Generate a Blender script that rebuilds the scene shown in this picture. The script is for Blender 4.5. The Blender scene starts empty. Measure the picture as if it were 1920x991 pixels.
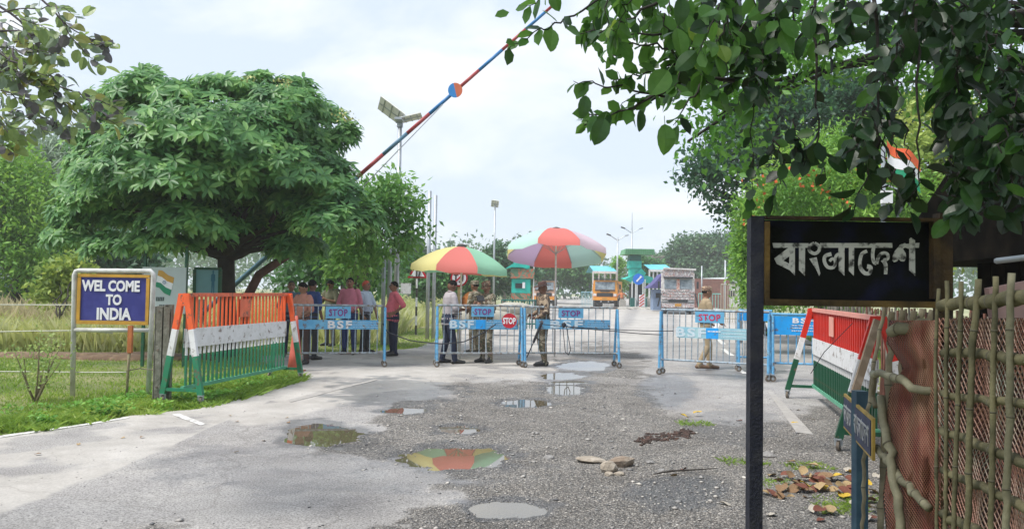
import bpy, bmesh, math, random
import numpy as np
from mathutils import Vector, Matrix, Euler
from mathutils.kdtree import KDTree
from mathutils.geometry import tessellate_polygon

random.seed(7); rng = np.random.default_rng(7)
SC = bpy.context.scene
C = SC.collection
PI = math.pi
R = math.radians

# ------------------------------------------------------------------ camera
CAMH = 1.55
cam = bpy.data.cameras.new("camera"); camo = bpy.data.objects.new("camera", cam); C.objects.link(camo)
cam.sensor_width = 36; cam.lens = 27.0; cam.clip_start = 0.05; cam.clip_end = 3000
CM = Matrix.Rotation(R(90 + 1.91), 4, 'X') @ Matrix.Rotation(R(0.9), 4, 'Z')
camo.matrix_world = Matrix.Translation((0, 0, CAMH)) @ CM
SC.camera = camo
C3 = CM.to_3x3()
C3i = C3.inverted()

def ray(px, py):
    return C3 @ Vector(((px - 960) / 1440.0, (495.5 - py) / 1440.0, -1.0))
def G(px, py, z=0.0):                      # point of the ground seen at this place of the photo
    d = ray(px, py); t = (z - CAMH) / d.z
    return Vector((d.x * t, d.y * t, z))
def A(px, py, Y):                          # point at distance Y seen there
    d = ray(px, py); t = Y / d.y
    return Vector((d.x * t, Y, CAMH + d.z * t))
C3n = np.array(C3i)
def to_px(P):                              # (N,3) -> photo pixels
    q = (P - np.array([0, 0, CAMH])) @ C3n.T
    return 960 + 1440 * q[:, 0] / -q[:, 2], 495.5 - 1440 * q[:, 1] / -q[:, 2]

# ------------------------------------------------------------------ light
W = bpy.data.worlds.new("World"); SC.world = W; W.use_nodes = True
nt = W.node_tree; bg = nt.nodes['Background']
SUN_AZ, SUN_EL = R(-118), R(58)            # sun behind the left shoulder, veiled by thin cloud
sky = nt.nodes.new('ShaderNodeTexSky'); sky.sky_type = 'NISHITA'; sky.sun_disc = False
sky.sun_elevation = SUN_EL; sky.sun_rotation = SUN_AZ; sky.air_density = 1.0; sky.dust_density = 2.5
tc = nt.nodes.new('ShaderNodeTexCoord'); mp = nt.nodes.new('ShaderNodeMapping'); mp.inputs['Scale'].default_value = (1.6, 1.6, 3.4)
mp.inputs['Location'].default_value = (0.3, 0.4, 0.1)
nz = nt.nodes.new('ShaderNodeTexNoise'); nz.inputs['Scale'].default_value = 2.2; nz.inputs['Detail'].default_value = 7; nz.inputs['Roughness'].default_value = 0.55
nz.inputs['Distortion'].default_value = 0.3
rp = nt.nodes.new('ShaderNodeValToRGB'); rp.color_ramp.elements[0].position = 0.50; rp.color_ramp.elements[1].position = 0.72
rp.color_ramp.elements[0].color = (5.1, 5.8, 6.95, 1); rp.color_ramp.elements[1].color = (7.2, 7.35, 7.5, 1)
mx = nt.nodes.new('ShaderNodeMix'); mx.data_type = 'RGBA'; mx.inputs[0].default_value = 0.88
L = nt.links.new
L(tc.outputs['Generated'], mp.inputs[0]); L(mp.outputs[0], nz.inputs['Vector']); L(nz.outputs[0], rp.inputs[0])
L(sky.outputs[0], mx.inputs[6]); L(rp.outputs[0], mx.inputs[7]); L(mx.outputs[2], bg.inputs[0])
bg.inputs[1].default_value = 0.1
sun = bpy.data.lights.new("sun", 'SUN'); sun.energy = 2.5; sun.angle = R(14); sun.color = (1, .96, .9)
suno = bpy.data.objects.new("sun", sun); C.objects.link(suno)
sd = Vector((math.sin(SUN_AZ) * math.cos(SUN_EL), math.cos(SUN_AZ) * math.cos(SUN_EL), math.sin(SUN_EL)))
suno.rotation_euler = sd.to_track_quat('Z', 'Y').to_euler()
SC.view_settings.view_transform = 'Standard'; SC.view_settings.look = 'None'; SC.view_settings.exposure = 0.72; SC.view_settings.gamma = 1
SC.cycles.use_denoising = True
SC.cycles.max_bounces = 6; SC.cycles.diffuse_bounces = 3; SC.cycles.glossy_bounces = 2; SC.cycles.transmission_bounces = 4
SC.cycles.transparent_max_bounces = 6; SC.cycles.volume_bounces = 1; SC.cycles.caustics_reflective = False; SC.cycles.caustics_refractive = False

# ------------------------------------------------------------------ materials
def M(name, col, rough=0.6, var=0.12, scale=6.0, bump=0.0, bscale=None, metal=0.0, col2=None, lo=0.45, hi=0.7, detail=5, spec=None, coord='Object', stretch=None, wear=None):
    m = bpy.data.materials.new(name); m.use_nodes = True
    t = m.node_tree; n = t.nodes; l = t.links.new; p = n['Principled BSDF']
    p.inputs['Roughness'].default_value = rough; p.inputs['Metallic'].default_value = metal
    if spec is not None: p.inputs['Specular IOR Level'].default_value = spec
    c = n.new('ShaderNodeTexCoord'); src = c.outputs[coord]
    if stretch:
        mm = n.new('ShaderNodeMapping'); mm.inputs['Scale'].default_value = stretch; l(src, mm.inputs[0]); src = mm.outputs[0]
    z = n.new('ShaderNodeTexNoise'); z.inputs['Scale'].default_value = scale; z.inputs['Detail'].default_value = detail; l(src, z.inputs['Vector'])
    r = n.new('ShaderNodeValToRGB')
    if col2 is None:
        a = [max(0, v * (1 - var)) for v in col]; b = [min(1, v * (1 + var)) for v in col]; r.color_ramp.elements[0].position = .3; r.color_ramp.elements[1].position = .7
    else:
        a, b = col, col2; r.color_ramp.elements[0].position = lo; r.color_ramp.elements[1].position = hi
    r.color_ramp.elements[0].color = (*a, 1); r.color_ramp.elements[1].color = (*b, 1)
    l(z.outputs[0], r.inputs[0]); l(r.outputs[0], p.inputs['Base Color'])
    if wear:                                    # chips, rust and grime with a shape of their own
        z3 = n.new('ShaderNodeTexNoise'); z3.inputs['Scale'].default_value = 11; z3.inputs['Detail'].default_value = 9; z3.inputs['Roughness'].default_value = .72; l(c.outputs['Object'], z3.inputs['Vector'])
        r3 = n.new('ShaderNodeValToRGB'); r3.color_ramp.elements[0].position = .57 - wear[1]; r3.color_ramp.elements[1].position = .63 - wear[1]; r3.color_ramp.elements[1].color = (.85, .85, .85, 1); l(z3.outputs[0], r3.inputs[0])
        m3 = n.new('ShaderNodeMix'); m3.data_type = 'RGBA'; m3.inputs[7].default_value = (*wear[0], 1); l(r3.outputs[0], m3.inputs[0]); l(r.outputs[0], m3.inputs[6]); l(m3.outputs[2], p.inputs['Base Color'])
    if bump > 0:
        z2 = n.new('ShaderNodeTexNoise'); z2.inputs['Scale'].default_value = bscale or scale * 4; z2.inputs['Detail'].default_value = 6; l(src, z2.inputs['Vector'])
        bb = n.new('ShaderNodeBump'); bb.inputs['Strength'].default_value = bump; bb.inputs['Distance'].default_value = 0.02
        l(z2.outputs[0], bb.inputs['Height']); l(bb.outputs[0], p.inputs['Normal'])
    return m

def leafmat(name, cols, trans=0.35, scale=0.6, rough=0.5, spec=0.4, gain=1.55):   # leaves: hue changes from leaf to leaf and from clump to clump
    cols = [tuple(min(.6, v * gain) for v in c) for c in cols]
    m = bpy.data.materials.new(name); m.use_nodes = True
    t = m.node_tree; n = t.nodes; l = t.links.new; p = n['Principled BSDF']
    g = n.new('ShaderNodeNewGeometry'); c = n.new('ShaderNodeTexCoord')
    z = n.new('ShaderNodeTexNoise'); z.inputs['Scale'].default_value = scale; z.inputs['Detail'].default_value = 3; l(c.outputs['Object'], z.inputs['Vector'])
    a = n.new('ShaderNodeMath'); a.operation = 'MULTIPLY_ADD'; a.inputs[1].default_value = 0.5; l(g.outputs['Random Per Island'], a.inputs[0])
    s = n.new('ShaderNodeMath'); s.operation = 'MULTIPLY_ADD'; s.inputs[1].default_value = 1.4; s.inputs[2].default_value = -0.45; l(z.outputs[0], s.inputs[0]); l(s.outputs[0], a.inputs[2])
    r = n.new('ShaderNodeValToRGB'); els = r.color_ramp.elements
    while len(els) < len(cols): els.new(0.5)
    for i, cc in enumerate(cols):
        els[i].position = i / (len(cols) - 1); els[i].color = (*cc, 1)
    l(a.outputs[0], r.inputs[0]); l(r.outputs[0], p.inputs['Base Color']); p.inputs['Roughness'].default_value = rough
    p.inputs['Specular IOR Level'].default_value = spec
    tr = n.new('ShaderNodeBsdfTranslucent'); hs = n.new('ShaderNodeHueSaturation'); hs.inputs['Hue'].default_value = 0.48; hs.inputs['Value'].default_value = 1.6
    l(r.outputs[0], hs.inputs['Color']); l(hs.outputs[0], tr.inputs[0])
    ms = n.new('ShaderNodeMixShader'); ms.inputs[0].default_value = trans; l(p.outputs[0], ms.inputs[1]); l(tr.outputs[0], ms.inputs[2])
    l(ms.outputs[0], n['Material Output'].inputs[0])
    return m

def camo_mat(name, cols, scale=9):
    m = bpy.data.materials.new(name); m.use_nodes = True
    t = m.node_tree; n = t.nodes; l = t.links.new; p = n['Principled BSDF']; p.inputs['Roughness'].default_value = .85
    c = n.new('ShaderNodeTexCoord'); z = n.new('ShaderNodeTexNoise'); z.inputs['Scale'].default_value = scale; z.inputs['Detail'].default_value = 1.5; z.inputs['Distortion'].default_value = .8
    l(c.outputs['Object'], z.inputs['Vector']); r = n.new('ShaderNodeValToRGB'); r.color_ramp.interpolation = 'CONSTANT'; els = r.color_ramp.elements
    while len(els) < len(cols): els.new(0.5)
    pos = [0, .43, .51, .58, .66]
    for i, cc in enumerate(cols): els[i].position = pos[i]; els[i].color = (*cc, 1)
    l(z.outputs[0], r.inputs[0]); l(r.outputs[0], p.inputs['Base Color'])
    return m

MT = dict(
    galv=M('galvanised', (.42, .45, .47), .45, .15, 5, metal=.5),
    gatemetal=M('weathered_rail', (.20, .22, .22), .55, .3, 12, col2=(.34, .40, .44), lo=.4, hi=.65, wear=((.15, .09, .06), 0.05)),
    bar=M('bar_paint', (.20, .27, .32), .5, .3, 14, col2=(.36, .44, .50), lo=.4, hi=.62, wear=((.15, .09, .06), 0.04)),
    blue=M('barrier_blue', (.10, .34, .58), .5, .2, 9, col2=(.24, .50, .68), lo=.5, hi=.75, wear=((.15, .09, .06), 0.02)),
    bluep=M('panel_blue', (.10, .36, .60), .5, .2, 5, col2=(.20, .48, .66), lo=.45, hi=.75, wear=((.15, .09, .06), 0.03)),
    bluebright=M('panel_bright_blue', (.015, .33, .78), .45, .12, 5, wear=((.15, .09, .06), -0.01)),
    bluefade=M('panel_faded_blue', (.26, .50, .60), .6, .2, 5, col2=(.40, .60, .62), lo=.4, hi=.7),
    stopblue=M('stop_plate_blue', (.13, .40, .62), .5, .12, 7, wear=((.15, .09, .06), 0)),
    purple=M('letter_purple', (.20, .02, .20), .5, .1),
    crimson=M('letter_crimson', (.55, .02, .09), .5, .1),
    white=M('white_paint', (.78, .78, .80), .5, .06, 5),
    offwhite=M('weathered_white', (.62, .62, .60), .6, .12, 9, col2=(.74, .74, .74), lo=.3, hi=.55, wear=((.15, .09, .06), 0)),
    fadewhite=M('faded_white_print', (.55, .66, .72), .6, .15, 30),
    tinyprint=M('small_white_print', (.45, .60, .72), .6, .15, 60),
    orange=M('tricolour_orange', (.80, .12, .03), .45, .10, 7, wear=((.15, .09, .06), 0)),
    orangedk=M('tricolour_orange_worn', (.72, .15, .07), .55, .15, 7, wear=((.15, .09, .06), 0.03)),
    red=M('tricolour_red', (.62, .025, .012), .45, .1, 6, wear=((.15, .09, .06), -0.01)),
    green=M('tricolour_green', (.02, .20, .10), .45, .12, 6, wear=((.15, .09, .06), 0.02)),
    greendk=M('tricolour_dark_green', (.008, .085, .04), .45, .12, 6, wear=((.15, .09, .06), 0)),
    greentop=M('green_rail', (.10, .36, .22), .5, .15, 6),
    pinkplate=M('salmon_plate', (.75, .33, .25), .55, .08, 6),
    rubber=M('rubber', (.06, .055, .05), .8, .2, 20),
    castor=M('muddy_castor', (.16, .13, .10), .8, .35, 30),
    post=M('lichen_post', (.16, .155, .12), .85, .3, 9, col2=(.30, .29, .24), bump=.5, bscale=40),
    redstop=M('stop_red', (.50, .012, .03), .45, .08),
    skyblueboard=M('hoarding_blue', (.18, .36, .42), .6, .15, 2),
    rope=M('dark_rope', (.02, .022, .03), .8, .2, 30),
    cord=M('pale_cord', (.52, .52, .45), .8, .2, 30),
    concrete=M('concrete', (.36, .34, .30), .85, .15, 4, bump=.3),
    skin=M('skin_brown', (.27, .135, .08), .5, .1, 12), skin2=M('skin_dark', (.18, .085, .052), .5, .1, 12),
    hair=M('black_hair', (.010, .009, .009), .9, .3, 60, bump=.6, bscale=120, spec=.15), hairgrey=M('greying_hair', (.06, .055, .05), .6, .4, 80),
    eye=M('eye_dark', (.02, .015, .012), .3, .1), lip=M('lip', (.20, .06, .05), .5, .1),
    shoe=M('black_shoe', (.025, .024, .024), .45, .2, 20), sandal=M('brown_shoe', (.16, .09, .05), .6, .2, 20),
)

# ------------------------------------------------------------------ mesh helpers
class MB:
    def __init__(s): s.v = []; s.f = []; s.m = []
    def add(s, vs, fs, mi=0):
        o = len(s.v); s.v += [tuple(v) for v in vs]; s.f += [tuple(i + o for i in f) for f in fs]; s.m += [mi] * len(fs); return s
    def box(s, c, d, rot=None, mi=0):
        hx, hy, hz = d[0] / 2, d[1] / 2, d[2] / 2; c = Vector(c)
        vs = [Vector((x * hx, y * hy, z * hz)) for x in (-1, 1) for y in (-1, 1) for z in (-1, 1)]
        if rot is not None:
            rm = rot if isinstance(rot, Matrix) else Euler(rot).to_matrix(); vs = [rm @ v for v in vs]
        return s.add([c + v for v in vs], [(0, 1, 3, 2), (4, 6, 7, 5), (0, 4, 5, 1), (2, 3, 7, 6), (0, 2, 6, 4), (1, 5, 7, 3)], mi)
    def tube(s, pts, r, n=8, mi=0, cap=True, squash=1.0):
        pts = [Vector(p) for p in pts]
        if not hasattr(r, '__len__'): r = [r] * len(pts)
        vs = []; fs = []; up = None
        for i, p in enumerate(pts):
            t = (pts[min(i + 1, len(pts) - 1)] - pts[max(i - 1, 0)])
            t = t.normalized() if t.length > 1e-9 else Vector((0, 0, 1))
            if up is None: up = Vector((1, 0, 0)) if abs(t.x) < .9 else Vector((0, 1, 0))
            a = t.cross(up)
            if a.length < 1e-4: a = t.orthogonal()
            a.normalize(); b = a.cross(t).normalized(); up = b
            for k in range(n):
                q = 2 * PI * k / n; vs.append(p + (a * math.cos(q) + b * math.sin(q) * squash) * r[i])
        for i in range(len(pts) - 1):
            for k in range(n):
                k2 = (k + 1) % n; fs.append((i * n + k, i * n + k2, (i + 1) * n + k2, (i + 1) * n + k))
        if cap: fs.append(tuple(range(n))[::-1]); fs.append(tuple((len(pts) - 1) * n + k for k in range(n)))
        return s.add(vs, fs, mi)
    def beam(s, a, b, w, h, mi=0, up=(0, 0, 1)):
        a = Vector(a); b = Vector(b); t = (b - a); ln = t.length; t.normalize(); u = Vector(up)
        x = t.cross(u)
        if x.length < 1e-4: x = t.cross(Vector((0, 1, 0)))
        x.normalize(); y = x.cross(t)
        rm = Matrix((x, t, y)).transposed(); return s.box((a + b) / 2, (w, ln, h), rm, mi)
    def disc(s, c, nrm, r, th=.01, n=20, mi=0):
        c = Vector(c); d = Vector(nrm).normalized() * th / 2; return s.tube([c - d, c + d], r, n, mi)
    def lathe(s, prof, n=16, c=(0, 0, 0), mi=0, cap=True, mif=None):
        c = Vector(c); vs = []; fs = []; ms = []
        for (r, z) in prof:
            for k in range(n):
                q = 2 * PI * k / n; vs.append(c + Vector((r * math.cos(q), r * math.sin(q), z)))
        for i in range(len(prof) - 1):
            for k in range(n): fs.append((i * n + k, i * n + (k + 1) % n, (i + 1) * n + (k + 1) % n, (i + 1) * n + k))
        if cap: fs.append(tuple(range(n))[::-1]); fs.append(tuple((len(prof) - 1) * n + k for k in range(n)))
        return s.add(vs, fs, mi)
    def ell(s, c, r, n=10, m=7, rot=None, mi=0, jit=0):
        vs = []; fs = []; c = Vector(c)
        for i in range(1, m):
            th = PI * i / m
            for k in range(n):
                q = 2 * PI * k / n; v = Vector((r[0] * math.sin(th) * math.cos(q), r[1] * math.sin(th) * math.sin(q), r[2] * math.cos(th)))
                if jit: v *= 1 + random.uniform(-jit, jit)
                if rot is not None: v = rot @ v
                vs.append(c + v)
        t = Vector((0, 0, r[2])); b = Vector((0, 0, -r[2]))
        if rot is not None: t = rot @ t; b = rot @ b
        vs += [c + t, c + b]; T = len(vs) - 2; B = T + 1
        for i in range(m - 2):
            for k in range(n): fs.append((i * n + k, (i + 1) * n + k, (i + 1) * n + (k + 1) % n, i * n + (k + 1) % n))
        for k in range(n): fs.append((T, k, (k + 1) % n)); fs.append((B, (m - 2) * n + (k + 1) % n, (m - 2) * n + k))
        return s.add(vs, fs, mi)
    def prism(s, poly, o, ux, uy, th, mi=0, holes=()):        # flat outline (2-D) given thickness
        o = Vector(o); ux = Vector(ux); uy = Vector(uy); nn = ux.cross(uy).normalized() * th
        loops = [poly] + list(holes); flat = [q for lp in loops for q in lp]
        tr = tessellate_polygon([[Vector((x, y, 0)) for x, y in lp] for lp in loops]); n = len(flat)
        P = [o + ux * x + uy * y for x, y in flat]
        fs = [tuple(t) for t in tr] + [tuple(i + n for i in t)[::-1] for t in tr]; base = 0
        for lp in loops:
            k = len(lp); fs += [(base + i, base + (i + 1) % k, n + base + (i + 1) % k, n + base + i) for i in range(k)]; base += k
        return s.add(P + [p + nn for p in P], fs, mi)

def mesh_of(name, mb, mats, smooth=False):
    me = bpy.data.meshes.new(name); me.from_pydata(mb.v, [], mb.f)
    for m in (mats if isinstance(mats, (list, tuple)) else [mats]): me.materials.append(m)
    me.polygons.foreach_set('material_index', mb.m)
    if smooth: me.polygons.foreach_set('use_smooth', [True] * len(mb.f))
    me.update(); return me
def obj(name, me, parent=None, loc=None, rot=None):
    o = bpy.data.objects.new(name, me); C.objects.link(o)
    if parent is not None: o.parent = parent
    if loc is not None: o.location = loc
    if rot is not None: o.rotation_euler = rot
    return o
def part(name, mb, mats, parent=None, smooth=False, label=None):
    o = obj(name, mesh_of(name, mb, mats, smooth), parent)
    if label: o['label'] = label
    return o
def tag(o, label=None, cat=None, group=None, kind=None):
    if label: o['label'] = label
    if cat: o['category'] = cat
    if group: o['group'] = group
    if kind: o['kind'] = kind
    return o
def empty(name, loc, rz=0, label=None, cat=None, group=None):
    o = bpy.data.objects.new(name, None); C.objects.link(o); o.location = loc; o.rotation_euler = (0, 0, rz)
    o.empty_display_size = .1
    return tag(o, label, cat, group)
def np_mesh(name, V, F, mat, smooth=False, attr=None, midx=None):
    V = np.asarray(V, dtype=np.float32); F = np.asarray(F, dtype=np.int32); me = bpy.data.meshes.new(name); k = F.shape[1]
    me.vertices.add(len(V)); me.vertices.foreach_set('co', V.ravel()); me.loops.add(F.size); me.loops.foreach_set('vertex_index', F.ravel())
    me.polygons.add(len(F)); me.polygons.foreach_set('loop_start', np.arange(0, F.size, k, dtype=np.int32))
    for m in (mat if isinstance(mat, (list, tuple)) else [mat]): me.materials.append(m)
    if midx is not None: me.polygons.foreach_set('material_index', np.asarray(midx, dtype=np.int32))
    me.update(calc_edges=True)
    if smooth: me.polygons.foreach_set('use_smooth', np.ones(len(F), dtype=bool))
    for nme, arr in (attr or {}).items():
        a = me.attributes.new(nme, 'FLOAT', 'POINT'); a.data.foreach_set('value', np.asarray(arr, dtype=np.float32))
    return me

_DG = None
def text(string, size, mat, parent, loc, rot, name='lettering', bold=.02, sx=1.0, sy=1.0, align='CENTER', th=.002, space=1.0, fit=None):
    cu = bpy.data.curves.new('t', 'FONT'); cu.body = string; cu.size = size; cu.offset = bold * size; cu.extrude = th; cu.align_x = align; cu.align_y = 'CENTER'; cu.resolution_u = 3; cu.space_line = .9; cu.space_character = space
    o = bpy.data.objects.new('t', cu); C.objects.link(o); dg = bpy.context.evaluated_depsgraph_get()
    me = bpy.data.meshes.new_from_object(o.evaluated_get(dg)); bpy.data.objects.remove(o); me.name = name
    if fit:
        xs = [v.co.x for v in me.vertices]; ys = [v.co.y for v in me.vertices]; w0, h0 = max(xs) - min(xs), max(ys) - min(ys)
        me.transform(Matrix.Translation((-(max(xs) + min(xs)) / 2, -(max(ys) + min(ys)) / 2, 0))); sx, sy = fit[0] / w0, fit[1] / h0
    me.transform(Matrix.Diagonal((sx, sy, 1, 1))); me.materials.clear(); me.materials.append(mat)
    t = obj(name, me, parent, loc, rot); return t

def fbm(x, y, seed=0, octv=4):              # cheap value noise
    r = np.random.default_rng(seed); T = r.random((256, 256)); out = 0; amp = 1; tot = 0
    for _ in range(octv):
        xi = np.floor(x).astype(int); yi = np.floor(y).astype(int); fx = x - xi; fy = y - yi; fx = fx * fx * (3 - 2 * fx); fy = fy * fy * (3 - 2 * fy)
        a = T[xi % 256, yi % 256]; b = T[(xi + 1) % 256, yi % 256]; c = T[xi % 256, (yi + 1) % 256]; d = T[(xi + 1) % 256, (yi + 1) % 256]
        out = out + amp * ((a * (1 - fx) + b * fx) * (1 - fy) + (c * (1 - fx) + d * fx) * fy); tot += amp; amp *= .5; x = x * 2.03 + 17; y = y * 2.03 + 9
    return out / tot
def sstep(a, b, x): t = np.clip((x - a) / (b - a), 0, 1); return t * t * (3 - 2 * t)

# ------------------------------------------------------------------ ground and road
# road edges taken on the ground
LE = [G(-700, 905), G(0, 822), G(240, 782), G(370, 768), G(470, 742), G(560, 714), G(548, 703), G(500, 690), G(500, 668), G(690, 661), G(790, 652), G(880, 612), G(960, 580), G(1030, 560)]
LE = [Vector((LE[0].x, -6, 0))] + LE + [Vector((LE[-1].x * 4, LE[-1].y * 4, 0))]
RE = [Vector((5.2, -6, 0)), Vector((5.4, 3, 0)), Vector((5.6, 8, 0)), Vector((6.0, 13, 0)), G(1640, 700), G(1560, 660), G(1490, 625), G(1400, 590), G(1330, 575)]
RE += [Vector((RE[-1].x * 4, RE[-1].y * 4, 0))]
def edge_x(E, y):
    ys = np.array([p.y for p in E]); xs = np.array([p.x for p in E]); o = np.argsort(ys); return np.interp(y, ys[o], xs[o])

def blob(px, py, cx, cy, rx, ry, n=0, soft=.25):
    d = ((px - cx) / rx) ** 2 + ((py - cy) / ry) ** 2
    return 1 - sstep(1 - soft, 1 + soft, np.sqrt(d) + n)
# puddles: (px, py, rx, ry) in the photograph, laid on the ground
PUD = [(600, 817, 58, 17), (856, 860, 84, 17), (945, 957, 58, 13), (1052, 706, 34, 6), (1057, 731, 30, 9), (985, 757, 40, 6), (862, 807, 34, 6), (1095, 687, 40, 8), (760, 771, 34, 5), (1068, 718, 34, 3)]

def ground_patch(x0, x1, y0, y1, st, sty=None):
    xs = np.arange(x0, x1 + 1e-6, st); ys = np.arange(y0, y1 + 1e-6, sty or st); X, Y = np.meshgrid(xs, ys); X = X.ravel(); Y = Y.ravel()
    nx, ny = len(xs), len(ys); i = np.arange(nx * ny).reshape(ny, nx)
    F = np.stack([i[:-1, :-1], i[:-1, 1:], i[1:, 1:], i[1:, :-1]], -1).reshape(-1, 4); return X, Y, F
def road_fields(X, Y):
    P = np.stack([X, Y, np.zeros_like(X)], 1); px, py = to_px(P); near = Y > 2.5
    n1 = fbm(X * 1.1, Y * 1.1, 3) - .5; n2 = fbm(X * 5, Y * 5, 4) - .5; n3 = fbm(X * 16, Y * 16, 5, 3) - .5
    # broken gravel zone: the middle and right of the road up to the gates
    g = sstep(.0, 1.0, (X + 2.0 + n1 * 2.4 + (10 - Y) * .10) / 1.2) * (1 - sstep(12.0, 15.5, Y + n1 * 4 + np.abs(X - 1) * .5))
    g *= 1 - .8 * blob(px, py, 1390, 740, 150, 55, n2 * .4) * near
    g = np.maximum(g, .8 * blob(px, py, 1130, 700, 90, 60, n2 * .8) * near); g *= 1 - .75 * blob(px, py, 560, 925, 280, 75, n2 * .8) * near; g *= .62 + .55 * sstep(.4, .62, fbm(X * .9, Y * .9, 41))
    # pale trodden silt
    s = sstep(.15, .5, n1 + .30 - .55 * g + (X < -3.2) * .2 - (X > 2.5) * .25)
    s = np.maximum(s, blob(px, py, 800, 722, 95, 20, n2 * 1.2) * near)
    s = np.maximum(s, .9 * blob(px, py, 620, 740, 130, 26, n2 * 1.2) * near)
    s = np.maximum(s, .8 * blob(px, py, 1120, 770, 160, 24, n2 * 1.6) * near); s = np.maximum(s, .7 * blob(px, py, 1320, 740, 130, 30, n2 * 1.3) * near)
    yl = np.interp(px, [-400, 0, 280, 400, 560, 700, 900], [1120, 957, 850, 812, 772, 730, 700]); below = sstep(-4, 22, py - yl + n2 * 10) * near; s = s * (1 - .85 * below * (1 - g))
    # smooth damp tarmac
    w = blob(px, py, 740, 738, 130, 28, n2 * 1.0) * near * .8 + blob(px, py, 1390, 690, 100, 26, n2 * .6) * near * .7 + blob(px, py, 1270, 930, 110, 36, n2 * .7) * near * .8 + blob(px, py, 1380, 800, 90, 40, n2 * .8) * near * .5
    w += blob(px, py, 640, 880, 420, 50, n2 * .9) * near * .5 + blob(px, py, 1250, 735, 60, 32, n2 * .5) * near * .7
    h = n1 * .020 + n2 * .010 * (.3 + g) + n3 * .010 * g
    edge = np.zeros_like(X)
    for (cx, cy, rx, ry) in PUD:
        b = blob(px, py, cx, cy, rx * 1.15, ry * 1.15, n2 * .5 + n3 * .35, .35) * near; h -= b * .032; w = np.maximum(w, blob(px, py, cx, cy, rx * 1.6, ry * 1.7, n2, .4) * near); s = s * (1 - .5 * b)
    return h, np.clip(g, 0, 1), np.clip(s, 0, 1), np.clip(w, 0, 1)

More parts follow.
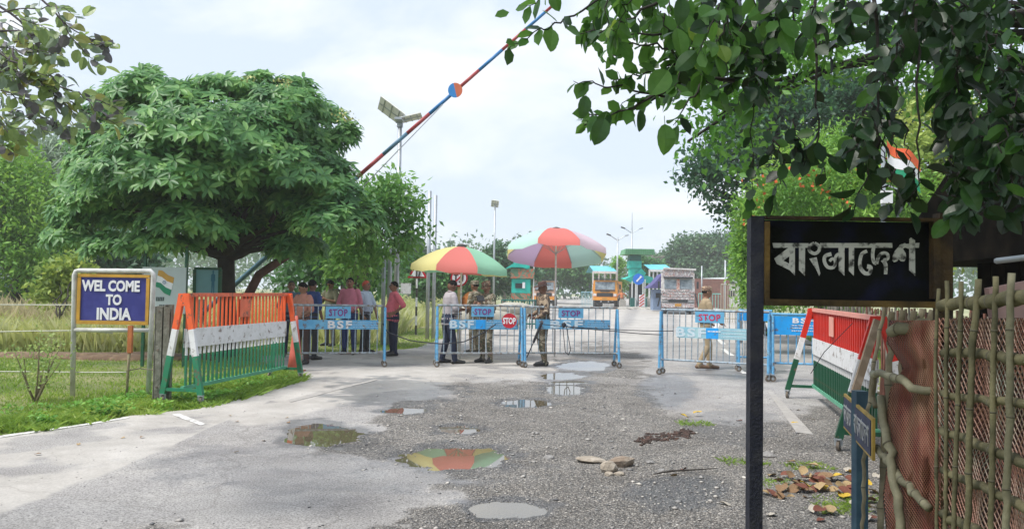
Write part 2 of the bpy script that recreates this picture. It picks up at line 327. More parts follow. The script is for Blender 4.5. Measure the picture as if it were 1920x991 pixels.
def road_material():
    m = bpy.data.materials.new('worn_road'); m.use_nodes = True; t = m.node_tree; n = t.nodes; l = t.links.new; p = n['Principled BSDF']
    tcn = n.new('ShaderNodeTexCoord'); src = tcn.outputs['Object']
    def at(nm): a = n.new('ShaderNodeAttribute'); a.attribute_name = nm; return a.outputs['Fac']
    def noise(sc, de=6, ro=.6): z = n.new('ShaderNodeTexNoise'); z.inputs['Scale'].default_value = sc; z.inputs['Detail'].default_value = de; z.inputs['Roughness'].default_value = ro; l(src, z.inputs['Vector']); return z.outputs[0]
    def ramp(f, stops):
        r = n.new('ShaderNodeValToRGB'); e = r.color_ramp.elements
        while len(e) < len(stops): e.new(.5)
        for i, (q, c) in enumerate(stops): e[i].position = q; e[i].color = (*c, 1)
        l(f, r.inputs[0]); return r.outputs[0]
    def mix(f, a, b, mode='MIX'):
        x = n.new('ShaderNodeMix'); x.data_type = 'RGBA'; x.blend_type = mode
        if isinstance(f, float): x.inputs[0].default_value = f
        else: l(f, x.inputs[0])
        for s_, v in ((6, a), (7, b)):
            if isinstance(v, tuple): x.inputs[s_].default_value = (*v, 1)
            else: l(v, x.inputs[s_])
        return x.outputs[2]
    def math_(op, a, b):
        x = n.new('ShaderNodeMath'); x.operation = op; x.use_clamp = True
        for i, v in enumerate((a, b)):
            if isinstance(v, (int, float)): x.inputs[i].default_value = v
            else: l(v, x.inputs[i])
        return x.outputs[0]
    base = ramp(noise(1.3), [(.3, (.30, .285, .275)), (.7, (.43, .41, .385))])
    fine = ramp(noise(70, 4, .75), [(.36, (.45, .45, .45)), (.62, (1.3, 1.3, 1.3))]); base = mix(1.0, base, fine, 'MULTIPLY')
    silt = ramp(noise(2.5), [(.3, (.42, .395, .36)), (.7, (.53, .50, .46))]); sfine = ramp(noise(45, 4, .7), [(.3, (.82, .82, .82)), (.7, (1.08, 1.08, 1.08))]); silt = mix(1.0, silt, sfine, 'MULTIPLY')
    v = n.new('ShaderNodeTexVoronoi'); v.inputs['Scale'].default_value = 68; l(src, v.inputs['Vector'])
    sep = n.new('ShaderNodeSeparateColor'); l(v.outputs['Color'], sep.inputs[0])
    peb = ramp(sep.outputs[0], [(0, (.17, .167, .163)), (.4, (.29, .282, .27)), (.75, (.42, .40, .375)), (1, (.62, .58, .53))])
    dk = ramp(v.outputs['Distance'], [(.25, (1, 1, 1)), (.62, (.35, .34, .33))]); peb = mix(1.0, peb, dk, 'MULTIPLY')
    gm = math_('MULTIPLY', at('gravel'), 1.0); gn = math_('ADD', gm, math_('SUBTRACT', noise(7, 6, .7), .55)); gr = ramp(gn, [(.35, (0, 0, 0)), (.6, (1, 1, 1))])
    sn = math_('ADD', at('silt'), math_('SUBTRACT', noise(4, 7, .65), .5)); sr = ramp(sn, [(.32, (0, 0, 0)), (.62, (1, 1, 1))])
    c = mix(sr, base, silt); c = mix(gr, c, peb)
    mud = ramp(noise(1.7, 8, .7), [(.40, (.82, .80, .77)), (.60, (1.12, 1.10, 1.07))]); c = mix(gr, c, mix(1.0, c, mud, 'MULTIPLY'))
    st_ = ramp(noise(.6, 9, .72), [(.38, (.80, .79, .78)), (.56, (1.0, 1.0, 1.0))]); c = mix(1.0, c, st_, 'MULTIPLY')
    wn = math_('ADD', at('wet'), math_('SUBTRACT', noise(3, 6, .6), .5)); wr = ramp(wn, [(.25, (0, 0, 0)), (.75, (1, 1, 1))])
    c = mix(wr, c, mix(1.0, c, (.62, .64, .68), 'MULTIPLY'))
    # cracks
    cv = n.new('ShaderNodeTexVoronoi'); cv.feature = 'DISTANCE_TO_EDGE'; cv.inputs['Scale'].default_value = .38
    zz = n.new('ShaderNodeTexNoise'); zz.inputs['Scale'].default_value = 2.5; zz.inputs['Detail'].default_value = 5; l(src, zz.inputs['Vector'])
    ad = n.new('ShaderNodeMix'); ad.data_type = 'VECTOR'; ad.inputs[0].default_value = .25; l(src, ad.inputs[4]); l(zz.outputs[1], ad.inputs[5]); l(ad.outputs[1], cv.inputs['Vector'])
    ck = ramp(cv.outputs[0], [(.0, (.82, .81, .80)), (.003, (1, 1, 1))]); c = mix(1.0, c, ck, 'MULTIPLY')
    l(c, p.inputs['Base Color'])
    ro = n.new('ShaderNodeMapRange'); l(wr, ro.inputs[0]); ro.inputs[3].default_value = .85; ro.inputs[4].default_value = .38; l(ro.outputs[0], p.inputs['Roughness'])
    b1 = n.new('ShaderNodeBump'); b1.inputs['Strength'].default_value = .9; b1.inputs['Distance'].default_value = .012; iv = math_('SUBTRACT', 1.0, v.outputs['Distance']); l(math_('MULTIPLY', iv, gr), b1.inputs['Height'])
    b2 = n.new('ShaderNodeBump'); b2.inputs['Strength'].default_value = .5; b2.inputs['Distance'].default_value = .006; l(noise(70, 5, .7), b2.inputs['Height']); l(b1.outputs[0], b2.inputs['Normal']); l(b2.outputs[0], p.inputs['Normal'])
    return m
ROADM = road_material()
X, Y, F = ground_patch(-11, 9, 3.2, 24, .05)
h, g, s, w = road_fields(X, Y)
le = edge_x(LE, Y) + (fbm(Y * 2, X * 2, 9) - .5) * .25; re = edge_x(RE, Y) + (fbm(Y * 2, X * 2, 19) - .5) * .3
Z = h * 1.0 + .02
Z = Z - .09 * sstep(0, .25, le - X) - .09 * sstep(0, .3, X - re)       # the sheet dips under the verge soil
tag(obj('road', np_mesh('road', np.stack([X, Y, Z], 1), F, ROADM, True, dict(gravel=g, silt=s, wet=w))), kind='structure')
# far road
ys = np.array([24, 30, 40, 60, 90, 140, 220.]); nx = 24; V = []; 
for y in ys:
    a, b = edge_x(LE, y), edge_x(RE, y)
    for k in range(nx + 1): V.append((a + (b - a) * k / nx, y, .012))
i = np.arange(len(ys) * (nx + 1)).reshape(len(ys), nx + 1); F2 = np.stack([i[:-1, :-1], i[:-1, 1:], i[1:, 1:], i[1:, :-1]], -1).reshape(-1, 4)
nv = len(V); sv = [.62 + .4 * math.sin(k * 1.7) for k in range(nv)]
tag(obj('far_road', np_mesh('far_road', V, F2, ROADM, True, dict(gravel=[0] * nv, silt=sv, wet=[.1] * nv))), kind='structure')
# puddle water
WATER = bpy.data.materials.new('puddle_water'); WATER.use_nodes = True
p_ = WATER.node_tree.nodes['Principled BSDF']; p_.inputs['Base Color'].default_value = (.12, .10, .065, 1); p_.inputs['Roughness'].default_value = .02; p_.inputs['IOR'].default_value = 2.1; p_.inputs['Specular IOR Level'].default_value = 1.0
def puddle(i, rec, tint=None):
    cx, cy, rx, ry = rec; mb = MB(); N = 28; pts = []
    for k in range(N):
        q = 2 * PI * k / N; v = G(cx + rx * 1.5 * math.cos(q), cy + ry * 1.5 * math.sin(q), .0); pts.append((v.x, v.y, 0.0))
    c_ = G(cx, cy, 0); mb.add([(c_.x, c_.y, 0)] + pts, [(0, (k + 1) % N + 1, k + 1) for k in range(N)])
    # water level a little under the surrounding surface
    hh, _, _, _ = road_fields(np.array([p[0] for p in pts]), np.array([p[1] for p in pts])); lev = float(np.median(hh)) + .02 - .012
    o = part('puddle', mb, WATER); o.location.z = lev; return tag(o, kind='structure')
for i, rec in enumerate(PUD): puddle(i, rec)

# verge / field sheet, one sheet to the horizon
GM = M('field_soil', (.10, .13, .035), .95, .2, .5, col2=(.26, .25, .11), lo=.35, hi=.65, detail=8, bump=.6, bscale=6)
X2, Y2, F3 = ground_patch(-40, 40, -10, 60, .4)
n1 = fbm(X2 * .6, Y2 * .6, 31) - .5
Z2 = -.012 + n1 * .05
lx = edge_x(LE, Y2); rx = edge_x(RE, Y2); inside = sstep(-.2, .4, X2 - lx) * sstep(-.2, .4, rx - X2); Z2 = Z2 * (1 - inside) - .10 * inside
tag(obj('ground', np_mesh('ground', np.stack([X2, Y2, Z2], 1), F3, GM, True)), kind='structure')
mb = MB(); mb.add([(-460, -18, -.16), (460, -18, -.16), (460, 452, -.16), (-460, 452, -.16)], [(0, 1, 2, 3)])
tag(part('field', mb, M('far_field', (.20, .24, .09), .95, .2, .03, col2=(.36, .35, .20), lo=.4, hi=.6)), kind='structure')

# painted marks
PAINT = M('worn_road_paint', (.40, .38, .35), .8, .2, 18, col2=(.70, .69, .66), lo=.38, hi=.52)
CONCP = M('pale_concrete_edge', (.31, .29, .27), .85, .2, 9, col2=(.39, .37, .34), lo=.3, hi=.6)
def mark(name, quad, mt=None):
    ps = [G(x, y, 0) for x, y in quad]; mb = MB(); n_ = 14; V = []
    for i in range(n_ + 1):
        t_ = i / n_; a = ps[0].lerp(ps[1], t_); b = ps[3].lerp(ps[2], t_); V += [a, b]
    xs_ = np.array([v.x for v in V]); ys_ = np.array([v.y for v in V]); hh = road_fields(xs_, ys_)[0] if ys_.max() < 24 else np.full(len(V), -.004)
    V = [(v.x, v.y, float(q) + .02 + .005) for v, q in zip(V, hh)]
    mb.add(V, [(2 * i, 2 * i + 1, 2 * i + 3, 2 * i + 2) for i in range(n_)]); return tag(part(name, mb, mt or PAINT), kind='structure')
mark('road_marking', [(-60, 829), (240, 785), (242, 787), (-60, 833)])
mark('road_marking', [(322, 780), (376, 800), (386, 797), (336, 778)])
mark('road_marking', [(540, 752), (705, 712), (708, 714), (545, 757)], CONCP)
mark('road_marking', [(1492, 812), (1438, 735), (1445, 733), (1526, 818)], CONCP)
for a, b in (((1352, 655), (1368, 668)), ((1342, 636), (1352, 646)), ((1374, 690), (1392, 702)), ((1346, 598), (1336, 618))):
    mark('road_marking', [a, b, (b[0] + 10, b[1]), (a[0] + 7, a[1])])

# gravel lying on the broken tarmac
def stones(name, n, y0, y1, x0, x1, smin, smax, test, mat, seed, dens=None):
    r = np.random.default_rng(seed); u = r.random(n); Y = y0 * (y1 / y0) ** u; X = x0 + (x1 - x0) * r.random(n)
    h, g, s, w = road_fields(X, Y); keep = r.random(n) < test(X, Y, g, s, w, h); X, Y, h = X[keep], Y[keep], h[keep]; n = len(X)
    sz = smin * (smax / smin) ** (r.random(n) ** 2.2)
    base = np.array([(1, 0, 0), (0, 1, 0), (-1, 0, 0), (0, -1, 0), (0, 0, .75), (0, 0, -.6), (.75, .7, .35), (-.7, .75, .3)])
    tris = np.array([(0, 6, 4), (6, 1, 4), (1, 7, 4), (7, 2, 4), (2, 3, 4), (3, 0, 4), (1, 0, 5), (2, 1, 5), (3, 2, 5), (0, 3, 5), (0, 1, 6), (1, 2, 7)])
    V = base[None] * (1 + r.uniform(-.3, .3, (n, 8, 1))) * sz[:, None, None] * np.stack([r.uniform(.7, 1.4, n), r.uniform(.7, 1.2, n), r.uniform(.4, .8, n)], 1)[:, None, :]
    a = r.random(n) * 6.28; ca, sa = np.cos(a)[:, None], np.sin(a)[:, None]
    x = V[..., 0] * ca - V[..., 1] * sa; y = V[..., 0] * sa + V[..., 1] * ca; V = np.stack([x + X[:, None], y + Y[:, None], V[..., 2] + (h + .02)[:, None] + sz[:, None] * .15], -1).reshape(-1, 3)
    F = (tris[None] + (np.arange(n) * 8)[:, None, None]).reshape(-1, 3)
    return tag(obj(name, np_mesh(name, V, F, mat)), kind='stuff')
def rockmat(name, cols):
    m = bpy.data.materials.new(name); m.use_nodes = True; n = m.node_tree.nodes; l = m.node_tree.links.new; p = n['Principled BSDF']; p.inputs['Roughness'].default_value = .85
    g_ = n.new('ShaderNodeNewGeometry'); r = n.new('ShaderNodeValToRGB'); e = r.color_ramp.elements
    while len(e) < len(cols): e.new(.5)
    for i, c in enumerate(cols): e[i].position = i / (len(cols) - 1); e[i].color = (*c, 1)
    l(g_.outputs['Random Per Island'], r.inputs[0]); l(r.outputs[0], p.inputs['Base Color']); return m
PEB = rockmat('pebbles', [(.12, .12, .125), (.23, .23, .23), (.34, .33, .315), (.46, .43, .39), (.64, .60, .54)])
stones('gravel', 90000, 4.4, 16, -5, 7.5, .003, .0125, lambda X, Y, g, s, w, h: g ** 1.4 * (h > -.022), PEB, 5)
stones('scattered_pebbles', 9000, 4.4, 16, -8, 5, .003, .009, lambda X, Y, g, s, w, h: np.full(len(X), .5), PEB, 6)
stones('broken_stones', 5200, 4.5, 14, -5.0, 5.5, .009, .030, lambda X, Y, g, s, w, h: g ** 1.2 * (h > -.02) * (.15 + .85 * (fbm(X * 1.7, Y * 1.7, 91) > .5)), PEB, 8)

ROCK = M('pale_rubble', (.34, .29, .23), .9, .2, 12, col2=(.52, .46, .38), bump=.7, bscale=40)
ROCK2 = M('grey_rubble', (.28, .27, .26), .9, .2, 12, bump=.7, bscale=40)
def rock(px, py, d, label, mat=ROCK, rz=0, seed=1):
    r = random.Random(seed); me = bpy.data.meshes.new('rubble_stone'); bm = bmesh.new(); bmesh.ops.create_icosphere(bm, subdivisions=2, radius=.5)
    ax = [Vector((r.uniform(-1, 1), r.uniform(-1, 1), r.uniform(-1, 1))).normalized() for _ in range(9)]
    for v in bm.verts:
        k = min(.5, *[(.33 + .05 * (i % 3)) / max(1e-3, v.co.normalized().dot(a)) if v.co.normalized().dot(a) > .1 else .5 for i, a in enumerate(ax)])
        v.co = v.co.normalized() * k * r.uniform(.95, 1.05); v.co.x *= d[0]; v.co.y *= d[1]; v.co.z *= d[2]
    bm.to_mesh(me); bm.free(); me.materials.append(mat); p = G(px, py); hh = float(road_fields(np.array([p.x]), np.array([p.y]))[0][0])
    return tag(obj('rubble_stone', me, None, (p.x, p.y, hh + .02 + d[2] * .22), (r.uniform(-.1, .1), r.uniform(-.1, .1), rz)), label, 'stone', 'loose lumps of stone on the road')
rock(1106, 869, (.30, .18, .07), 'flat pale slab of stone lying alone beside the lumps', ROCK, .1, 2)
rock(1140, 886, (.20, .14, .13), 'rounded pale stone leaning against the brown lump', ROCK, .5, 3)
rock(1166, 877, (.28, .14, .13), 'brown wedge of stone, largest of the small pile', M('brown_rubble', (.26, .20, .15), .9, .25, 12, col2=(.42, .36, .29), bump=.7, bscale=40), .3, 4)
rock(1161, 893, (.10, .07, .05), 'small flat chip in front of the brown wedge of stone', ROCK, 0, 5)
rock(1142, 894, (.09, .06, .05), 'little pale chip under the rounded stone', ROCK, 0, 8)
rock(1030, 863, (.12, .09, .05), 'pale chip of stone in the middle of the gravel', ROCK2, 0, 6)
rock(1240, 889, (.07, .06, .05), 'small grey round stone by the dry twig', ROCK2, 0, 7)
rock(1220, 872, (.09, .06, .04), 'thin pale stone right of the stone pile', ROCK2, 0, 9)
rock(1440, 858, (.18, .12, .07), 'grey flat stone behind the blue sign pole', ROCK2, 0, 10)

# ------------------------------------------------------------------ castors and gates
def castor(parent, x, y, r=.055, yaw=0.0):
    mb = MB(); c, s = math.cos(yaw), math.sin(yaw); ax = Vector((-s, c, 0))
    mb.disc((x, y, r), ax, r, .028, 16, 0); mb.disc((x, y, r), ax, r * .45, .036, 10, 1)
    for k in (-1, 1): mb.beam(Vector((x, y, r)) + ax * .024 * k, Vector((x, y, r * 2.3)) + ax * .024 * k, .006, .03, 1, up=ax)
    mb.box((x, y, r * 2.35), (.07, .07, .012), (0, 0, yaw), 1)
    return part('wheel', mb, [MT['castor'], MT['galv']], parent)
def gate(a, b, H, zb, nb, label, legmat='blue', banner=None, stop=None, legs='AA', railmat='gatemetal', barmat='bar', spread=.20, words=None, rise=0.0):
    """two ground points a, b of its ends; local x runs along the gate, -y faces the viewer"""
    a = Vector(a); b = Vector(b); mid = (a + b) / 2; d = b - a; w = d.length; ang = math.atan2(d.y, d.x)
    t = empty('barrier_gate', (mid.x, mid.y, 0.02), ang, label, 'barrier gate', 'wheeled barrier gates across the road'); hw = w / 2
    part('top_rail', MB().tube([(-hw, 0, H), (hw, 0, H)], .022, 10), MT[railmat], t)
    part('bottom_rail', MB().tube([(-hw, 0, zb), (hw, 0, zb)], .019, 10), MT[railmat], t)
    bm_ = None
    for k in range(nb):
        x = -hw + w * (k + 1) / (nb + 1)
        if bm_ is None: bm_ = mesh_of('bar', MB().tube([(0, 0, zb), (0, 0, H)], .0095, 8), MT[barmat])
        obj('bar', bm_, t, (x, 0, 0), (0, R(random.uniform(-.4, .4)), 0))
    for sx in (-1, 1):
        if (legs[0] if sx < 0 else legs[1]) == '0': continue
        for sy in (-1, 1):
            part('leg', MB().tube([(sx * hw, sy * .03, H - .03), (sx * hw, sy * spread, .11)], .024, 10), MT[legmat], t)
            castor(t, sx * hw, sy * spread, yaw=random.uniform(-.6, .9))
        part('leg_brace', MB().tube([(sx * hw, -spread * .78, zb), (sx * hw, spread * .78, zb)], .014, 8), MT[legmat], t)
    if banner:
        z0, z1, x0, x1, mt = banner; part('banner_panel', MB().box(((x0 + x1) / 2 * w, -.024, (z0 + z1) / 2), ((x1 - x0) * w, .006, z1 - z0)), MT[mt], t)
    if stop:
        z0, z1, x0, x1, mt, lm = stop; xc = (x0 + x1) / 2 * w; pl = part('stop_plate', MB().box((xc, -.028, (z0 + z1) / 2), ((x1 - x0) * w, .006, z1 - z0)), MT[mt], t)
        text('STOP', .2, MT[lm], pl, (xc, -.034, (z0 + z1) / 2 - .003), (R(90), 0, 0), bold=.02, space=1.1, fit=((x1 - x0) * w * .74, (z1 - z0) * .60))
    for wd in (words or []): text(wd[0], .2, MT[wd[5]], t, (wd[2] * w, -.031, wd[3]), (R(90), 0, 0), bold=.035, fit=(wd[4] * .92, wd[1] * 1.12), space=1.25)
    return t
def small_lines(parent, x0, x1, zs, mat='tinyprint', h=.009, y=-.0305):        # print too small to read, set as broken lines
    for z in zs:
        mb = MB(); x = x0
        while x < x1:
            ln = random.uniform(.015, .05); mb.box((x + ln / 2, y, z), (ln, .003, h)); x += ln + random.uniform(.006, .014)
        part('small_print', mb, MT[mat], parent)

gA = gate(G(538, 689), G(720, 688), 1.18, .26, 12, 'blue barrier gate with STOP plate, left one beside the tricolour barrier', banner=(.72, .90, -.41, .43, 'bluep'), stop=(.93, 1.16, -.12, .14, 'stopblue', 'purple'), legs='0A',
          words=[('BSF', .135, .03, .81, .50, 'offwhite')], spread=.17)
small_lines(gA, .30, .84, (.855, .81, .765))
gB = gate(G(818, 688), G(976, 688), 1.21, .26, 11, 'barrier gate with round red STOP disc beside its STOP plate', banner=(.74, .93, -.36, .46, 'bluep'), stop=(.99, 1.19, -.10, .17, 'stopblue', 'purple'), spread=.22,
          words=[('BSF', .140, -.21, .835, .52, 'fadewhite')])
part('bright_patch', MB().box((.02, -.0285, .835), (.19, .004, .178)), MT['bluebright'], gB)
small_lines(gB, .14, .72, (.885, .835, .785))
gC = gate(G(982, 689), G(1156, 690), 1.20, .28, 12, 'middle barrier gate with a loop of black rope hanging on it', banner=(.76, .955, -.38, .42, 'bluep'), stop=(.985, 1.18, -.14, .13, 'stopblue', 'purple'), spread=.22,
          words=[('BSF', .140, -.05, .858, .72, 'fadewhite')])
small_lines(gC, .33, .82, (.905, .86, .815))
gD = gate(G(1239, 703), G(1442, 716), 1.21, .28, 16, 'pale blue barrier gate with crimson STOP and a torn faded BSF panel', legmat='blue', railmat='bar', banner=(.70, .90, -.34, .45, 'bluefade'), stop=(.99, 1.19, -.17, .10, 'stopblue', 'crimson'), spread=.12,
          words=[('BSF', .150, -.21, .80, .60, 'fadewhite')])
part('bright_patch', MB().box((-.02, -.0285, .80), (.22, .004, .192)), MT['bluebright'], gD)
small_lines(gD, -.10, .13, (.835,), 'white', .02, -.034); small_lines(gD, .14, .85, (.86, .80, .74), 'fadewhite', .012)
gD2 = gate(G(1384, 697), G(1447, 699), 1.20, .28, 4, 'narrow bright blue barrier gate standing just behind the sign pole', legmat='blue', railmat='blue', banner=(1.0, 1.17, -.45, .45, 'bluebright'), spread=.12)
gE = gate(G(1448, 716), G(1600, 722), 1.18, .32, 9, 'barrier gate with deep bright blue BSF board near the red barrier', legmat='blue', railmat='blue', barmat='blue', banner=(.82, 1.15, -.49, .49, 'bluebright'), spread=.12,
          words=[('BSF', .085, -.12, 1.075, .38, 'white')])
small_lines(gE, -.35, .55, (.99, .945, .895), 'offwhite', .016)
# the round sign hangs on gate B
rs = empty('round_stop_sign', A(955, 601, 15.0), 0, 'round red STOP disc hung on the gate rail', 'sign')
part('disc', MB().disc((0, 0, 0), (0, 1, 0), .145, .012, 28), MT['redstop'], rs)
text('STOP', .125, MT['white'], rs, (0, -.009, 0), (R(90), 0, 0), bold=.035, fit=(.25, .125))
part('hook', MB().tube([(0, 0, .14), (0, .03, .22), (0, .08, .24)], .005, 6), MT['galv'], rs)

def cable(name, pts, r, mat, label, cat='rope', sag=0.0, n=6, group=None):
    P = [Vector(p) for p in pts]; out = []
    for i in range(len(P) - 1):
        seg = (P[i + 1] - P[i]).length
        for k in range(10):
            t = k / 10; q = P[i].lerp(P[i + 1], t); q.z -= sag * seg * 4 * t * (1 - t); out.append(q)
    out.append(P[-1]); return tag(part(name, MB().tube(out, r, n), mat, None, True), label, cat, group)
cable('rope', [A(718, 606, 15.2), A(726, 622, 15.1), A(770, 638, 15.0), A(830, 644, 14.95), A(870, 640, 14.95), A(905, 624, 14.95), A(930, 607, 15.0)], .011, MT['rope'], 'black rope sagging from the left gate to the round STOP disc', sag=.01)
cable('rope', [A(1057, 611, 15.05), A(1150, 620, 15.0), A(1240, 627, 14.2)], .008, MT['rope'], 'dark cord stretched from the middle gate to the right gate, lower one', sag=.01)
cable('rope', [A(1012, 607, 15.05), A(1150, 617, 15.0), A(1262, 620, 14.1)], .007, MT['rope'], 'dark cord stretched above its twin from middle to right gate', sag=.008)
cable('rope', [A(1055, 610, 15.0), A(1058, 640, 14.98), A(1060, 660, 14.97), A(1066, 665, 14.96), A(1070, 655, 14.97), A(1062, 612, 15.0)], .008, MT['rope'], 'loop of black rope hanging on the middle gate', sag=0)
part_k = MB().ell((0, 0, 0), (.045, .03, .05), 8, 6, jit=.2); k_ = part('rope_knot', part_k, MT['rope']); k_.location = A(1057, 609, 15.0); tag(k_, 'black knot of rope on the middle gate', 'knot')

# ------------------------------------------------------------------ tricolour barriers
def tricolour(near, far, H, label, c_top, c_low, c_leg, nsl, spread=.27, gap=.045, slw=.032, plate=True, zb=.2, rail=None, plate_x=0.0):
    near = Vector(near); far = Vector(far); d = far - near; w = d.length; ang = math.atan2(d.y, d.x); mid = (near + far) / 2
    t = empty('tricolour_barrier', (mid.x, mid.y, .02), ang, label, 'road barrier', 'tricolour painted A-frame barriers'); hw = w / 2
    mats = [c_top, MT['offwhite'], c_low]; z1, z2 = H * .685, H * .44
    def banded(mb, p0, p1, ww, dd, axis_up):                    # a bar painted in three bands by height
        p0 = Vector(p0); p1 = Vector(p1); cuts = [p0.z] + [z for z in (z1, z2) if p1.z < z < p0.z] + [p1.z]
        for i in range(len(cuts) - 1):
            q0 = p0.lerp(p1, (p0.z - cuts[i]) / (p0.z - p1.z)); q1 = p0.lerp(p1, (p0.z - cuts[i + 1]) / (p0.z - p1.z)); zc = (cuts[i] + cuts[i + 1]) / 2
            mb.beam(q0, q1, ww, dd, 0 if zc > z1 else 1 if zc > z2 else 2, up=axis_up)
        return mb
    for sx in (-1, 1):
        for sy in (-1, 1):
            mb = banded(MB(), (sx * hw, sy * .035, H), (sx * hw, sy * spread, .12), .05, .075, (0, 1, 0)); part('leg', mb, mats, t)
            castor(t, sx * hw, sy * spread, .05, yaw=random.uniform(-.5, .5))
        part('cross_brace', MB().beam((sx * hw, -spread * .9, zb - .02), (sx * hw, spread * .9, zb - .02), .04, .04), c_leg, t)
        part('gusset', MB().prism([(-.075, 0), (.075, 0), (.10, -.16), (-.10, -.16)], (sx * (hw + .022), 0, H + .02), (0, 1, 0), (0, 0, 1), .012), c_top, t)
    part('top_rail', MB().beam((-hw, 0, H), (hw, 0, H), .05, .05), rail or c_top, t)
    part('bottom_rail', MB().beam((-hw, 0, zb), (hw, 0, zb), .045, .045), c_low if rail is None else MT['greentop'], t)
    sm = mesh_of('slat', banded(MB(), (0, 0, H - .025), (0, 0, zb + .02), slw, .02, (0, 1, 0)), mats)
    for k in range(nsl): obj('slat', sm, t, (-hw + w * (k + .7) / (nsl + .4), 0, 0), (0, 0, 0))
    part('white_board', MB().box((0, -.022, z1 - (z1 - z2) * .35), (w * .965, .008, (z1 - z2) * .72)), MT['offwhite'], t)
    part('white_board', MB().box((0, .022, z1 - (z1 - z2) * .35), (w * .965, .008, (z1 - z2) * .72)), MT['offwhite'], t)
    if plate:
        for sy in (-1, 1): part('small_plate', MB().box((plate_x * w, sy * .024, H * .86), (.30, .006, H * .19)), MT[plate], t)
    return t
tL = tricolour((-4.23, 9.95, 0), (-3.72, 12.75, 0), 1.40, 'orange, white and green barrier on the left verge before the tree', MT['orange'], MT['green'], MT['green'], 27, plate='orangedk', plate_x=.02, rail=MT['orangedk'])
tR = tricolour((3.60, 7.55, 0), (4.46, 11.35, 0), 1.31, 'red, white and dark green barrier by the bamboo fence on the right', MT['red'], MT['greendk'], MT['greendk'], 33, spread=.36, plate='pinkplate', plate_x=.10, slw=.03, rail=M('pink_rail', (.72, .30, .24), .55, .1, 6))
cable('rope', [A(1599, 605, 8.2), A(1545, 660, 8.4), A(1520, 700, 8.6)], .004, MT['rope'], 'thin dark cord hanging across the red barrier')
ob = part('wooden_batten', MB().beam(A(1645, 600, 7.45), A(1602, 738, 7.3), .07, .03, up=(0, 1, 0)), M('old_batten', (.20, .15, .10), .85, .3, 8, col2=(.34, .27, .20))); tag(ob, 'weathered brown batten leaning on the near end of the red barrier', 'batten')

# traffic cone tucked behind the left barrier
tc_ = empty('traffic_cone', G(553, 697), 0, 'tall salmon red traffic cone behind the far end of the orange barrier', 'traffic cone')
part('cone_body', MB().lathe([(.14, .03), (.10, .35), (.045, .85), (.03, 1.02)], 18), M('cone_red', (.62, .13, .09), .5, .1, 6), tc_, True)
part('base', MB().box((0, 0, .015), (.32, .32, .03)), M('cone_base', (.5, .10, .07), .6, .1, 6), tc_)

# ------------------------------------------------------------------ boom pole raised across the sky
BR, BB = M('boom_red', (.36, .05, .05), .5, .15, 9), M('boom_blue', (.03, .18, .42), .45, .15, 9); BG = M('boom_bluegrey', (.09, .20, .28), .5, .2, 9)
bt = empty('boom_barrier', (A(372, 574, 19).x, 19, 0), 0, 'raised boom pole striped red and blue above the road', 'boom barrier')
def bl(v): return Vector(v) - bt.location
p0 = A(372, 593, 19); p1 = A(1060, -10, 17.2); cuts = [0, .40, .455, .525, .59, .65, .72, .78, .84, .90, .95, 1.0]
for i in range(len(cuts) - 1):
    a, b = p0.lerp(p1, cuts[i]), p0.lerp(p1, cuts[i + 1]); r0, r1 = .062 - .03 * cuts[i], .062 - .03 * cuts[i + 1]
    part('boom_section', MB().tube([bl(a), bl(b)], [r0, r1], 12), [BG, BG, BR, BG, BR, BB, BR, BB, BR, BB, BR][i], bt, True)
dc = bl(p0.lerp(p1, .718)); dd = MB(); N = 20
ax_ = (p1 - p0).normalized(); pe = ax_.cross(Vector((0, 1, 0))).normalized()
for half in (0, 1):
    poly = [(math.cos(q) * .17, math.sin(q) * .17) for q in [PI * half + PI * k / N for k in range(N + 1)]]
    dd.prism(poly, dc + Vector((0, -.07, 0)), (pe + ax_ * .5).normalized(), (ax_ - pe * .5).normalized(), .01, half)
part('warning_disc', dd, [M('disc_orange', (.65, .16, .07), .5, .1), M('disc_blue', (.03, .24, .60), .5, .1)], bt)
part('stay_wire', MB().tube([bl(A(830, 196, 17.6)), bl(A(700, 330, 18.0)), bl(A(560, 470, 18.5))], .014, 6), MT['galv'], bt)
part('pivot_post', MB().box(bl(Vector((p0.x, 19, .6))), (.22, .22, 1.2)), MT['post'], bt)
# steel channel post in front left
cp = empty('channel_post', G(303, 756), R(8), 'weathered grey double channel post beside the orange barrier', 'post')
for sx in (-1, 1):
    mb = MB(); x = sx * .058
    mb.box((x, .05, .64), (.095, .012, 1.28 + .02 * sx)); mb.box((x - .042, 0, .64), (.012, .09, 1.27 + .02 * sx)); mb.box((x + .042, 0, .64), (.012, .09, 1.26 + .02 * sx))
    mb.box((x - .012 * sx, -.05, .63), (.075, .010, 1.26)); part('channel', mb, MT['post'], cp)
for z in (.22, .70, 1.2): part('bolt', MB().disc((-.05, -.06, z), (0, 1, 0), .014, .02, 8), MT['castor'], cp)

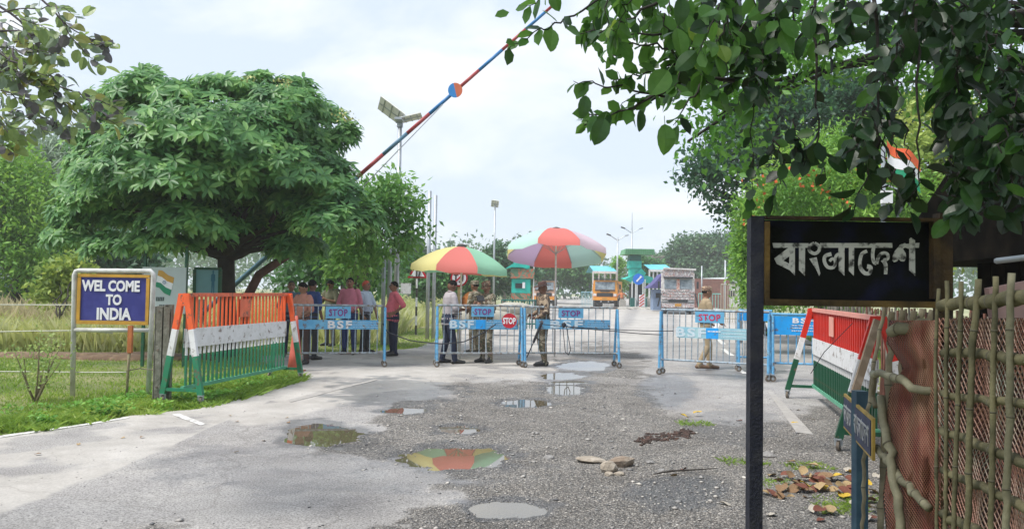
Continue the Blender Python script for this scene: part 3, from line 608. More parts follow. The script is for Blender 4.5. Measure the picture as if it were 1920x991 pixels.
# ------------------------------------------------------------------ WEL COME TO INDIA sign
PIPE = M('white_pipe', (.46, .46, .42), .5, .2, 8, col2=(.66, .66, .63), lo=.35, hi=.55)
Yw = 10.6; a = A(140, 507, Yw); b = A(288, 505, Yw); w_ = b.x - a.x
ws = empty('welcome_sign', (a.x, Yw, 0), 0, 'blue board reading WEL COME TO INDIA in a white pipe frame', 'sign')
zt = a.z; zl = A(145, 618, Yw).z
part('pipe_frame', MB().tube([(.03, 0, 0), (0, 0, zt - .06), (.02, 0, zt - .01), (.06, 0, zt), (w_ - .04, 0, zt + .01), (w_ - .005, 0, zt - .03), (w_, 0, zt - .08), (w_ - .02, 0, .0)], .033, 10), PIPE, ws, True)
part('cross_pipe', MB().tube([(.03, 0, zl), (w_ - .02, 0, zl + .01)], .03, 10), PIPE, ws, True)
q0 = A(148, 513, Yw); q1 = A(279, 608, Yw); bw, bh = q1.x - q0.x, q0.z - q1.z; cx, cz = (q0.x + q1.x) / 2 - a.x, (q0.z + q1.z) / 2
part('board', MB().box((cx, 0, cz), (bw - .07, .02, bh - .07)), M('sign_blue', (.025, .028, .20), .55, .2, 5, col2=(.045, .05, .26)), ws)
YF = M('sign_yellow', (.50, .27, .03), .6, .2, 8)
for (x, z, dx, dz) in ((cx, cz + bh / 2 - .02, bw, .042), (cx, cz - bh / 2 + .02, bw, .05), (cx - bw / 2 + .02, cz, .045, bh - .095), (cx + bw / 2 - .02, cz, .045, bh - .095)):
    part('frame_strip', MB().box((x, -.006, z), (dx, .04, dz)), YF, ws)
for s_, x0_, y0_, x1_, y1_ in (('WEL COME', 155, 524, 263, 547), ('TO', 200, 551, 229, 572), ('INDIA', 183, 576, 247, 600)):
    u0, u1 = A(x0_, y0_, Yw), A(x1_, y1_, Yw)
    text(s_, .2, MT['white'], ws, ((u0.x + u1.x) / 2 - ws.location.x, -.018, (u0.z + u1.z) / 2), (R(90), 0, 0), bold=.04, fit=(u1.x - u0.x, u0.z - u1.z))
for k in range(4): part('wire_tie', MB().tube([(cx - bw * .38 + k * bw * .26, -.01, cz + bh / 2), (cx - bw * .37 + k * bw * .26, 0, zt + .03)], .006, 5), MT['castor'], ws)
# stakes and fence strings
st = empty('wooden_stake', G(237, 752), 0, 'thin bamboo stake with an orange top below the welcome sign', 'stake')
part('lower_half', MB().tube([(0, 0, 0), (.01, 0, .45), (.02, 0, .68)], [.016, .018, .02], 8), M('stake_wood', (.26, .22, .13), .9, .3, 10), st, True)
part('painted_top', MB().box((.025, 0, .82), (.055, .05, .36)), M('stake_orange', (.45, .14, .04), .7, .2, 10), st)
cable('fence_string', [A(-60, 570, 10.9), A(60, 571, 10.8), A(143, 571, 10.65)], .007, MT['cord'], 'topmost white string running from the picture edge to the sign frame', 'string', .003)
cable('fence_string', [A(-60, 622, 10.9), A(60, 620, 10.8), A(143, 619, 10.65), A(212, 624, 10.6)], .007, MT['cord'], 'middle white string tied to the sign frame', 'string', .003)
cable('fence_string', [A(-60, 695, 10.9), A(60, 696, 10.8), A(143, 697, 10.65), A(237, 697, 10.2)], .007, MT['cord'], 'lowest white string passing behind the small bare bush', 'string', .003)
cable('fence_string', [A(237, 694, 10.2), A(262, 690, 10.3), A(296, 693, 10.2)], .006, MT['castor'], 'twisted wire from the bamboo stake to the channel post', 'wire', .02)

# ------------------------------------------------------------------ white hoarding with the flag and the blue notice board
Yh = 14.5; a = A(268, 500, Yh); b = A(347, 588, Yh)
hb = empty('flag_hoarding', ((a.x + b.x) / 2, Yh, 0), R(0), 'white hoarding printed with the Indian flag behind the welcome sign', 'hoarding')
hw = (b.x - a.x) / 2; zc = (a.z + b.z) / 2; hh_ = (a.z - b.z) / 2
part('board', MB().box((0, 0, zc), (hw * 2, .03, hh_ * 2)), M('hoarding_white', (.46, .52, .52), .6, .08, 2), hb)
part('post', MB().box((hw - .02, .05, zc * .5 + .45), (.05, .05, zc + .9)), MT['greendk'], hb); part('post', MB().box((-hw + .02, .05, zc * .5 + .4), (.05, .05, zc + .8)), MT['greendk'], hb)
def hp(px, py): q = A(px, py, Yh - .03); return (q.x - hb.location.x, q.z)
def flagband(name, pts_top, pts_bot, mat):
    V = [];
    for q in pts_top: x, z = hp(*q); V.append((x, -.022, z))
    for q in pts_bot: x, z = hp(*q); V.append((x, -.022, z))
    n_ = len(pts_top); mb = MB().add(V, [(i, i + n_, i + n_ + 1, i + 1) for i in range(n_ - 1)]); mb.add([(v[0], -.016, v[2]) for v in V], [(i + 1, i + n_ + 1, i + n_, i) for i in range(n_ - 1)]); part(name, mb, mat, hb)
flagband('saffron_band', [(297, 506), (304, 507), (314, 515), (326, 520)], [(295, 516), (303, 519), (313, 527), (324, 531)], M('saffron_print', (.55, .30, .05), .6, .1))
flagband('white_band', [(295, 516), (303, 519), (313, 527), (324, 531)], [(293, 528), (301, 530), (310, 538), (321, 543)], MT['white'])
flagband('green_band', [(293, 528), (301, 530), (310, 538), (321, 543)], [(290, 537), (298, 539), (307, 549), (318, 554)], M('green_print', (.01, .22, .11), .6, .1))
x, z = hp(308, 529); N = 20; part('wheel_emblem', MB().prism([(math.cos(2 * PI * k / N) * .032, math.sin(2 * PI * k / N) * .032) for k in range(N)], (x, -.03, z), (1, 0, 0), (0, 0, 1), .002, holes=[[(math.cos(2 * PI * k / N) * .024, math.sin(2 * PI * k / N) * .024) for k in range(N)]]), M('emblem_blue', (.05, .12, .3), .6), hb)
part('wheel_emblem', MB().disc((x, -.03, z), (0, 1, 0), .008, .004, 10), M('emblem_blue', (.05, .12, .3), .6), hb)
PR = M('print_dark', (.05, .08, .08), .6)
for (px, py, n_, hgt) in ((300, 560, 5, .07), (306, 575, 7, .085)):
    mb = MB()
    for k in range(n_):
        x, z = hp(px - 7 + k * 3.2, py); mb.box((x, -.02, z), (.02, .004, hgt))
        mb.box((x + .005, -.02, z + hgt * .4 * (-1) ** k), (.024, .004, .014))
    part('small_print', mb, PR, hb)
Yb = 15.6; a = A(366, 503, Yb); b = A(412, 552, Yb)
nb_ = empty('notice_board', ((a.x + b.x) / 2, Yb, 0), 0, 'pale blue notice board with a dark blue standing figure beside the trunk', 'notice board')
hw = (b.x - a.x) / 2; zc = (a.z + b.z) / 2; hh_ = (a.z - b.z) / 2
part('board', MB().box((0, 0, zc), (hw * 2, .03, hh_ * 2)), MT['skyblueboard'], nb_)
for (x, z, dx, dz) in ((0, zc + hh_, hw * 2.1, .05), (-hw, zc / 2 + hh_ / 2, .06, zc + hh_ - .03), (hw, zc / 2 + hh_ / 2, .06, zc + hh_ - .03)): part('frame', MB().box((x, .0, z), (dx, .06, dz)), MT['greendk'], nb_)
FB = M('figure_blue', (.03, .16, .26), .6); fx, fz = .12, zc
part('figure_print', MB().prism([(-.03, -.24), (-.012, -.24), (0, -.05), (.012, -.24), (.03, -.24), (.03, .0), (.045, .02), (.04, .14), (.012, .165), (.018, .21), (0, .235), (-.018, .21), (-.012, .165), (-.04, .14), (-.045, .02), (-.03, 0)], (fx, -.018, fz), (1, 0, 0), (0, 0, 1), .003), FB, nb_)

# ------------------------------------------------------------------ Bangladesh sign near the camera
Ys = 3.3
bs = empty('country_sign', (A(1418, 500, Ys).x, Ys, 0), 0, 'dark rusty board with Bengali lettering on a blue-black pole', 'sign')
def sl(px, py, dy=0): q = A(px, py, Ys); return Vector((q.x - bs.location.x, dy, q.z))
def srect(x0, y0, x1, y1, dy, th): a, b = sl(x0, y0), sl(x1, y1); return ((a.x + b.x) / 2, dy, (a.z + b.z) / 2), (abs(b.x - a.x), th, abs(a.z - b.z))
POLE = M('sign_pole', (.012, .014, .03), .6, .3, 14, col2=(.035, .035, .045), bump=.35, bscale=90)
RUST = M('rusty_frame', (.03, .018, .010), .85, .3, 7, col2=(.12, .07, .02), bump=.5, bscale=50, lo=.42, hi=.72)
RUSTY = M('ochre_frame', (.045, .028, .008), .85, .3, 5, col2=(.20, .12, .028), bump=.5, bscale=50, lo=.35, hi=.7)
BOARD = M('dark_board', (.006, .007, .006), .8, .3, 4.5, col2=(.014, .015, .050), spec=.12, lo=.5, hi=.75, bump=.2, bscale=60)
lp = sl(1418, 405); part('pole', MB().box((lp.x, .01, lp.z / 2), (.056, .056, lp.z)), POLE, bs)
rpz = sl(1770, 400); part('pole', MB().box((rpz.x, .01, rpz.z / 2), (.056, .056, rpz.z)), RUST, bs)
c_, d_ = srect(1432, 412, 1756, 572, .02, .02); part('board', MB().box(c_, d_), BOARD, bs)
for (x0, y0, x1, y1, mt) in ((1431, 405, 1757, 416, RUST), (1431, 560, 1757, 577, RUSTY), (1431, 416, 1439, 560, RUSTY), (1744, 416, 1757, 560, RUST)):
    c_, d_ = srect(x0, y0, x1, y1, -.004, .05); part('frame_strip', MB().box(c_, d_), mt, bs)
BW = M('chipped_white', (.05, .05, .045), .8, .3, 30, col2=(.56, .56, .52), lo=.36, hi=.50, detail=8, coord='Object')
def zz(x, y): return sl(1400 + x / 4.13, 380 + y / 4.13)
def poly3(pts, dy, hole=None):
    P = [zz(*p) for p in pts]; Hh = [zz(*p) for p in hole] if hole else None
    return MB().prism([(q.x, q.z) for q in P], (0, dy, 0), (1, 0, 0), (0, 0, 1), -.002, holes=[[(q.x, q.z) for q in Hh]] if Hh else ())
def stroke(pts, wd, dy):
    n_ = len(pts); up = []; dn = []
    sm = []
    for i in range(n_ - 1):                       # Catmull-Rom
        a0, a1, a2, a3 = [Vector(pts[j]).to_2d() if False else Vector(pts[j]) for j in (max(i - 1, 0), i, i + 1, min(i + 2, n_ - 1))]
        for k in range(4):
            t = k / 4; sm.append(.5 * ((2 * a1) + (a2 - a0) * t + (2 * a0 - 5 * a1 + 4 * a2 - a3) * t * t + (3 * a1 - a0 - 3 * a2 + a3) * t ** 3))
    sm.append(Vector(pts[-1])); mb = MB(); V = []
    for i, p in enumerate(sm):
        t = (sm[min(i + 1, len(sm) - 1)] - sm[max(i - 1, 0)]).normalized(); nn = Vector((-t.y, t.x)); ww = wd[0] + (wd[1] - wd[0]) * i / (len(sm) - 1)
        for q in (p + nn * ww / 2, p - nn * ww / 2): z_ = zz(q.x, q.y); V.append((z_.x, dy, z_.z))
    mb.add(V, [(2 * i, 2 * i + 1, 2 * i + 3, 2 * i + 2) for i in range(len(sm) - 1)]); return mb
dys = [.0075 - .0004 * i for i in range(20)]; di = iter(dys)
glyphs = [poly3([(205, 310), (485, 312), (485, 347), (212, 347)], next(di)), poly3([(575, 310), (1135, 310), (1135, 347), (575, 347)], next(di)), poly3([(1225, 318), (1345, 308), (1340, 347), (1232, 347)], next(di)),
          poly3([(218, 430), (330, 345), (378, 345), (378, 562), (340, 522), (238, 472)], next(di), [(288, 447), (334, 470), (336, 412)]),
          poly3([(410, 346), (457, 346), (455, 564), (410, 520)], next(di)),
          stroke([(530, 312), (566, 335), (562, 372), (530, 392), (492, 372), (490, 335), (528, 312)], (26, 26), next(di)), poly3([(490, 432), (545, 420), (574, 545), (566, 565), (540, 510)], next(di)),
          stroke([(660, 395), (612, 412), (606, 455), (632, 497), (676, 498), (694, 455), (668, 432), (645, 452)], (30, 22), next(di)), stroke([(690, 470), (692, 420), (712, 396), (745, 398)], (24, 24), next(di)),
          poly3([(715, 346), (762, 346), (760, 563), (717, 522)], next(di)), poly3([(795, 346), (836, 346), (833, 565), (795, 525)], next(di)),
          stroke([(935, 372), (895, 395), (880, 450), (885, 505), (920, 545), (955, 540), (962, 500), (935, 492)], (26, 34), next(di)),
          stroke([(985, 346), (978, 400), (986, 455), (1008, 472)], (28, 26), next(di)), stroke([(1008, 472), (1022, 420), (1052, 390), (1090, 395), (1095, 430), (1062, 444)], (26, 26), next(di)), stroke([(1055, 440), (1078, 480), (1078, 552)], (34, 26), next(di)),
          poly3([((40 + a_ / 6.4) * 4.13, (50 + b_ / 6.4) * 4.13) for a_, b_ in ((1497, 372), (1500, 315), (1522, 262), (1552, 228), (1590, 180), (1645, 163), (1697, 192), (1692, 232), (1648, 214), (1622, 232), (1655, 285), (1662, 345), (1635, 383), (1598, 380), (1572, 352), (1552, 380), (1518, 392))], next(di)),
          poly3([(1262, 280), (1275, 268), (1305, 290), (1307, 565), (1260, 520)], next(di))]
for gmb in glyphs: part('letter_stroke', gmb, BW, bs)

# small two-panel sign on a blue post, seen almost edge-on
ps = empty('boundary_sign', (1.745, 3.85, 0), 0, 'small two panel sign with yellow rim on a square blue post', 'sign')
def pl(v): return Vector(v) - ps.location
tz = A(1616, 732, 3.85).z
part('post', MB().box((0, 0, tz / 2), (.058, .058, tz)), M('boundary_post_blue', (.02, .06, .10), .5, .25, 9, col2=(.05, .12, .16)), ps)
LT, RTp, LBt, RB = A(1583, 738, 4.2), A(1638, 785, 3.42), A(1585, 800, 4.2), A(1639, 862, 3.42)
ux = (RTp - LT); ln = ux.length; ux.normalize(); uz = Vector((0, 0, 1)); o_ = pl((LT + LBt) / 2); slope = ((RTp + RB) / 2 - (LT + LBt) / 2); ux = slope.normalized(); nrm = ux.cross(uz).normalized(); hgt = .185
rmx = Matrix((ux, -nrm, uz)).transposed()
cm_ = o_ + ux * ln / 2
if nrm.x > 0: nrm = -nrm
part('plate', MB().box(cm_, (ln, .012, hgt), rmx), M('plate_yellow', (.42, .28, .06), .6, .25, 12), ps)
NAVY = M('plate_navy', (.03, .04, .09), .6, .3, 12)
for t0, t1 in ((.03, .36), (.40, .965)): part('panel', MB().box(o_ + ux * ln * (t0 + t1) / 2 + nrm * .008, (ln * (t1 - t0), .004, hgt - .028), rmx), NAVY, ps)
rt = Matrix((ux, uz, nrm)).transposed().to_euler() if ux.cross(uz).dot(nrm) > 0 else Matrix((-ux, uz, nrm)).transposed().to_euler()
PWh = M('panel_white', (.45, .45, .45), .7, .2, 30)
text('ভারত', .105, PWh, ps, o_ + ux * ln * .195 + nrm * .0115, rt, bold=0, th=.001, fit=(ln * .28, .10))
text('বাংলােদশ', .115, PWh, ps, o_ + ux * ln * .68 + nrm * .0115, rt, bold=0, th=.001, fit=(ln * .50, .10))

# ------------------------------------------------------------------ vegetation
BARK = M('bark_dark', (.035, .028, .022), .9, .3, 6, bump=.8, bscale=25); BARKL = M('bark_grey', (.14, .12, .10), .9, .3, 6, bump=.6, bscale=30)
def rand_unit(n, r=rng): v = r.normal(size=(n, 3)); return v / np.linalg.norm(v, axis=1, keepdims=True)
LEAF4 = (np.array([(0, 0, 0), (.30, .42, .06), (0, 1, 0), (-.30, .42, .06)]), np.array([(0, 1, 2), (0, 2, 3)]))
LEAF6 = (np.array([(0, 0, 0), (.26, .32, .05), (.24, .70, .03), (0, 1, -.06), (-.24, .70, .03), (-.26, .32, .05), (0, .5, -.01)]), np.array([(0, 1, 6), (1, 2, 6), (2, 3, 6), (3, 4, 6), (4, 5, 6), (5, 0, 6)]))
def leaf_arrays(P, Dr, Nm, S, shape=LEAF4, wid=1.0):      # P base, Dr direction of the blade, Nm its normal
    bv, bf = shape; Dr = Dr / np.linalg.norm(Dr, axis=1, keepdims=True); Xx = np.cross(Dr, Nm); Xx /= np.linalg.norm(Xx, axis=1, keepdims=True) + 1e-9; Zz = np.cross(Xx, Dr)
    V = P[:, None, :] + S[:, None, None] * (bv[None, :, 0:1] * wid * Xx[:, None, :] + bv[None, :, 1:2] * Dr[:, None, :] + bv[None, :, 2:3] * Zz[:, None, :])
    F = bf[None] + (np.arange(len(P)) * len(bv))[:, None, None]; return V.reshape(-1, 3), F.reshape(-1, 3)
def bpx(px, py, Y, rx, ry, rd=None):                      # a crown lobe seen at (px,py) with radii in photo pixels
    c = A(px, py, Y); k = Y / 1440; return (c.x, c.y, c.z, rx * k, (rd if rd else rx * k), ry * k)
def crown_pts(blobs, n, shell=(.55, 1.05), clump=.3, per=10, low=.35, zmin=None):
    B = np.array(blobs); wgt = (B[:, 3] * B[:, 5]) ** 1.1; wgt /= wgt.sum(); nc = max(1, n // per); bi = rng.choice(len(B), nc, p=wgt)
    d = rand_unit(nc); flip = (d[:, 2] < 0) & (rng.random(nc) > low); d[flip, 2] *= -1
    rr = shell[0] + (shell[1] - shell[0]) * rng.random(nc) ** .6; c = B[bi, :3] + d * B[bi, 3:6] * rr[:, None]
    P = np.repeat(c, per, 0) + rng.normal(size=(nc * per, 3)) * clump * .5; D_ = np.repeat(d, per, 0)
    if zmin is not None: k = P[:, 2] > zmin; P, D_ = P[k], D_[k]
    return P, D_
def crown_mesh(name, blobs, n, size, mat, clump=.3, per=10, shape=LEAF4, wid=1.0, droop=.3, zmin=.15, low=.35, shell=(.55, 1.05), origin=(0, 0, 0)):
    P, D_ = crown_pts(blobs, n, shell, clump, per, low, zmin); m = len(P); dr = D_ * .7 + rand_unit(m) * .9; dr[:, 2] -= droop; nm = D_ * .5 + rand_unit(m) * .8 + np.array([0, 0, .5])
    V, F = leaf_arrays(P - np.array(origin), dr, nm, size * rng.uniform(.6, 1.3, m), shape, wid); return np_mesh(name, V, F, mat)
def limb(mb, a, b, r0, r1, wob=.06, n=6, seg=6):
    a, b = Vector(a), Vector(b); ln = (b - a).length; pts = []; rs = []
    for i in range(seg + 1):
        t = i / seg; q = a.lerp(b, t); k = math.sin(PI * t) * ln * wob; q += Vector((random.uniform(-k, k), random.uniform(-k, k), k * 1.2)); pts.append(q); rs.append(r0 + (r1 - r0) * t)
    mb.tube(pts, rs, n)
def tree(name, label, base, blobs, n, size, mat, tr=.2, fork=.35, bark=None, group=None, cat='tree', **kw):
    base = Vector(base); t = empty(name, base, 0, label, cat, group); o = Vector(base)
    top = Vector((np.mean([b[0] for b in blobs]), np.mean([b[1] for b in blobs]), max(b[2] for b in blobs))); fk = base.lerp(top, fork); fk.x = base.x + (top.x - base.x) * fork * .5; fk.y = base.y
    mb = MB(); limb(mb, (0, 0, -.1), fk - o, tr, tr * .7, .03, 10)
    for b in sorted(blobs, key=lambda q: -q[3] * q[5])[:9]: limb(mb, fk - o, Vector(b[:3]) - o, tr * .5, tr * .12)
    part('trunk', mb, bark or BARK, t, True); obj('crown', crown_mesh('crown', blobs, n, size, mat, origin=base, **kw), t); return t

# the big tree on the left: whorls of long leaves in tiers
LM1 = leafmat('whorled_leaves', [(.024, .075, .026), (.050, .130, .042), (.095, .20, .060), (.20, .32, .10)], .40, 1.6, .42, .4, 1.7)
def whorl_tree():
    Y0 = 16.2; base = G(424, 668); t = empty('whorled_leaf_tree', base, 0, 'broad dark green tree with tiers of star shaped leaf whorls left of the road', 'tree')
    bl_ = [(300, 195, 95, 45), (430, 185, 100, 38), (540, 200, 80, 38), (240, 205, 55, 45), (590, 235, 70, 40), (210, 270, 75, 50), (340, 265, 110, 55), (470, 260, 110, 55), (600, 285, 60, 50),
           (190, 340, 65, 55), (300, 340, 90, 55), (420, 345, 110, 55), (540, 345, 100, 55), (620, 370, 60, 50), (150, 410, 55, 48), (250, 420, 90, 55), (370, 430, 100, 55), (500, 430, 100, 55), (610, 430, 70, 50), (150, 460, 50, 32), (560, 470, 60, 38), (230, 468, 60, 34), (660, 425, 50, 50), (650, 250, 22, 28), (270, 150, 26, 22), (500, 155, 30, 20), (350, 225, 90, 40), (500, 225, 80, 40), (260, 305, 80, 40), (400, 300, 110, 45), (540, 310, 90, 40), (180, 380, 55, 40), (310, 385, 90, 40), (450, 390, 100, 40), (560, 390, 80, 40), (420, 170, 80, 18), (330, 175, 50, 18), (440, 460, 90, 30), (300, 465, 80, 28), (110, 440, 30, 30), (560, 170, 40, 26), (210, 220, 40, 40), (170, 310, 40, 40), (640, 330, 35, 30), (390, 300, 190, 110), (330, 350, 170, 90), (500, 340, 150, 90)]
    B = []
    for (px, py, rx, ry) in bl_:
        off = random.uniform(-1.3, 1.1) * (1 if rx > 60 else .5); py += random.uniform(-8, 8); px += random.uniform(-12, 12); B.append(bpx(px, py, Y0 + off, rx * .93, ry * .9, rx * Y0 / 1440 * .9))
    B = np.array(B); nW = 8000; wgt = (B[:, 3] * B[:, 5]) ** .75; wgt /= wgt.sum(); bi = rng.choice(len(B), nW, p=wgt); d = rand_unit(nW); d[:, 1] -= .55
    d[(d[:, 2] < -.25)] *= np.array([1, 1, -.6]); d /= np.linalg.norm(d, axis=1, keepdims=True)
    Pc = B[bi, :3] + d * B[bi, 3:6] * rng.uniform(.55, 1.15, (nW, 1)) * (1 + .16 * rng.normal(size=(nW, 1)) * (rng.random((nW, 1)) < .25)); ax = d * .75 + np.array([0, -.15, .55]) + rand_unit(nW) * .28; ax /= np.linalg.norm(ax, axis=1, keepdims=True)
    k = 8; u = np.cross(ax, rand_unit(nW)); u /= np.linalg.norm(u, axis=1, keepdims=True); v = np.cross(ax, u); ph = rng.random(nW) * 6.28; Ps, Ds, Ns, Ss = [], [], [], []
    sz = rng.uniform(.13, .27, nW)
    for j in range(k):
        q = ph + 2 * PI * j / k + rng.normal(size=nW) * .12; rad = u * np.cos(q)[:, None] + v * np.sin(q)[:, None]; el = rng.uniform(-.35, .25, (nW, 1)); dd = rad + ax * el
        Ps.append(Pc + rad * .012); Ds.append(dd); Ns.append(ax - rad * el); Ss.append(sz * rng.uniform(.8, 1.15, nW))
    V, F = leaf_arrays(np.concatenate(Ps) - np.array(base), np.concatenate(Ds), np.concatenate(Ns), np.concatenate(Ss), LEAF6, .62)
    obj('crown', np_mesh('crown', V, F, LM1), t)
    # pale flowering tips on some whorls
    fl = [(640, 215), (530, 155), (350, 318), (500, 300), (560, 310), (430, 325), (320, 312), (470, 150), (585, 325), (515, 320), (655, 228), (385, 300), (150, 240)]
    Pp = []
    for px, py in fl:
        c = A(px, py, Y0 - 1.2)
        for _ in range(26): Pp.append((c.x + random.gauss(0, .10), c.y + random.gauss(0, .1), c.z + random.gauss(.02, .03)))
    Pp = np.array(Pp); V, F = leaf_arrays(Pp - np.array(base), rand_unit(len(Pp)) + np.array([0, 0, .4]), rand_unit(len(Pp)), np.full(len(Pp), .07), LEAF4); tag(obj('young_shoots', np_mesh('young_shoots', V, F, M('young_shoot', (.40, .42, .14), .6, .2)), t), kind='stuff')
    o = Vector(base); mb = MB(); fk = A(424, 480, Y0) - o
    mb.tube([(0, 0, -.1), (0, 0, .15), fk * .4 + Vector((.03, 0, 0)), fk * .75, fk], [.28, .22, .19, .185, .17], 12)
    for b in sorted([tuple(x) for x in B], key=lambda q: q[2])[::2]:
        limb(mb, fk + Vector((0, 0, random.uniform(-.1, .3))), Vector(b[:3]) - o, .085, .02, .08, 7)
    for px in (470, 520, 560, 300, 250): limb(mb, fk, A(px, random.uniform(425, 470), Y0) - o, .08, .03, .05)
    part('trunk', mb, BARK, t, True)
whorl_tree()
lt = tag(part('leaning_trunk', MB().tube([G(455, 655), A(462, 560, 17.0), A(485, 515, 17.2), A(540, 478, 17.6), A(600, 440, 18)], [.12, .11, .10, .09, .06], 9), M('red_bark', (.13, .06, .045), .9, .3, 6, bump=.6), None, True), 'slanting reddish trunk rising to the right behind the big trunk', 'trunk')

GRN = lambda name, a, b, c, tr=.3, sc=.5: leafmat(name, [a, b, c], tr, sc)
LBright = GRN('bright_leaves', (.04, .12, .012), (.10, .22, .03), (.22, .36, .06)); LMid = GRN('mid_leaves', (.02, .07, .02), (.05, .14, .04), (.10, .22, .06)); LGrey = GRN('bamboo_leaves', (.07, .11, .07), (.14, .20, .13), (.24, .31, .22)); LDeep = GRN('deep_leaves', (.010, .035, .018), (.025, .075, .035), (.06, .13, .06)); LFar = GRN('far_leaves', (.02, .06, .03), (.05, .11, .05), (.10, .17, .08), .2, .25); LYel = GRN('yellow_leaves', (.08, .14, .03), (.18, .25, .05), (.34, .38, .10))
LFr = GRN('fresh_leaves', (.035, .11, .025), (.08, .19, .04), (.16, .28, .07), .4)
# second tree right of the big one, with drooping leaves
tree('broadleaf_tree', 'light green tree with drooping leaves reaching past the solar lamp', G(640, 640), [bpx(690, 400, 19.5, 55, 50), bpx(740, 385, 19.5, 48, 40), bpx(770, 430, 19.5, 28, 30), bpx(720, 440, 19.5, 50, 35), bpx(650, 450, 20, 60, 55), bpx(660, 500, 20, 50, 30), bpx(735, 345, 19.5, 22, 20), bpx(755, 470, 19.8, 22, 22)], 5200, .19, LFr, .12, .3, BARKL, per=8, clump=.35, wid=.75, droop=.5)
tree('slender_tree', 'slim tree with a pale stem behind the standing men', G(668, 628), [bpx(600, 470, 26, 70, 40), bpx(680, 490, 26, 60, 35), bpx(570, 520, 26, 45, 25), bpx(640, 515, 26, 50, 25), bpx(700, 525, 27, 35, 20)], 4200, .26, LMid, .13, .4, BARKL, clump=.5, wid=.8, droop=.3)
# far left
tree('feathery_tree', 'bright yellow green feathery tree at the left picture edge', G(20, 597), [bpx(10, 330, 30, 65, 45), bpx(50, 375, 30, 60, 50), bpx(-20, 400, 30, 70, 60), bpx(40, 440, 30, 60, 45), bpx(20, 500, 30, 75, 50), bpx(80, 520, 30, 40, 30), bpx(-60, 460, 30, 60, 80)], 15000, .24, LBright, .3, .3, clump=.7, wid=.7, droop=.4, per=14)
tree('bamboo_clump', 'tall grey green bamboo rising behind the feathery tree', G(120, 585), [bpx(90, 330, 40, 45, 60), bpx(140, 330, 40, 45, 50), bpx(120, 400, 40, 60, 60), bpx(170, 370, 40, 50, 60), bpx(150, 470, 40, 60, 60), bpx(210, 440, 40, 50, 60), bpx(60, 300, 40, 30, 30)], 14000, .55, LGrey, .2, .3, clump=1.0, wid=.28, droop=.8, per=14, cat='bamboo')
tree('shady_tree', 'dark tree low behind the welcome sign', G(170, 590), [bpx(150, 520, 34, 70, 45), bpx(230, 500, 34, 60, 50), bpx(110, 470, 34, 40, 45), bpx(60, 540, 34, 50, 30)], 8000, .30, LDeep, .2, .3, clump=.7, per=12)
tree('yellow_green_shrub', 'yellow green shrub between the sign and the dark tree', G(120, 640), [bpx(115, 525, 22, 28, 22), bpx(140, 505, 22, 22, 18), bpx(95, 555, 22, 20, 18), bpx(150, 540, 22, 22, 20)], 1500, .20, LYel, .05, .3, clump=.35, per=8, cat='shrub')
# middle distance
for i, (nm, lb, px, py, Y, bb, n, sz, mt) in enumerate([
    ('roadside_tree', 'pale hazy tree left of the yellow umbrella', 762, 562, 75, [(765, 480, 30, 30), (740, 515, 35, 30), (790, 525, 30, 25)], 4500, .6, LFar),
    ('roadside_tree', 'leafy tree behind the warning triangle', 800, 575, 45, [(800, 530, 35, 28), (840, 520, 32, 30), (780, 505, 22, 16), (870, 545, 30, 25)], 5200, .38, LMid),
    ('roadside_tree', 'rounded tree beside the thin solar lamp', 945, 568, 60, [(940, 490, 26, 24), (925, 520, 32, 30), (975, 515, 30, 30), (900, 540, 30, 22)], 4500, .5, LFar),
    ('roadside_tree', 'tree with many bare lower stems left of the orange truck', 1060, 560, 92, [(1040, 505, 40, 26), (1080, 515, 36, 26), (1100, 530, 26, 20), (1010, 520, 30, 24)], 6000, .55, LMid),
    ('roadside_tree', 'tree behind the teal watch post and the soldier', 1000, 565, 95, [(1000, 520, 34, 30), (1030, 500, 22, 16), (970, 540, 30, 20)], 3500, .6, LFar),
    ('banana_like_tree', 'light leafy small tree left of the teal tower', 1155, 568, 82, [(1160, 500, 9, 14), (1152, 520, 9, 12), (1165, 535, 8, 10)], 900, .4, LBright),
    ('roadside_tree', 'small tree right of the teal tower', 1210, 565, 84, [(1205, 500, 14, 16), (1222, 510, 14, 12), (1215, 535, 16, 16), (1236, 500, 10, 8)], 1900, .5, LMid),
    ('spreading_tree', 'large hazy rain tree beyond the painted truck', 1330, 568, 105, [(1300, 460, 40, 18), (1350, 470, 55, 28), (1290, 495, 42, 25), (1390, 490, 50, 40), (1340, 520, 70, 35), (1260, 480, 20, 14), (1400, 450, 30, 30)], 26000, .62, LFar),
    ('roadside_tree', 'low far tree above the blue roof', 1248, 562, 110, [(1245, 492, 16, 8), (1262, 505, 18, 12)], 1500, .8, LFar)]):
    tree(nm, lb, G(px, py), [bpx(a, b, Y, rx, ry) for a, b, rx, ry in bb], int(n * (1 if n > 20000 else 2.0)), sz * .72, mt, .18 if Y < 60 else .3, .4, BARKL, 'trees along the road behind the gates', clump=sz * 1.15, per=12)
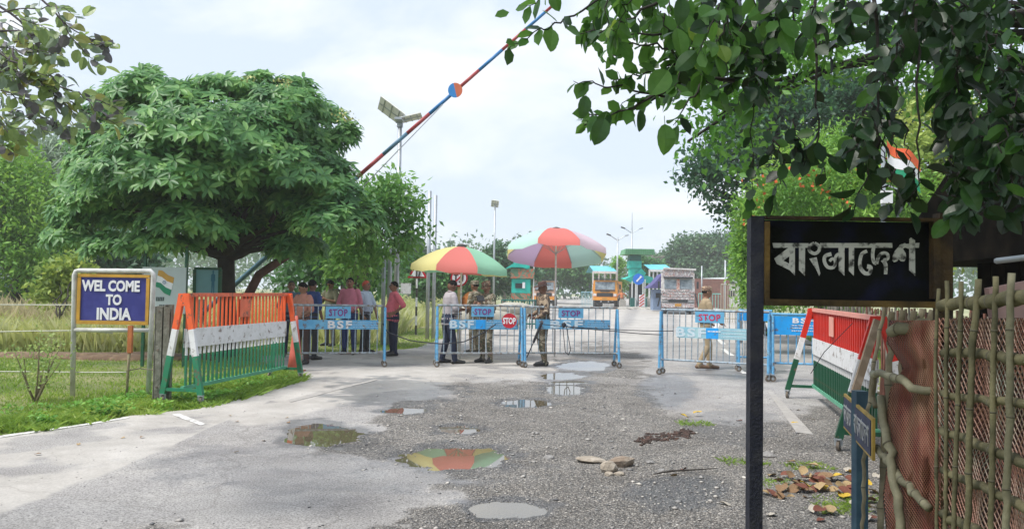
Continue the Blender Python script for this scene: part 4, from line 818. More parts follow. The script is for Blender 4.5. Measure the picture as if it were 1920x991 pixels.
# right side
tree('tall_dark_tree', 'tall dark round crowned tree on the right with a bare low branch', G(1560, 640), [bpx(1345, 320, 26, 60, 38), bpx(1390, 270, 26, 60, 50), bpx(1450, 290, 26, 60, 60), bpx(1320, 345, 26, 32, 22), bpx(1365, 385, 26, 28, 20), bpx(1372, 405, 26, 20, 14), bpx(1480, 220, 26, 70, 50), bpx(1420, 215, 26, 50, 40), bpx(1560, 200, 27, 70, 60), bpx(1510, 330, 26, 70, 60), bpx(1640, 230, 28, 80, 60)], 24000, .20, LDeep, .4, .3, clump=.5, per=14)
tree('young_green_tree', 'fresh green tree at the roadside left of the dark sign pole', G(1440, 630), [bpx(1405, 420, 20, 24, 22), bpx(1402, 470, 20, 20, 30), bpx(1408, 520, 20, 22, 28), bpx(1425, 560, 20, 30, 24), bpx(1430, 400, 20, 30, 26), bpx(1395, 390, 20, 14, 12)], 9000, .13, LBright, .1, .3, clump=.3, per=12, wid=.6)
tree('dense_green_tree', 'dense mid green tree filling the gap behind the dark sign', G(1620, 615), [bpx(1500, 400, 24, 80, 60), bpx(1600, 380, 24, 80, 60), bpx(1440, 480, 24, 50, 60), bpx(1700, 420, 24, 80, 60), bpx(1540, 500, 24, 110, 60)], 12000, .24, LFr, .25, .3, clump=.5, per=12)
fl = tree('flame_tree', 'feathery light green tree dotted with orange flowers behind the dark sign', G(1560, 625), [bpx(1480, 370, 19, 60, 40), bpx(1560, 350, 19, 70, 50), bpx(1640, 360, 19, 60, 50), bpx(1520, 300, 20, 50, 40), bpx(1600, 290, 20, 60, 40), bpx(1700, 380, 19, 50, 50), bpx(1450, 420, 19, 40, 40), bpx(1560, 430, 19, 90, 40), bpx(1540, 540, 20, 90, 60), bpx(1640, 520, 20, 80, 70)], 26000, .16, LBright, .25, .3, clump=.45, per=16, wid=.45, droop=.5)
P, D_ = crown_pts([bpx(1480, 360, 18.6, 60, 36), bpx(1560, 340, 18.6, 70, 46), bpx(1640, 345, 18.6, 60, 46), bpx(1450, 400, 18.6, 40, 30)], 170, (.95, 1.08), .25, 5, .2)
V, F = leaf_arrays(P - np.array(fl.location), rand_unit(len(P)), rand_unit(len(P)), np.full(len(P), .10), LEAF4, 1.6); obj('blossoms', np_mesh('blossoms', V, F, M('flame_flower', (.70, .14, .03), .6, .2)), fl)
tree('yellowish_tree', 'yellowish leafed tree seen through the hanging leaves on the right', G(1780, 610), [bpx(1740, 300, 23, 70, 50), bpx(1820, 280, 23, 70, 60), bpx(1790, 360, 23, 80, 50), bpx(1880, 340, 23, 60, 60), bpx(1750, 220, 24, 60, 40), bpx(1850, 440, 23, 70, 50), bpx(1700, 470, 23, 70, 50)], 14000, .19, LYel, .25, .3, clump=.45, per=12)
# far wood along the horizon
P = []; wb = []
for px in range(-700, 2700, 45):
    Yd = random.uniform(130, 190); hh_ = random.uniform(9, 17); q = A(px, 540, Yd); wb.append((q.x, q.y, hh_ * .36, 7.5, 4, hh_ * .42))
tag(obj('far_wood', crown_mesh('far_wood', wb, 60000, .9, LFar, clump=1.8, per=14, low=.6)), kind='stuff')

# ---- grass
def blades(name, n, X0, X1, Y0, Y1, hgt, wid, mat, test, seed, lean=.35, z0=-.02):
    r = np.random.default_rng(seed); Y = Y0 * (Y1 / Y0) ** r.random(n); X = X0(Y) + (X1(Y) - X0(Y)) * r.random(n); k = test(X, Y, r); X, Y = X[k], Y[k]; n = len(X)
    a = r.random(n) * 6.28; w2 = wid * r.uniform(.6, 1.4, n) * (Y / Y0) ** .35; h_ = hgt * r.uniform(.45, 1.25, n) * (.55 + .9 * fbm(X * .7, Y * .7, seed + 1)); dx, dy = np.cos(a) * w2, np.sin(a) * w2; lx_, ly_ = r.normal(size=n) * lean * h_, r.normal(size=n) * lean * h_
    V = np.empty((n, 4, 3)); V[:, 0] = np.stack([X - dx, Y - dy, np.full(n, z0)], 1); V[:, 1] = np.stack([X + dx, Y + dy, np.full(n, z0)], 1)
    V[:, 2] = np.stack([X + dx * .7 + lx_ * .35, Y + dy * .7 + ly_ * .35, z0 + h_ * .6], 1); V[:, 3] = np.stack([X + lx_, Y + ly_, z0 + h_], 1)
    F = (np.array([(0, 1, 2), (0, 2, 3)])[None] + (np.arange(n) * 4)[:, None, None]).reshape(-1, 3); return tag(obj(name, np_mesh(name, V.reshape(-1, 3), F, mat)), kind='stuff')
LG = leafmat('lawn_grass', [(.06, .12, .015), (.13, .22, .03), (.24, .31, .07)], .35, .9); TG = leafmat('tall_grass', [(.14, .19, .05), (.30, .32, .12), (.50, .46, .26)], .35, .35); RG = leafmat('reed_grass', [(.22, .20, .11), (.30, .27, .15), (.38, .34, .22)], .3, .3)
lxf = lambda Y: edge_x(LE, Y)
blades('lawn_grass', 130000, lambda Y: lxf(Y) - 2.2 - Y * .45, lambda Y: lxf(Y) + .12, 7.6, 30, .055, .006, LG, lambda X, Y, r: r.random(len(X)) < np.clip(.95 - .5 * (fbm(X * 1.2, Y * 1.2, 77) > .62), 0, 1), 11)
blades('verge_weeds', 26000, lambda Y: lxf(Y) - 1.0, lambda Y: lxf(Y) + .10, 8.0, 15, .10, .011, LG, lambda X, Y, r: fbm(X * 2, Y * 2, 78) > .42, 12, .8)
blades('tall_grass', 90000, lambda Y: -Y * .82 - 3, lambda Y: np.minimum(lxf(Y) - 1.5 - (Y - 17) * .02, -Y * .085), 17.5, 120, .62, .018, TG, lambda X, Y, r: (fbm(X * .25, Y * .25, 79) > .34) | (Y > 24), 13)
blades('reed_grass', 7000, lambda Y: -Y * .75, lambda Y: -Y * .50, 20, 34, .85, .010, RG, lambda X, Y, r: fbm(X * .4, Y * .4, 80) > .5, 14, .25)
blades('right_verge_grass', 30000, lambda Y: edge_x(RE, Y) - .05, lambda Y: edge_x(RE, Y) + 9 + Y * .1, 14.5, 60, .12, .010, LG, lambda X, Y, r: r.random(len(X)) < .95, 15)
for i, (px, py) in enumerate(((1515, 879), (1462, 912), (1575, 944), (1575, 958), (1625, 940), (1302, 797), (1395, 870))):
    c = G(px, py); blades('grass_tuft', 260, lambda Y: c.x - .2 + 0 * Y, lambda Y: c.x + .2 + 0 * Y, c.y - .14, c.y + .14, .045, .004, LG, lambda X, Y, r: r.random(len(X)) < .9, 30 + i, .8, .0)
# low broad weeds at the fence foot
n = 9000; Yp = 8.3 + 4.2 * rng.random(n) ** 1.3; Xp = lxf(Yp) - .15 - rng.random(n) ** 1.5 * 1.3; k = (fbm(Xp * 2.2, Yp * 2.2, 55) > .50); Xp, Yp = Xp[k], Yp[k]; n = len(Xp)
V, F = leaf_arrays(np.stack([Xp, Yp, .015 + .10 * rng.random(n) * fbm(Xp * 1.5, Yp * 1.5, 56) * 2], 1), rand_unit(n) * np.array([1, 1, .5]) + np.array([0, 0, .15]), rand_unit(n) * .4 + np.array([0, 0, 1]), rng.uniform(.03, .075, n), LEAF4, 1.1)
tag(obj('low_weeds', np_mesh('low_weeds', V, F, leafmat('weed_leaves', [(.04, .12, .015), (.09, .22, .03), (.18, .32, .06)], .3, 1.5))), kind='stuff')
# dry earth bank
n_ = 40; mb = MB(); P0 = A(0, 664, 15.5); P1 = A(330, 672, 15.5)
for i in range(14):
    q = P0.lerp(P1, i / 13); mb.ell((q.x, 16.2 + random.uniform(-.3, .3), -.05), (.7, .35, .16), 10, 6, jit=.12)
tag(part('earth_bank', mb, M('dry_earth', (.14, .09, .055), .95, .3, 5, col2=(.24, .17, .10), bump=.8, bscale=20), None, True), kind='stuff')
# small bush
bu = empty('small_bush', G(66, 752), 0, 'small twiggy bush with sparse pale leaves left of the welcome sign', 'bush'); Ps = []
for k in range(9):
    q = random.uniform(-1.1, 1.1); e = Vector((math.sin(q) * random.uniform(.3, .62), random.uniform(-.25, .25), random.uniform(.5, .95))); mid = e * .5 + Vector((random.uniform(-.06, .06), 0, -.05)); part('stem', MB().tube([(0, 0, -.02), mid * .5 + Vector((0, 0, -.03)), mid, e * .8, e], [.016, .013, .010, .006, .003], 6), M('stem_bark', (.22, .19, .11), .9, .2, 9) if k == 0 else bpy.data.materials['stem_bark'], bu, True)
    for t_ in (.4, .55, .65, .75, .85, .95, 1.0):
        for _ in range(3):
            tw = e * t_ + Vector((random.gauss(0, .10), random.gauss(0, .08), random.gauss(.02, .07)))
            for _ in range(3): Ps.append(tw + Vector((random.gauss(0, .03), random.gauss(0, .03), random.gauss(0, .03))))
Ps = np.array([tuple(p) for p in Ps]); V, F = leaf_arrays(Ps, rand_unit(len(Ps)), rand_unit(len(Ps)) + np.array([0, 0, .8]), rng.uniform(.03, .06, len(Ps)), LEAF4, 1.1); obj('foliage', np_mesh('foliage', V, F, leafmat('bush_leaves', [(.08, .15, .04), (.18, .26, .08), (.32, .36, .14)], .4, 3)), bu)

# ---- foreground boughs: leaves as separate pieces, the rest as one mass
def leaf_mesh(name, mat, bend):
    prof = [(0, 0), (.16, .10), (.29, .28), (.33, .50), (.28, .72), (.15, .90), (0, 1.0)]; V = []; mb = MB()
    for i, (w_, y) in enumerate(prof):
        zc = -bend * y * y; e = .05 * math.sin(y * 9)
        V += [(w_, y, zc + w_ * .35 + e * .1), (0, y, zc), (-w_, y, zc + w_ * .35 - e * .1)]
    F = []
    for i in range(len(prof) - 1):
        a = 3 * i
        F += [(a, a + 1, a + 4, a + 3), (a + 1, a + 2, a + 5, a + 4)]
    mb.add(V, F); mb.tube([(0, -.28, .03), (0, 0, 0)], .012, 4); return mesh_of(name, mb, mat)
def mk_twigs(root, twigs, leaf_len, mats, budget, bark, den=1.0, droop=.5, seed=3, extra=(), mats2=None, split=9e9):
    """twigs: list of (points [(px,py,Y)..], radius, leaf scale); leaves alternate along each"""
    r = random.Random(seed); o = root.location; bmb = MB(); cand = []
    for pts, rad, ls in twigs:
        W_ = [A(*p) for p in pts]; fine = []
        for i in range(len(W_) - 1):
            for k in range(4):
                q = W_[i].lerp(W_[i + 1], k / 4) + Vector((r.gauss(0, 1), r.gauss(0, 1), r.gauss(0, 1))) * leaf_len * .10; fine.append(q)
        fine.append(W_[-1]); bmb = MB(); bmb.tube([q - o for q in fine], [rad * (1 - .75 * i / (len(fine) - 1)) for i in range(len(fine))], 5); part('branch', bmb, bark, root, True)
        tot = sum((fine[i + 1] - fine[i]).length for i in range(len(fine) - 1)); nl = max(3, int(tot / (leaf_len * .40) * den * ls))
        for j in range(nl):
            t = (j + .5) / nl; t = t ** .85; f = t * (len(fine) - 1); i = min(int(f), len(fine) - 2); p = fine[i].lerp(fine[i + 1], f - i); tg = (fine[i + 1] - fine[i]).normalized()
            sd_ = Vector((r.gauss(0, 1), r.gauss(0, 1), r.gauss(0, .8))); sd_ -= tg * sd_.dot(tg); sd_.normalize(); dr = (tg * .6 + sd_ + Vector((0, 0, -droop))).normalized()
            nm = Vector((r.gauss(0, .7), r.gauss(-.35, .6), r.gauss(.6, .5))); cand.append((p, dr, nm, leaf_len * r.uniform(.7, 1.2)))
    for c in extra: cand.append(c)
    def gap(c):                                # openings between the boughs
        q = c[0] + c[1] * c[3] * .5; a_, b_ = to_px(np.array([tuple(q)])); a_, b_ = float(a_[0]), float(b_[0])
        return any(x0 < a_ < x1 and y0 < b_ < y1 for x0, y0, x1, y1 in ((1640, 245, 1735, 335), (1635, 340, 1690, 395), (1505, 95, 1600, 165), (1690, 110, 1750, 235))) and r.random() < .9
    cand = [c for c in cand if not gap(c)]
    cand.sort(key=lambda c: c[0].y / c[3]); ms = [leaf_mesh('leaf', m_, b) for m_ in mats for b in (.10, .35)]; ms2 = [leaf_mesh('leaf', m_, b) for m_ in (mats2 or mats) for b in (.10, .35)]
    for i, (p, dr, nm, sz) in enumerate(cand[:budget]):
        x = dr.cross(nm)
        if x.length < 1e-3: x = dr.orthogonal()
        x.normalize(); z = x.cross(dr); mm = Matrix((x, dr, z)).transposed().to_4x4()
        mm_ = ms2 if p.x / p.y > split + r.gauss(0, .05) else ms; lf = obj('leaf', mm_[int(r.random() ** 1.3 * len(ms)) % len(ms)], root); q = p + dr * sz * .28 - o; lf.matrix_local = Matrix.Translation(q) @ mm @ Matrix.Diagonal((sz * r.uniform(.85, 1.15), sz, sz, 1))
    rest = cand[budget:]
    if rest:
        P = np.array([tuple(c[0] - o) for c in rest]); D_ = np.array([tuple(c[1]) for c in rest]); Nn = np.array([tuple(c[2]) for c in rest]); S = np.array([c[3] for c in rest])
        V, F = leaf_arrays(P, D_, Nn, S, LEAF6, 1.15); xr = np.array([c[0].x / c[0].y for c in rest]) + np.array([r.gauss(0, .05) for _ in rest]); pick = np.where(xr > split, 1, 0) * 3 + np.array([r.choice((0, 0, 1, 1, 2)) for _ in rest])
        tag(obj('foliage', np_mesh('foliage', V, F, [mats[0], mats[1], mats[2], (mats2 or mats)[0], (mats2 or mats)[1], (mats2 or mats)[2]], midx=np.repeat(pick, 6)), root), kind='stuff')
def mat_leaf_near(name, a, b, tr): return leafmat(name, [a, b], tr, 3, .38, .5, 1.0)
N1 = mat_leaf_near('fig_leaf_shaded', (.012, .040, .012), (.028, .080, .020), .16); N2 = mat_leaf_near('fig_leaf_green', (.045, .15, .022), (.09, .23, .04), .42); N2b = mat_leaf_near('fig_leaf_lit', (.055, .16, .025), (.11, .26, .05), .45); N3 = mat_leaf_near('fig_leaf_deep_shade', (.012, .022, .010), (.022, .042, .016), .10); N4 = mat_leaf_near('fig_leaf_yellowish', (.14, .26, .03), (.20, .32, .05), .45); N5 = mat_leaf_near('fig_leaf_mid', (.025, .085, .018), (.05, .13, .03), .3)  # shade and sunlight put into the leaf colours: dark set and bright set
FB_ = M('fig_bark', (.045, .038, .035), .85, .3, 20, bump=.4)
rt_ = empty('overhanging_fig_tree', (6.3, 2.5, 0), 0, 'fig tree whose dark leafy boughs hang over the top right of the view', 'tree')
part('trunk', MB().tube([(0, 0, -.1), (.05, .05, 1.2), (-.1, .1, 2.4), (-.6, .2, 3.4), (-1.6, .3, 4.2)], [.42, .34, .30, .26, .20], 14), BARK, rt_, True)
tw = [([(1150, -30, 3.4), (1090, 20, 3.3), (1040, 45, 3.25), (1000, 62, 3.2), (950, 95, 3.2)], .006, .75),
      ([(1040, -40, 3.2), (1010, 0, 3.2), (985, 12, 3.2)], .004, 1.0), ([(1260, -20, 3.2), (1190, 30, 3.2), (1120, 60, 3.2), (1085, 65, 3.2)], .008, 1.2), ([(1240, 60, 3.4), (1180, 70, 3.4), (1140, 95, 3.4)], .006, 1.3),
      ([(1400, 110, 3.5), (1330, 105, 3.4), (1270, 115, 3.3), (1200, 140, 3.3), (1150, 150, 3.3)], .009, 1.5), ([(1380, 150, 3.4), (1290, 150, 3.3), (1210, 185, 3.2), (1160, 215, 3.2), (1105, 215, 3.2)], .011, 1.4),
      ([(1330, 130, 3.5), (1260, 165, 3.4), (1190, 205, 3.4), (1120, 225, 3.4), (1095, 235, 3.4)], .009, 1.0), ([(1300, 120, 3.3), (1240, 90, 3.3), (1190, 80, 3.3), (1140, 105, 3.3)], .007, 1.3), ([(1250, 180, 3.3), (1180, 170, 3.3), (1120, 155, 3.3), (1075, 152, 3.3)], .006, .8),
      ([(1320, 150, 3.0), (1290, 190, 3.0), (1262, 235, 3.0)], .006, 1.0), ([(1210, 170, 3.3), (1168, 190, 3.3), (1165, 220, 3.3)], .003, .4), ([(1430, -10, 3.2), (1425, 120, 3.2), (1410, 250, 3.3), (1408, 400, 3.3)], .005, .7),
      ([(1530, -10, 3.0), (1528, 120, 3.0), (1532, 260, 3.0), (1548, 330, 3.0)], .007, .75), ([(1640, -10, 2.9), (1652, 120, 2.9), (1648, 260, 2.9), (1600, 400, 3.0)], .008, .9), ([(1700, -10, 2.9), (1690, 80, 2.9), (1650, 170, 2.9)], .006, .7), ([(1722, 10, 2.9), (1722, 200, 2.9), (1728, 330, 2.9), (1700, 390, 3.0)], .006, 1.0)]
rr_ = random.Random(11)
def hang(x0, x1, y0, y1, n, l0, l1, Ya, Yb, ls):
    for _ in range(n):
        x, y, Yd = rr_.uniform(x0, x1), rr_.uniform(y0, y1), rr_.uniform(Ya, Yb); l_ = rr_.uniform(l0, l1); dx = rr_.uniform(-.6, .6) * l_
        tw.append(([(x, y, Yd), (x + dx * .4, y + l_ * .5, Yd), (x + dx, y + l_, Yd)], .004, ls))
hang(1100, 1450, -40, 30, 24, 50, 100, 2.9, 4.0, 1.5); hang(1330, 1900, -50, 20, 44, 50, 110, 2.6, 4.2, 1.6); hang(1370, 1450, 60, 130, 9, 40, 80, 2.9, 3.6, 1.5); hang(1270, 1400, 30, 110, 14, 50, 90, 2.8, 3.6, 1.6)
hang(1570, 1710, 190, 235, 14, 40, 110, 2.7, 3.4, 1.4); hang(1640, 1720, 60, 130, 6, 40, 80, 2.8, 3.4, 1.3); hang(1770, 1930, 0, 270, 52, 50, 100, 2.5, 3.6, 1.6); hang(1440, 1500, 220, 290, 5, 50, 90, 2.9, 3.3, 1.1); hang(1650, 1740, 300, 345, 6, 25, 50, 2.7, 3.2, 1.2); hang(1770, 1925, 260, 370, 22, 25, 60, 2.6, 3.4, 1.5)
big = []
for (px, py, sz, an) in ((1138, 232, .10, -1.9), (1262, 142, .12, -2.2), (1265, 60, .12, -1.4), (1245, 240, .11, -1.5), (1035, 65, .09, -1.6), (1278, 5, .10, -1.6), (955, 45, .06, -2.8), (1100, 190, .085, -1.7), (1300, 95, .12, -1.2)):
    p = A(px, py - 22, 2.9); big.append((p, Vector((math.cos(an), -.2, math.sin(an))), Vector((.2, -.9, .35)), sz))
mk_twigs(rt_, tw, .080, [N2, N2b, N5, N5, N2, N4], 290, FB_, 1.0, .55, 3, big, [N1, N1, N3, N5, N1, N2], .30)  # boughs to the right take the shade-darkened leaf colours
# unseen leaves added over and behind the camera to shade the near ground
cb = [(-3.4 + 1.6 * i + random.uniform(-.4, .4), y, random.uniform(4.5, 5.3), 1.5, 1.5, .6) for i in range(1, 8) for y in (-5.5, -3.5, -1.4, .8, 2.8)] + [(4.6, 6.2, 4.6, 1.4, 1.4, .8), (6.2, 7.0, 4.8, 1.5, 1.5, .9), (6.6, 4.5, 4.6, 1.6, 1.6, .9)]
tag(obj('unseen_shade_foliage', crown_mesh('unseen_shade_foliage', cb, 17000, .17, N1, clump=.5, per=10, wid=1.1, low=.9, shell=(.2, 1.0), zmin=3.2, origin=tuple(rt_.location)), rt_), kind='stuff')
mb = MB()
for b in cb: limb(mb, (-.9, .25, 3.7), Vector(b[:3]) - rt_.location, .09, .02, .05)
part('limbs', mb, BARK, rt_, True)
# small-leaved bough farther off, behind the fig twigs
sb = empty('small_leaved_tree', (7.2, 7.5, 0), 0, 'tree with small bright leaves showing between the fig boughs', 'tree')
part('trunk', MB().tube([(0, 0, -.1), (-.1, 0, 2), (-.6, 0, 3.2), (-1.5, -.3, 4.0)], [.22, .18, .15, .10], 10), BARK, sb, True)
obj('crown', crown_mesh('crown', [bpx(1340, 200, 7, 50, 55), bpx(1300, 260, 7, 35, 28), bpx(1400, 130, 7, 60, 60), bpx(1480, 110, 7, 60, 70), bpx(1560, 90, 7, 60, 60), bpx(1400, 280, 7, 45, 40), bpx(1310, 110, 7, 30, 40), bpx(1500, 40, 7, 90, 40), bpx(1750, 90, 7, 90, 90), bpx(1880, 200, 7, 60, 120), bpx(1880, 400, 7, 60, 60)], 6500, .085, GRN('small_bright_leaves', (.03, .10, .015), (.07, .19, .03), (.14, .28, .06), .4, 1), clump=.25, per=9, wid=.85, low=.9, origin=tuple(sb.location)), sb)
mb = MB()
for q in ((1340, 220), (1290, 265), (1400, 130), (1480, 110), (1560, 90), (1500, 40), (1430, 190)): limb(mb, (-1.5, -.3, 4.0), A(*q, 7) - sb.location, .05, .012, .08)
part('limbs', mb, FB_, sb, True)

# left foreground bough
lt_ = empty('left_bough_tree', (-5.2, 3.8, 0), 0, 'tree reaching in at the top left with small rounded purple green leaves', 'tree')
part('trunk', MB().tube([(0, 0, -.1), (.05, 0, 1.5), (.1, .1, 2.8), (.3, .3, 4.4)], [.2, .17, .14, .10], 10), BARKL, lt_, True)
tw2 = [([(-40, -20, 4.8), (40, 40, 4.8), (62, 75, 4.8), (70, 110, 4.8)], .010, .8), ([(-40, 60, 4.8), (60, 60, 4.8), (130, 70, 4.8), (185, 85, 4.8), (205, 88, 4.8)], .008, 1.3), ([(60, -20, 4.8), (110, 30, 4.8), (140, 60, 4.8), (190, 80, 4.8)], .008, 1.1), ([(100, 10, 4.7), (150, 90, 4.7), (190, 125, 4.7)], .005, 1.2), ([(-40, 110, 4.8), (60, 150, 4.8), (130, 170, 4.8), (190, 190, 4.8), (230, 215, 4.8)], .009, 1.4), ([(90, 150, 4.7), (130, 190, 4.7), (190, 225, 4.7), (240, 235, 4.7)], .006, 1.3), ([(-40, 80, 4.6), (40, 120, 4.6), (100, 175, 4.6), (150, 225, 4.6)], .008, 1.5),
       ([(-30, 150, 4.6), (30, 185, 4.6), (60, 205, 4.6)], .006, 1.4), ([(-30, 130, 4.6), (20, 130, 4.6), (80, 140, 4.6), (120, 140, 4.6)], .006, 1.4), ([(-30, 200, 4.5), (5, 235, 4.5), (35, 265, 4.5)], .006, 1.8), ([(-30, 240, 4.5), (0, 270, 4.5), (22, 285, 4.5)], .005, 1.5), ([(-30, 20, 4.8), (40, 20, 4.8), (110, 15, 4.8), (160, 35, 4.8)], .006, 1.1), ([(-30, 90, 4.8), (50, 95, 4.8), (110, 110, 4.8)], .006, 1.3), ([(20, 95, 4.6), (60, 130, 4.6), (90, 160, 4.6)], .006, 1.6), ([(150, 170, 4.7), (180, 205, 4.7), (175, 240, 4.7)], .004, 1.3), ([(100, 170, 4.7), (125, 215, 4.7), (140, 235, 4.7)], .004, 1.3)]
hl = []
for _ in range(34):
    x, y = rr_.uniform(-40, 90), rr_.uniform(20, 250); Yd = rr_.uniform(4.4, 5.2); l_ = rr_.uniform(40, 80); hl.append(([(x, y, Yd), (x + l_ * .6, y + l_ * rr_.uniform(0, .4), Yd), (x + l_, y + l_ * rr_.uniform(.1, .7), Yd)], .004, 1.3))
NL1 = mat_leaf_near('bough_leaf_purple', (.11, .10, .12), (.19, .18, .19), .25); NL2 = mat_leaf_near('bough_leaf_green', (.16, .26, .08), (.28, .38, .15), .45); NL3 = mat_leaf_near('bough_leaf_grey', (.18, .25, .18), (.28, .36, .27), .35); NL4 = mat_leaf_near('bough_leaf_yellow', (.26, .30, .08), (.36, .36, .12), .4)
mk_twigs(lt_, tw2 + hl, .082, [NL2, NL3, NL1, NL2, NL4, NL2], 290, M('bough_bark', (.12, .10, .11), .85, .2, 20), 1.0, .3, 9)
mb = MB()
for (px, py) in ((-40, -20), (-40, 60), (60, -20), (-40, 110), (-40, 80), (-30, 200)): limb(mb, (.3, .3, 4.4), A(px, py, 4.8) - lt_.location, .05, .012, .05)
part('limbs', mb, BARKL, lt_, True)

# ------------------------------------------------------------------ poles, lamps, signs, towers
def lamp_pole(px, ytop, Y, r, name, label, ybase=None, group=None, taper=.8):
    tp = A(px, ytop, Y); t = empty(name, (tp.x, Y, 0), 0, label, 'lamp post' if 'lamp' in name else 'pole', group)
    part('pole', MB().tube([(0, 0, -.1), (0, 0, tp.z)], [r, r * taper], 10), MT['galv'], t, True); return t, tp.z
PANEL = M('solar_panel', (.10, .12, .15), .25, .1, 3); PBACK = M('panel_back', (.80, .79, .72), .5, .1, 6)
def panel(t, c, w, l, rot, cells=True):
    Rm = Euler(rot).to_matrix(); pb = part('solar_panel', MB().box(c, (w, l, .03), Rm), PBACK, t)
    part('panel_glass', MB().box(Vector(c) + Rm @ Vector((0, 0, .018)), (w * .95, l * .95, .006), Rm), PANEL, pb)
    mb = MB()
    for k in (-1, 0, 1): mb.box(Vector(c) + Rm @ Vector((k * w * .3, 0, -.022)), (.03, l * .98, .015), Rm)
    mb.box(Vector(c) + Rm @ Vector((0, 0, -.022)), (w * .98, .03, .013), Rm); part('panel_rail', mb, MT['galv'], pb)
t, z = lamp_pole(750, 232, 22, .075, 'solar_lamp_post', 'tall solar lamp post with two tilted panels right of the broad tree')
panel(t, (-.26, 0, z + .36), .86, .60, (R(-30), R(36), 0)); panel(t, (.32, 0, z + .18), .62, .42, (R(-10), R(-14), 0))
part('lamp_arm', MB().tube([(-.1, 0, z - .05), (.12, 0, z + .1), (.3, 0, z + .16)], .03, 6).box((0, 0, z - .02), (.16, .14, .16)), MT['galv'], t); part('clamp', MB().box((0, 0, z * .52), (.2, .2, .08)), MT['galv'], t); part('meter_box', MB().box((.28, -.1, 1.55), (.28, .12, .30)), MT['offwhite'], t)
part('lamp_head', MB().box((.02, -.3, z + .05), (.2, .45, .06)), MT['galv'], t)
t, z = lamp_pole(928, 385, 42, .06, 'solar_lamp_post', 'thin far solar lamp post above the yellow umbrella'); panel(t, (0, 0, z + .10), .42, .45, (R(-50), R(8), 0)); part('lamp_arm', MB().tube([(0, 0, z - .3), (0, -.2, z - .1), (0, -.5, z - .1)], .02, 6), MT['galv'], t)
for px, yt, Y, r, lb in ((721, 445, 21, .055, 'short grey pole standing left of the solar lamp pair'), (734, 372, 21, .06, 'grey pole just left of the big solar lamp post'), (806, 358, 24, .06, 'tall grey pole, left of the pair beside the warning triangle'), (817, 366, 24, .055, 'tall grey pole, right of the pair beside the warning triangle')):
    lamp_pole(px, yt, Y, r, 'metal_pole', lb, taper=1.0)
for px, yt, Y, lb, hasant in ((1158, 445, 78, 'double arm street light left of the teal tower', 0), (1185, 432, 85, 'double arm street light with a tall aerial above the teal tower', 1)):
    t, z = lamp_pole(px, yt, Y, .10, 'street_lamp', lb); k = Y / 1440
    part('lamp_arm', MB().tube([(0, 0, z - .3), (-14 * k, 0, z + 4 * k)], .05, 6), MT['galv'], t); part('lamp_arm', MB().tube([(0, 0, z - .3), (14 * k, 0, z + 3 * k)], .05, 6), MT['galv'], t)
    part('lamp_head', MB().box((-17 * k, 0, z + 5 * k), (8 * k, .3, .12), (0, R(18), 0)), MT['rubber'], t); part('lamp_head', MB().box((17 * k, 0, z + 4 * k), (7 * k, .3, .12), (0, R(-14), 0)), MT['galv'], t)
    if hasant: part('aerial', MB().tube([(0, 0, z - .2), (0, 0, z + 34 * k)], [.07, .02], 6), MT['galv'], t)
for px, yt, Y, lb in ((1360, 487, 50, 'grey pole standing in front of the pale far building'), (1316, 498, 60, 'thin pale pole right of the painted truck'), (1389, 478, 24, 'yellowish wooden pole at the left of the green roadside tree')):
    lamp_pole(px, yt, Y, .05, 'metal_pole', lb, taper=1.0)

# road signs
Ysg = 26; c = A(783, 512, Ysg)
ts = empty('triangle_sign', (c.x, Ysg, 0), 0, 'red rimmed warning triangle on a banded pole left of the yellow umbrella', 'road sign')
RW = MT['redstop']; k = Ysg / 1440
part('rim', MB().prism([(-19 * k, -9 * k), (19 * k, -9 * k), (0, 24 * k)], (0, 0, c.z), (1, 0, 0), (0, 0, 1), -.02), RW, ts); part('face', MB().prism([(-13 * k, -6 * k), (13 * k, -6 * k), (0, 17 * k)], (0, -.03, c.z), (1, 0, 0), (0, 0, 1), -.01), MT['white'], ts)
part('symbol', MB().box((-.03, -.05, c.z - .02), (.05, .01, .2)).box((.07, -.05, c.z - .02), (.05, .01, .18), (0, R(14), 0)).box((.02, -.05, c.z + .08), (.16, .01, .04)), MT['rubber'], ts)
for i in range(6): part('pole_band', MB().tube([(-.02, 0, i * c.z / 6.6), (-.02, 0, (i + 1) * c.z / 6.6)], .035, 8), [MT['rubber'], MT['offwhite']][i % 2], ts)
Yn = 19; c = A(861, 521, Yn); k = Yn / 1440
ns = empty('no_horn_sign', (c.x, Yn, 0), 0, 'round red rimmed prohibition sign under the yellow umbrella', 'road sign')
part('rim', MB().disc((0, 0, c.z), (0, 1, 0), 16 * k, .03, 28), RW, ns); part('face', MB().disc((0, -.02, c.z), (0, 1, 0), 13 * k, .02, 28), MT['white'], ns)
part('slash', MB().box((0, -.035, c.z), (25 * k, .01, .035), (0, R(-45), 0)), RW, ns)
part('symbol', MB().prism([(-.07, -.06), (-.03, -.06), (-.03, .06), (.02, .06), (-.05, .14), (-.12, .06), (-.07, .06)], (-.03, -.033, c.z), (1, 0, 0), (0, 0, 1), -.006), MT['rubber'], ns)
part('symbol', MB().ell((.075, -.035, c.z + .01), (.035, .008, .10), 10, 8).box((.02, -.035, c.z - .09), (.05, .008, .03)), MT['rubber'], ns)
part('wooden_post', MB().box((.02, .03, (c.z - .2) / 2), (.11, .07, c.z - .2)), M('yellow_wood', (.36, .28, .13), .8, .2, 9), ns)
part('orange_bundle', MB().ell((.30, .1, 1.25), (.24, .1, .24), 10, 8, jit=.15), M('orange_cloth', (.60, .22, .06), .8, .2, 9), ns)

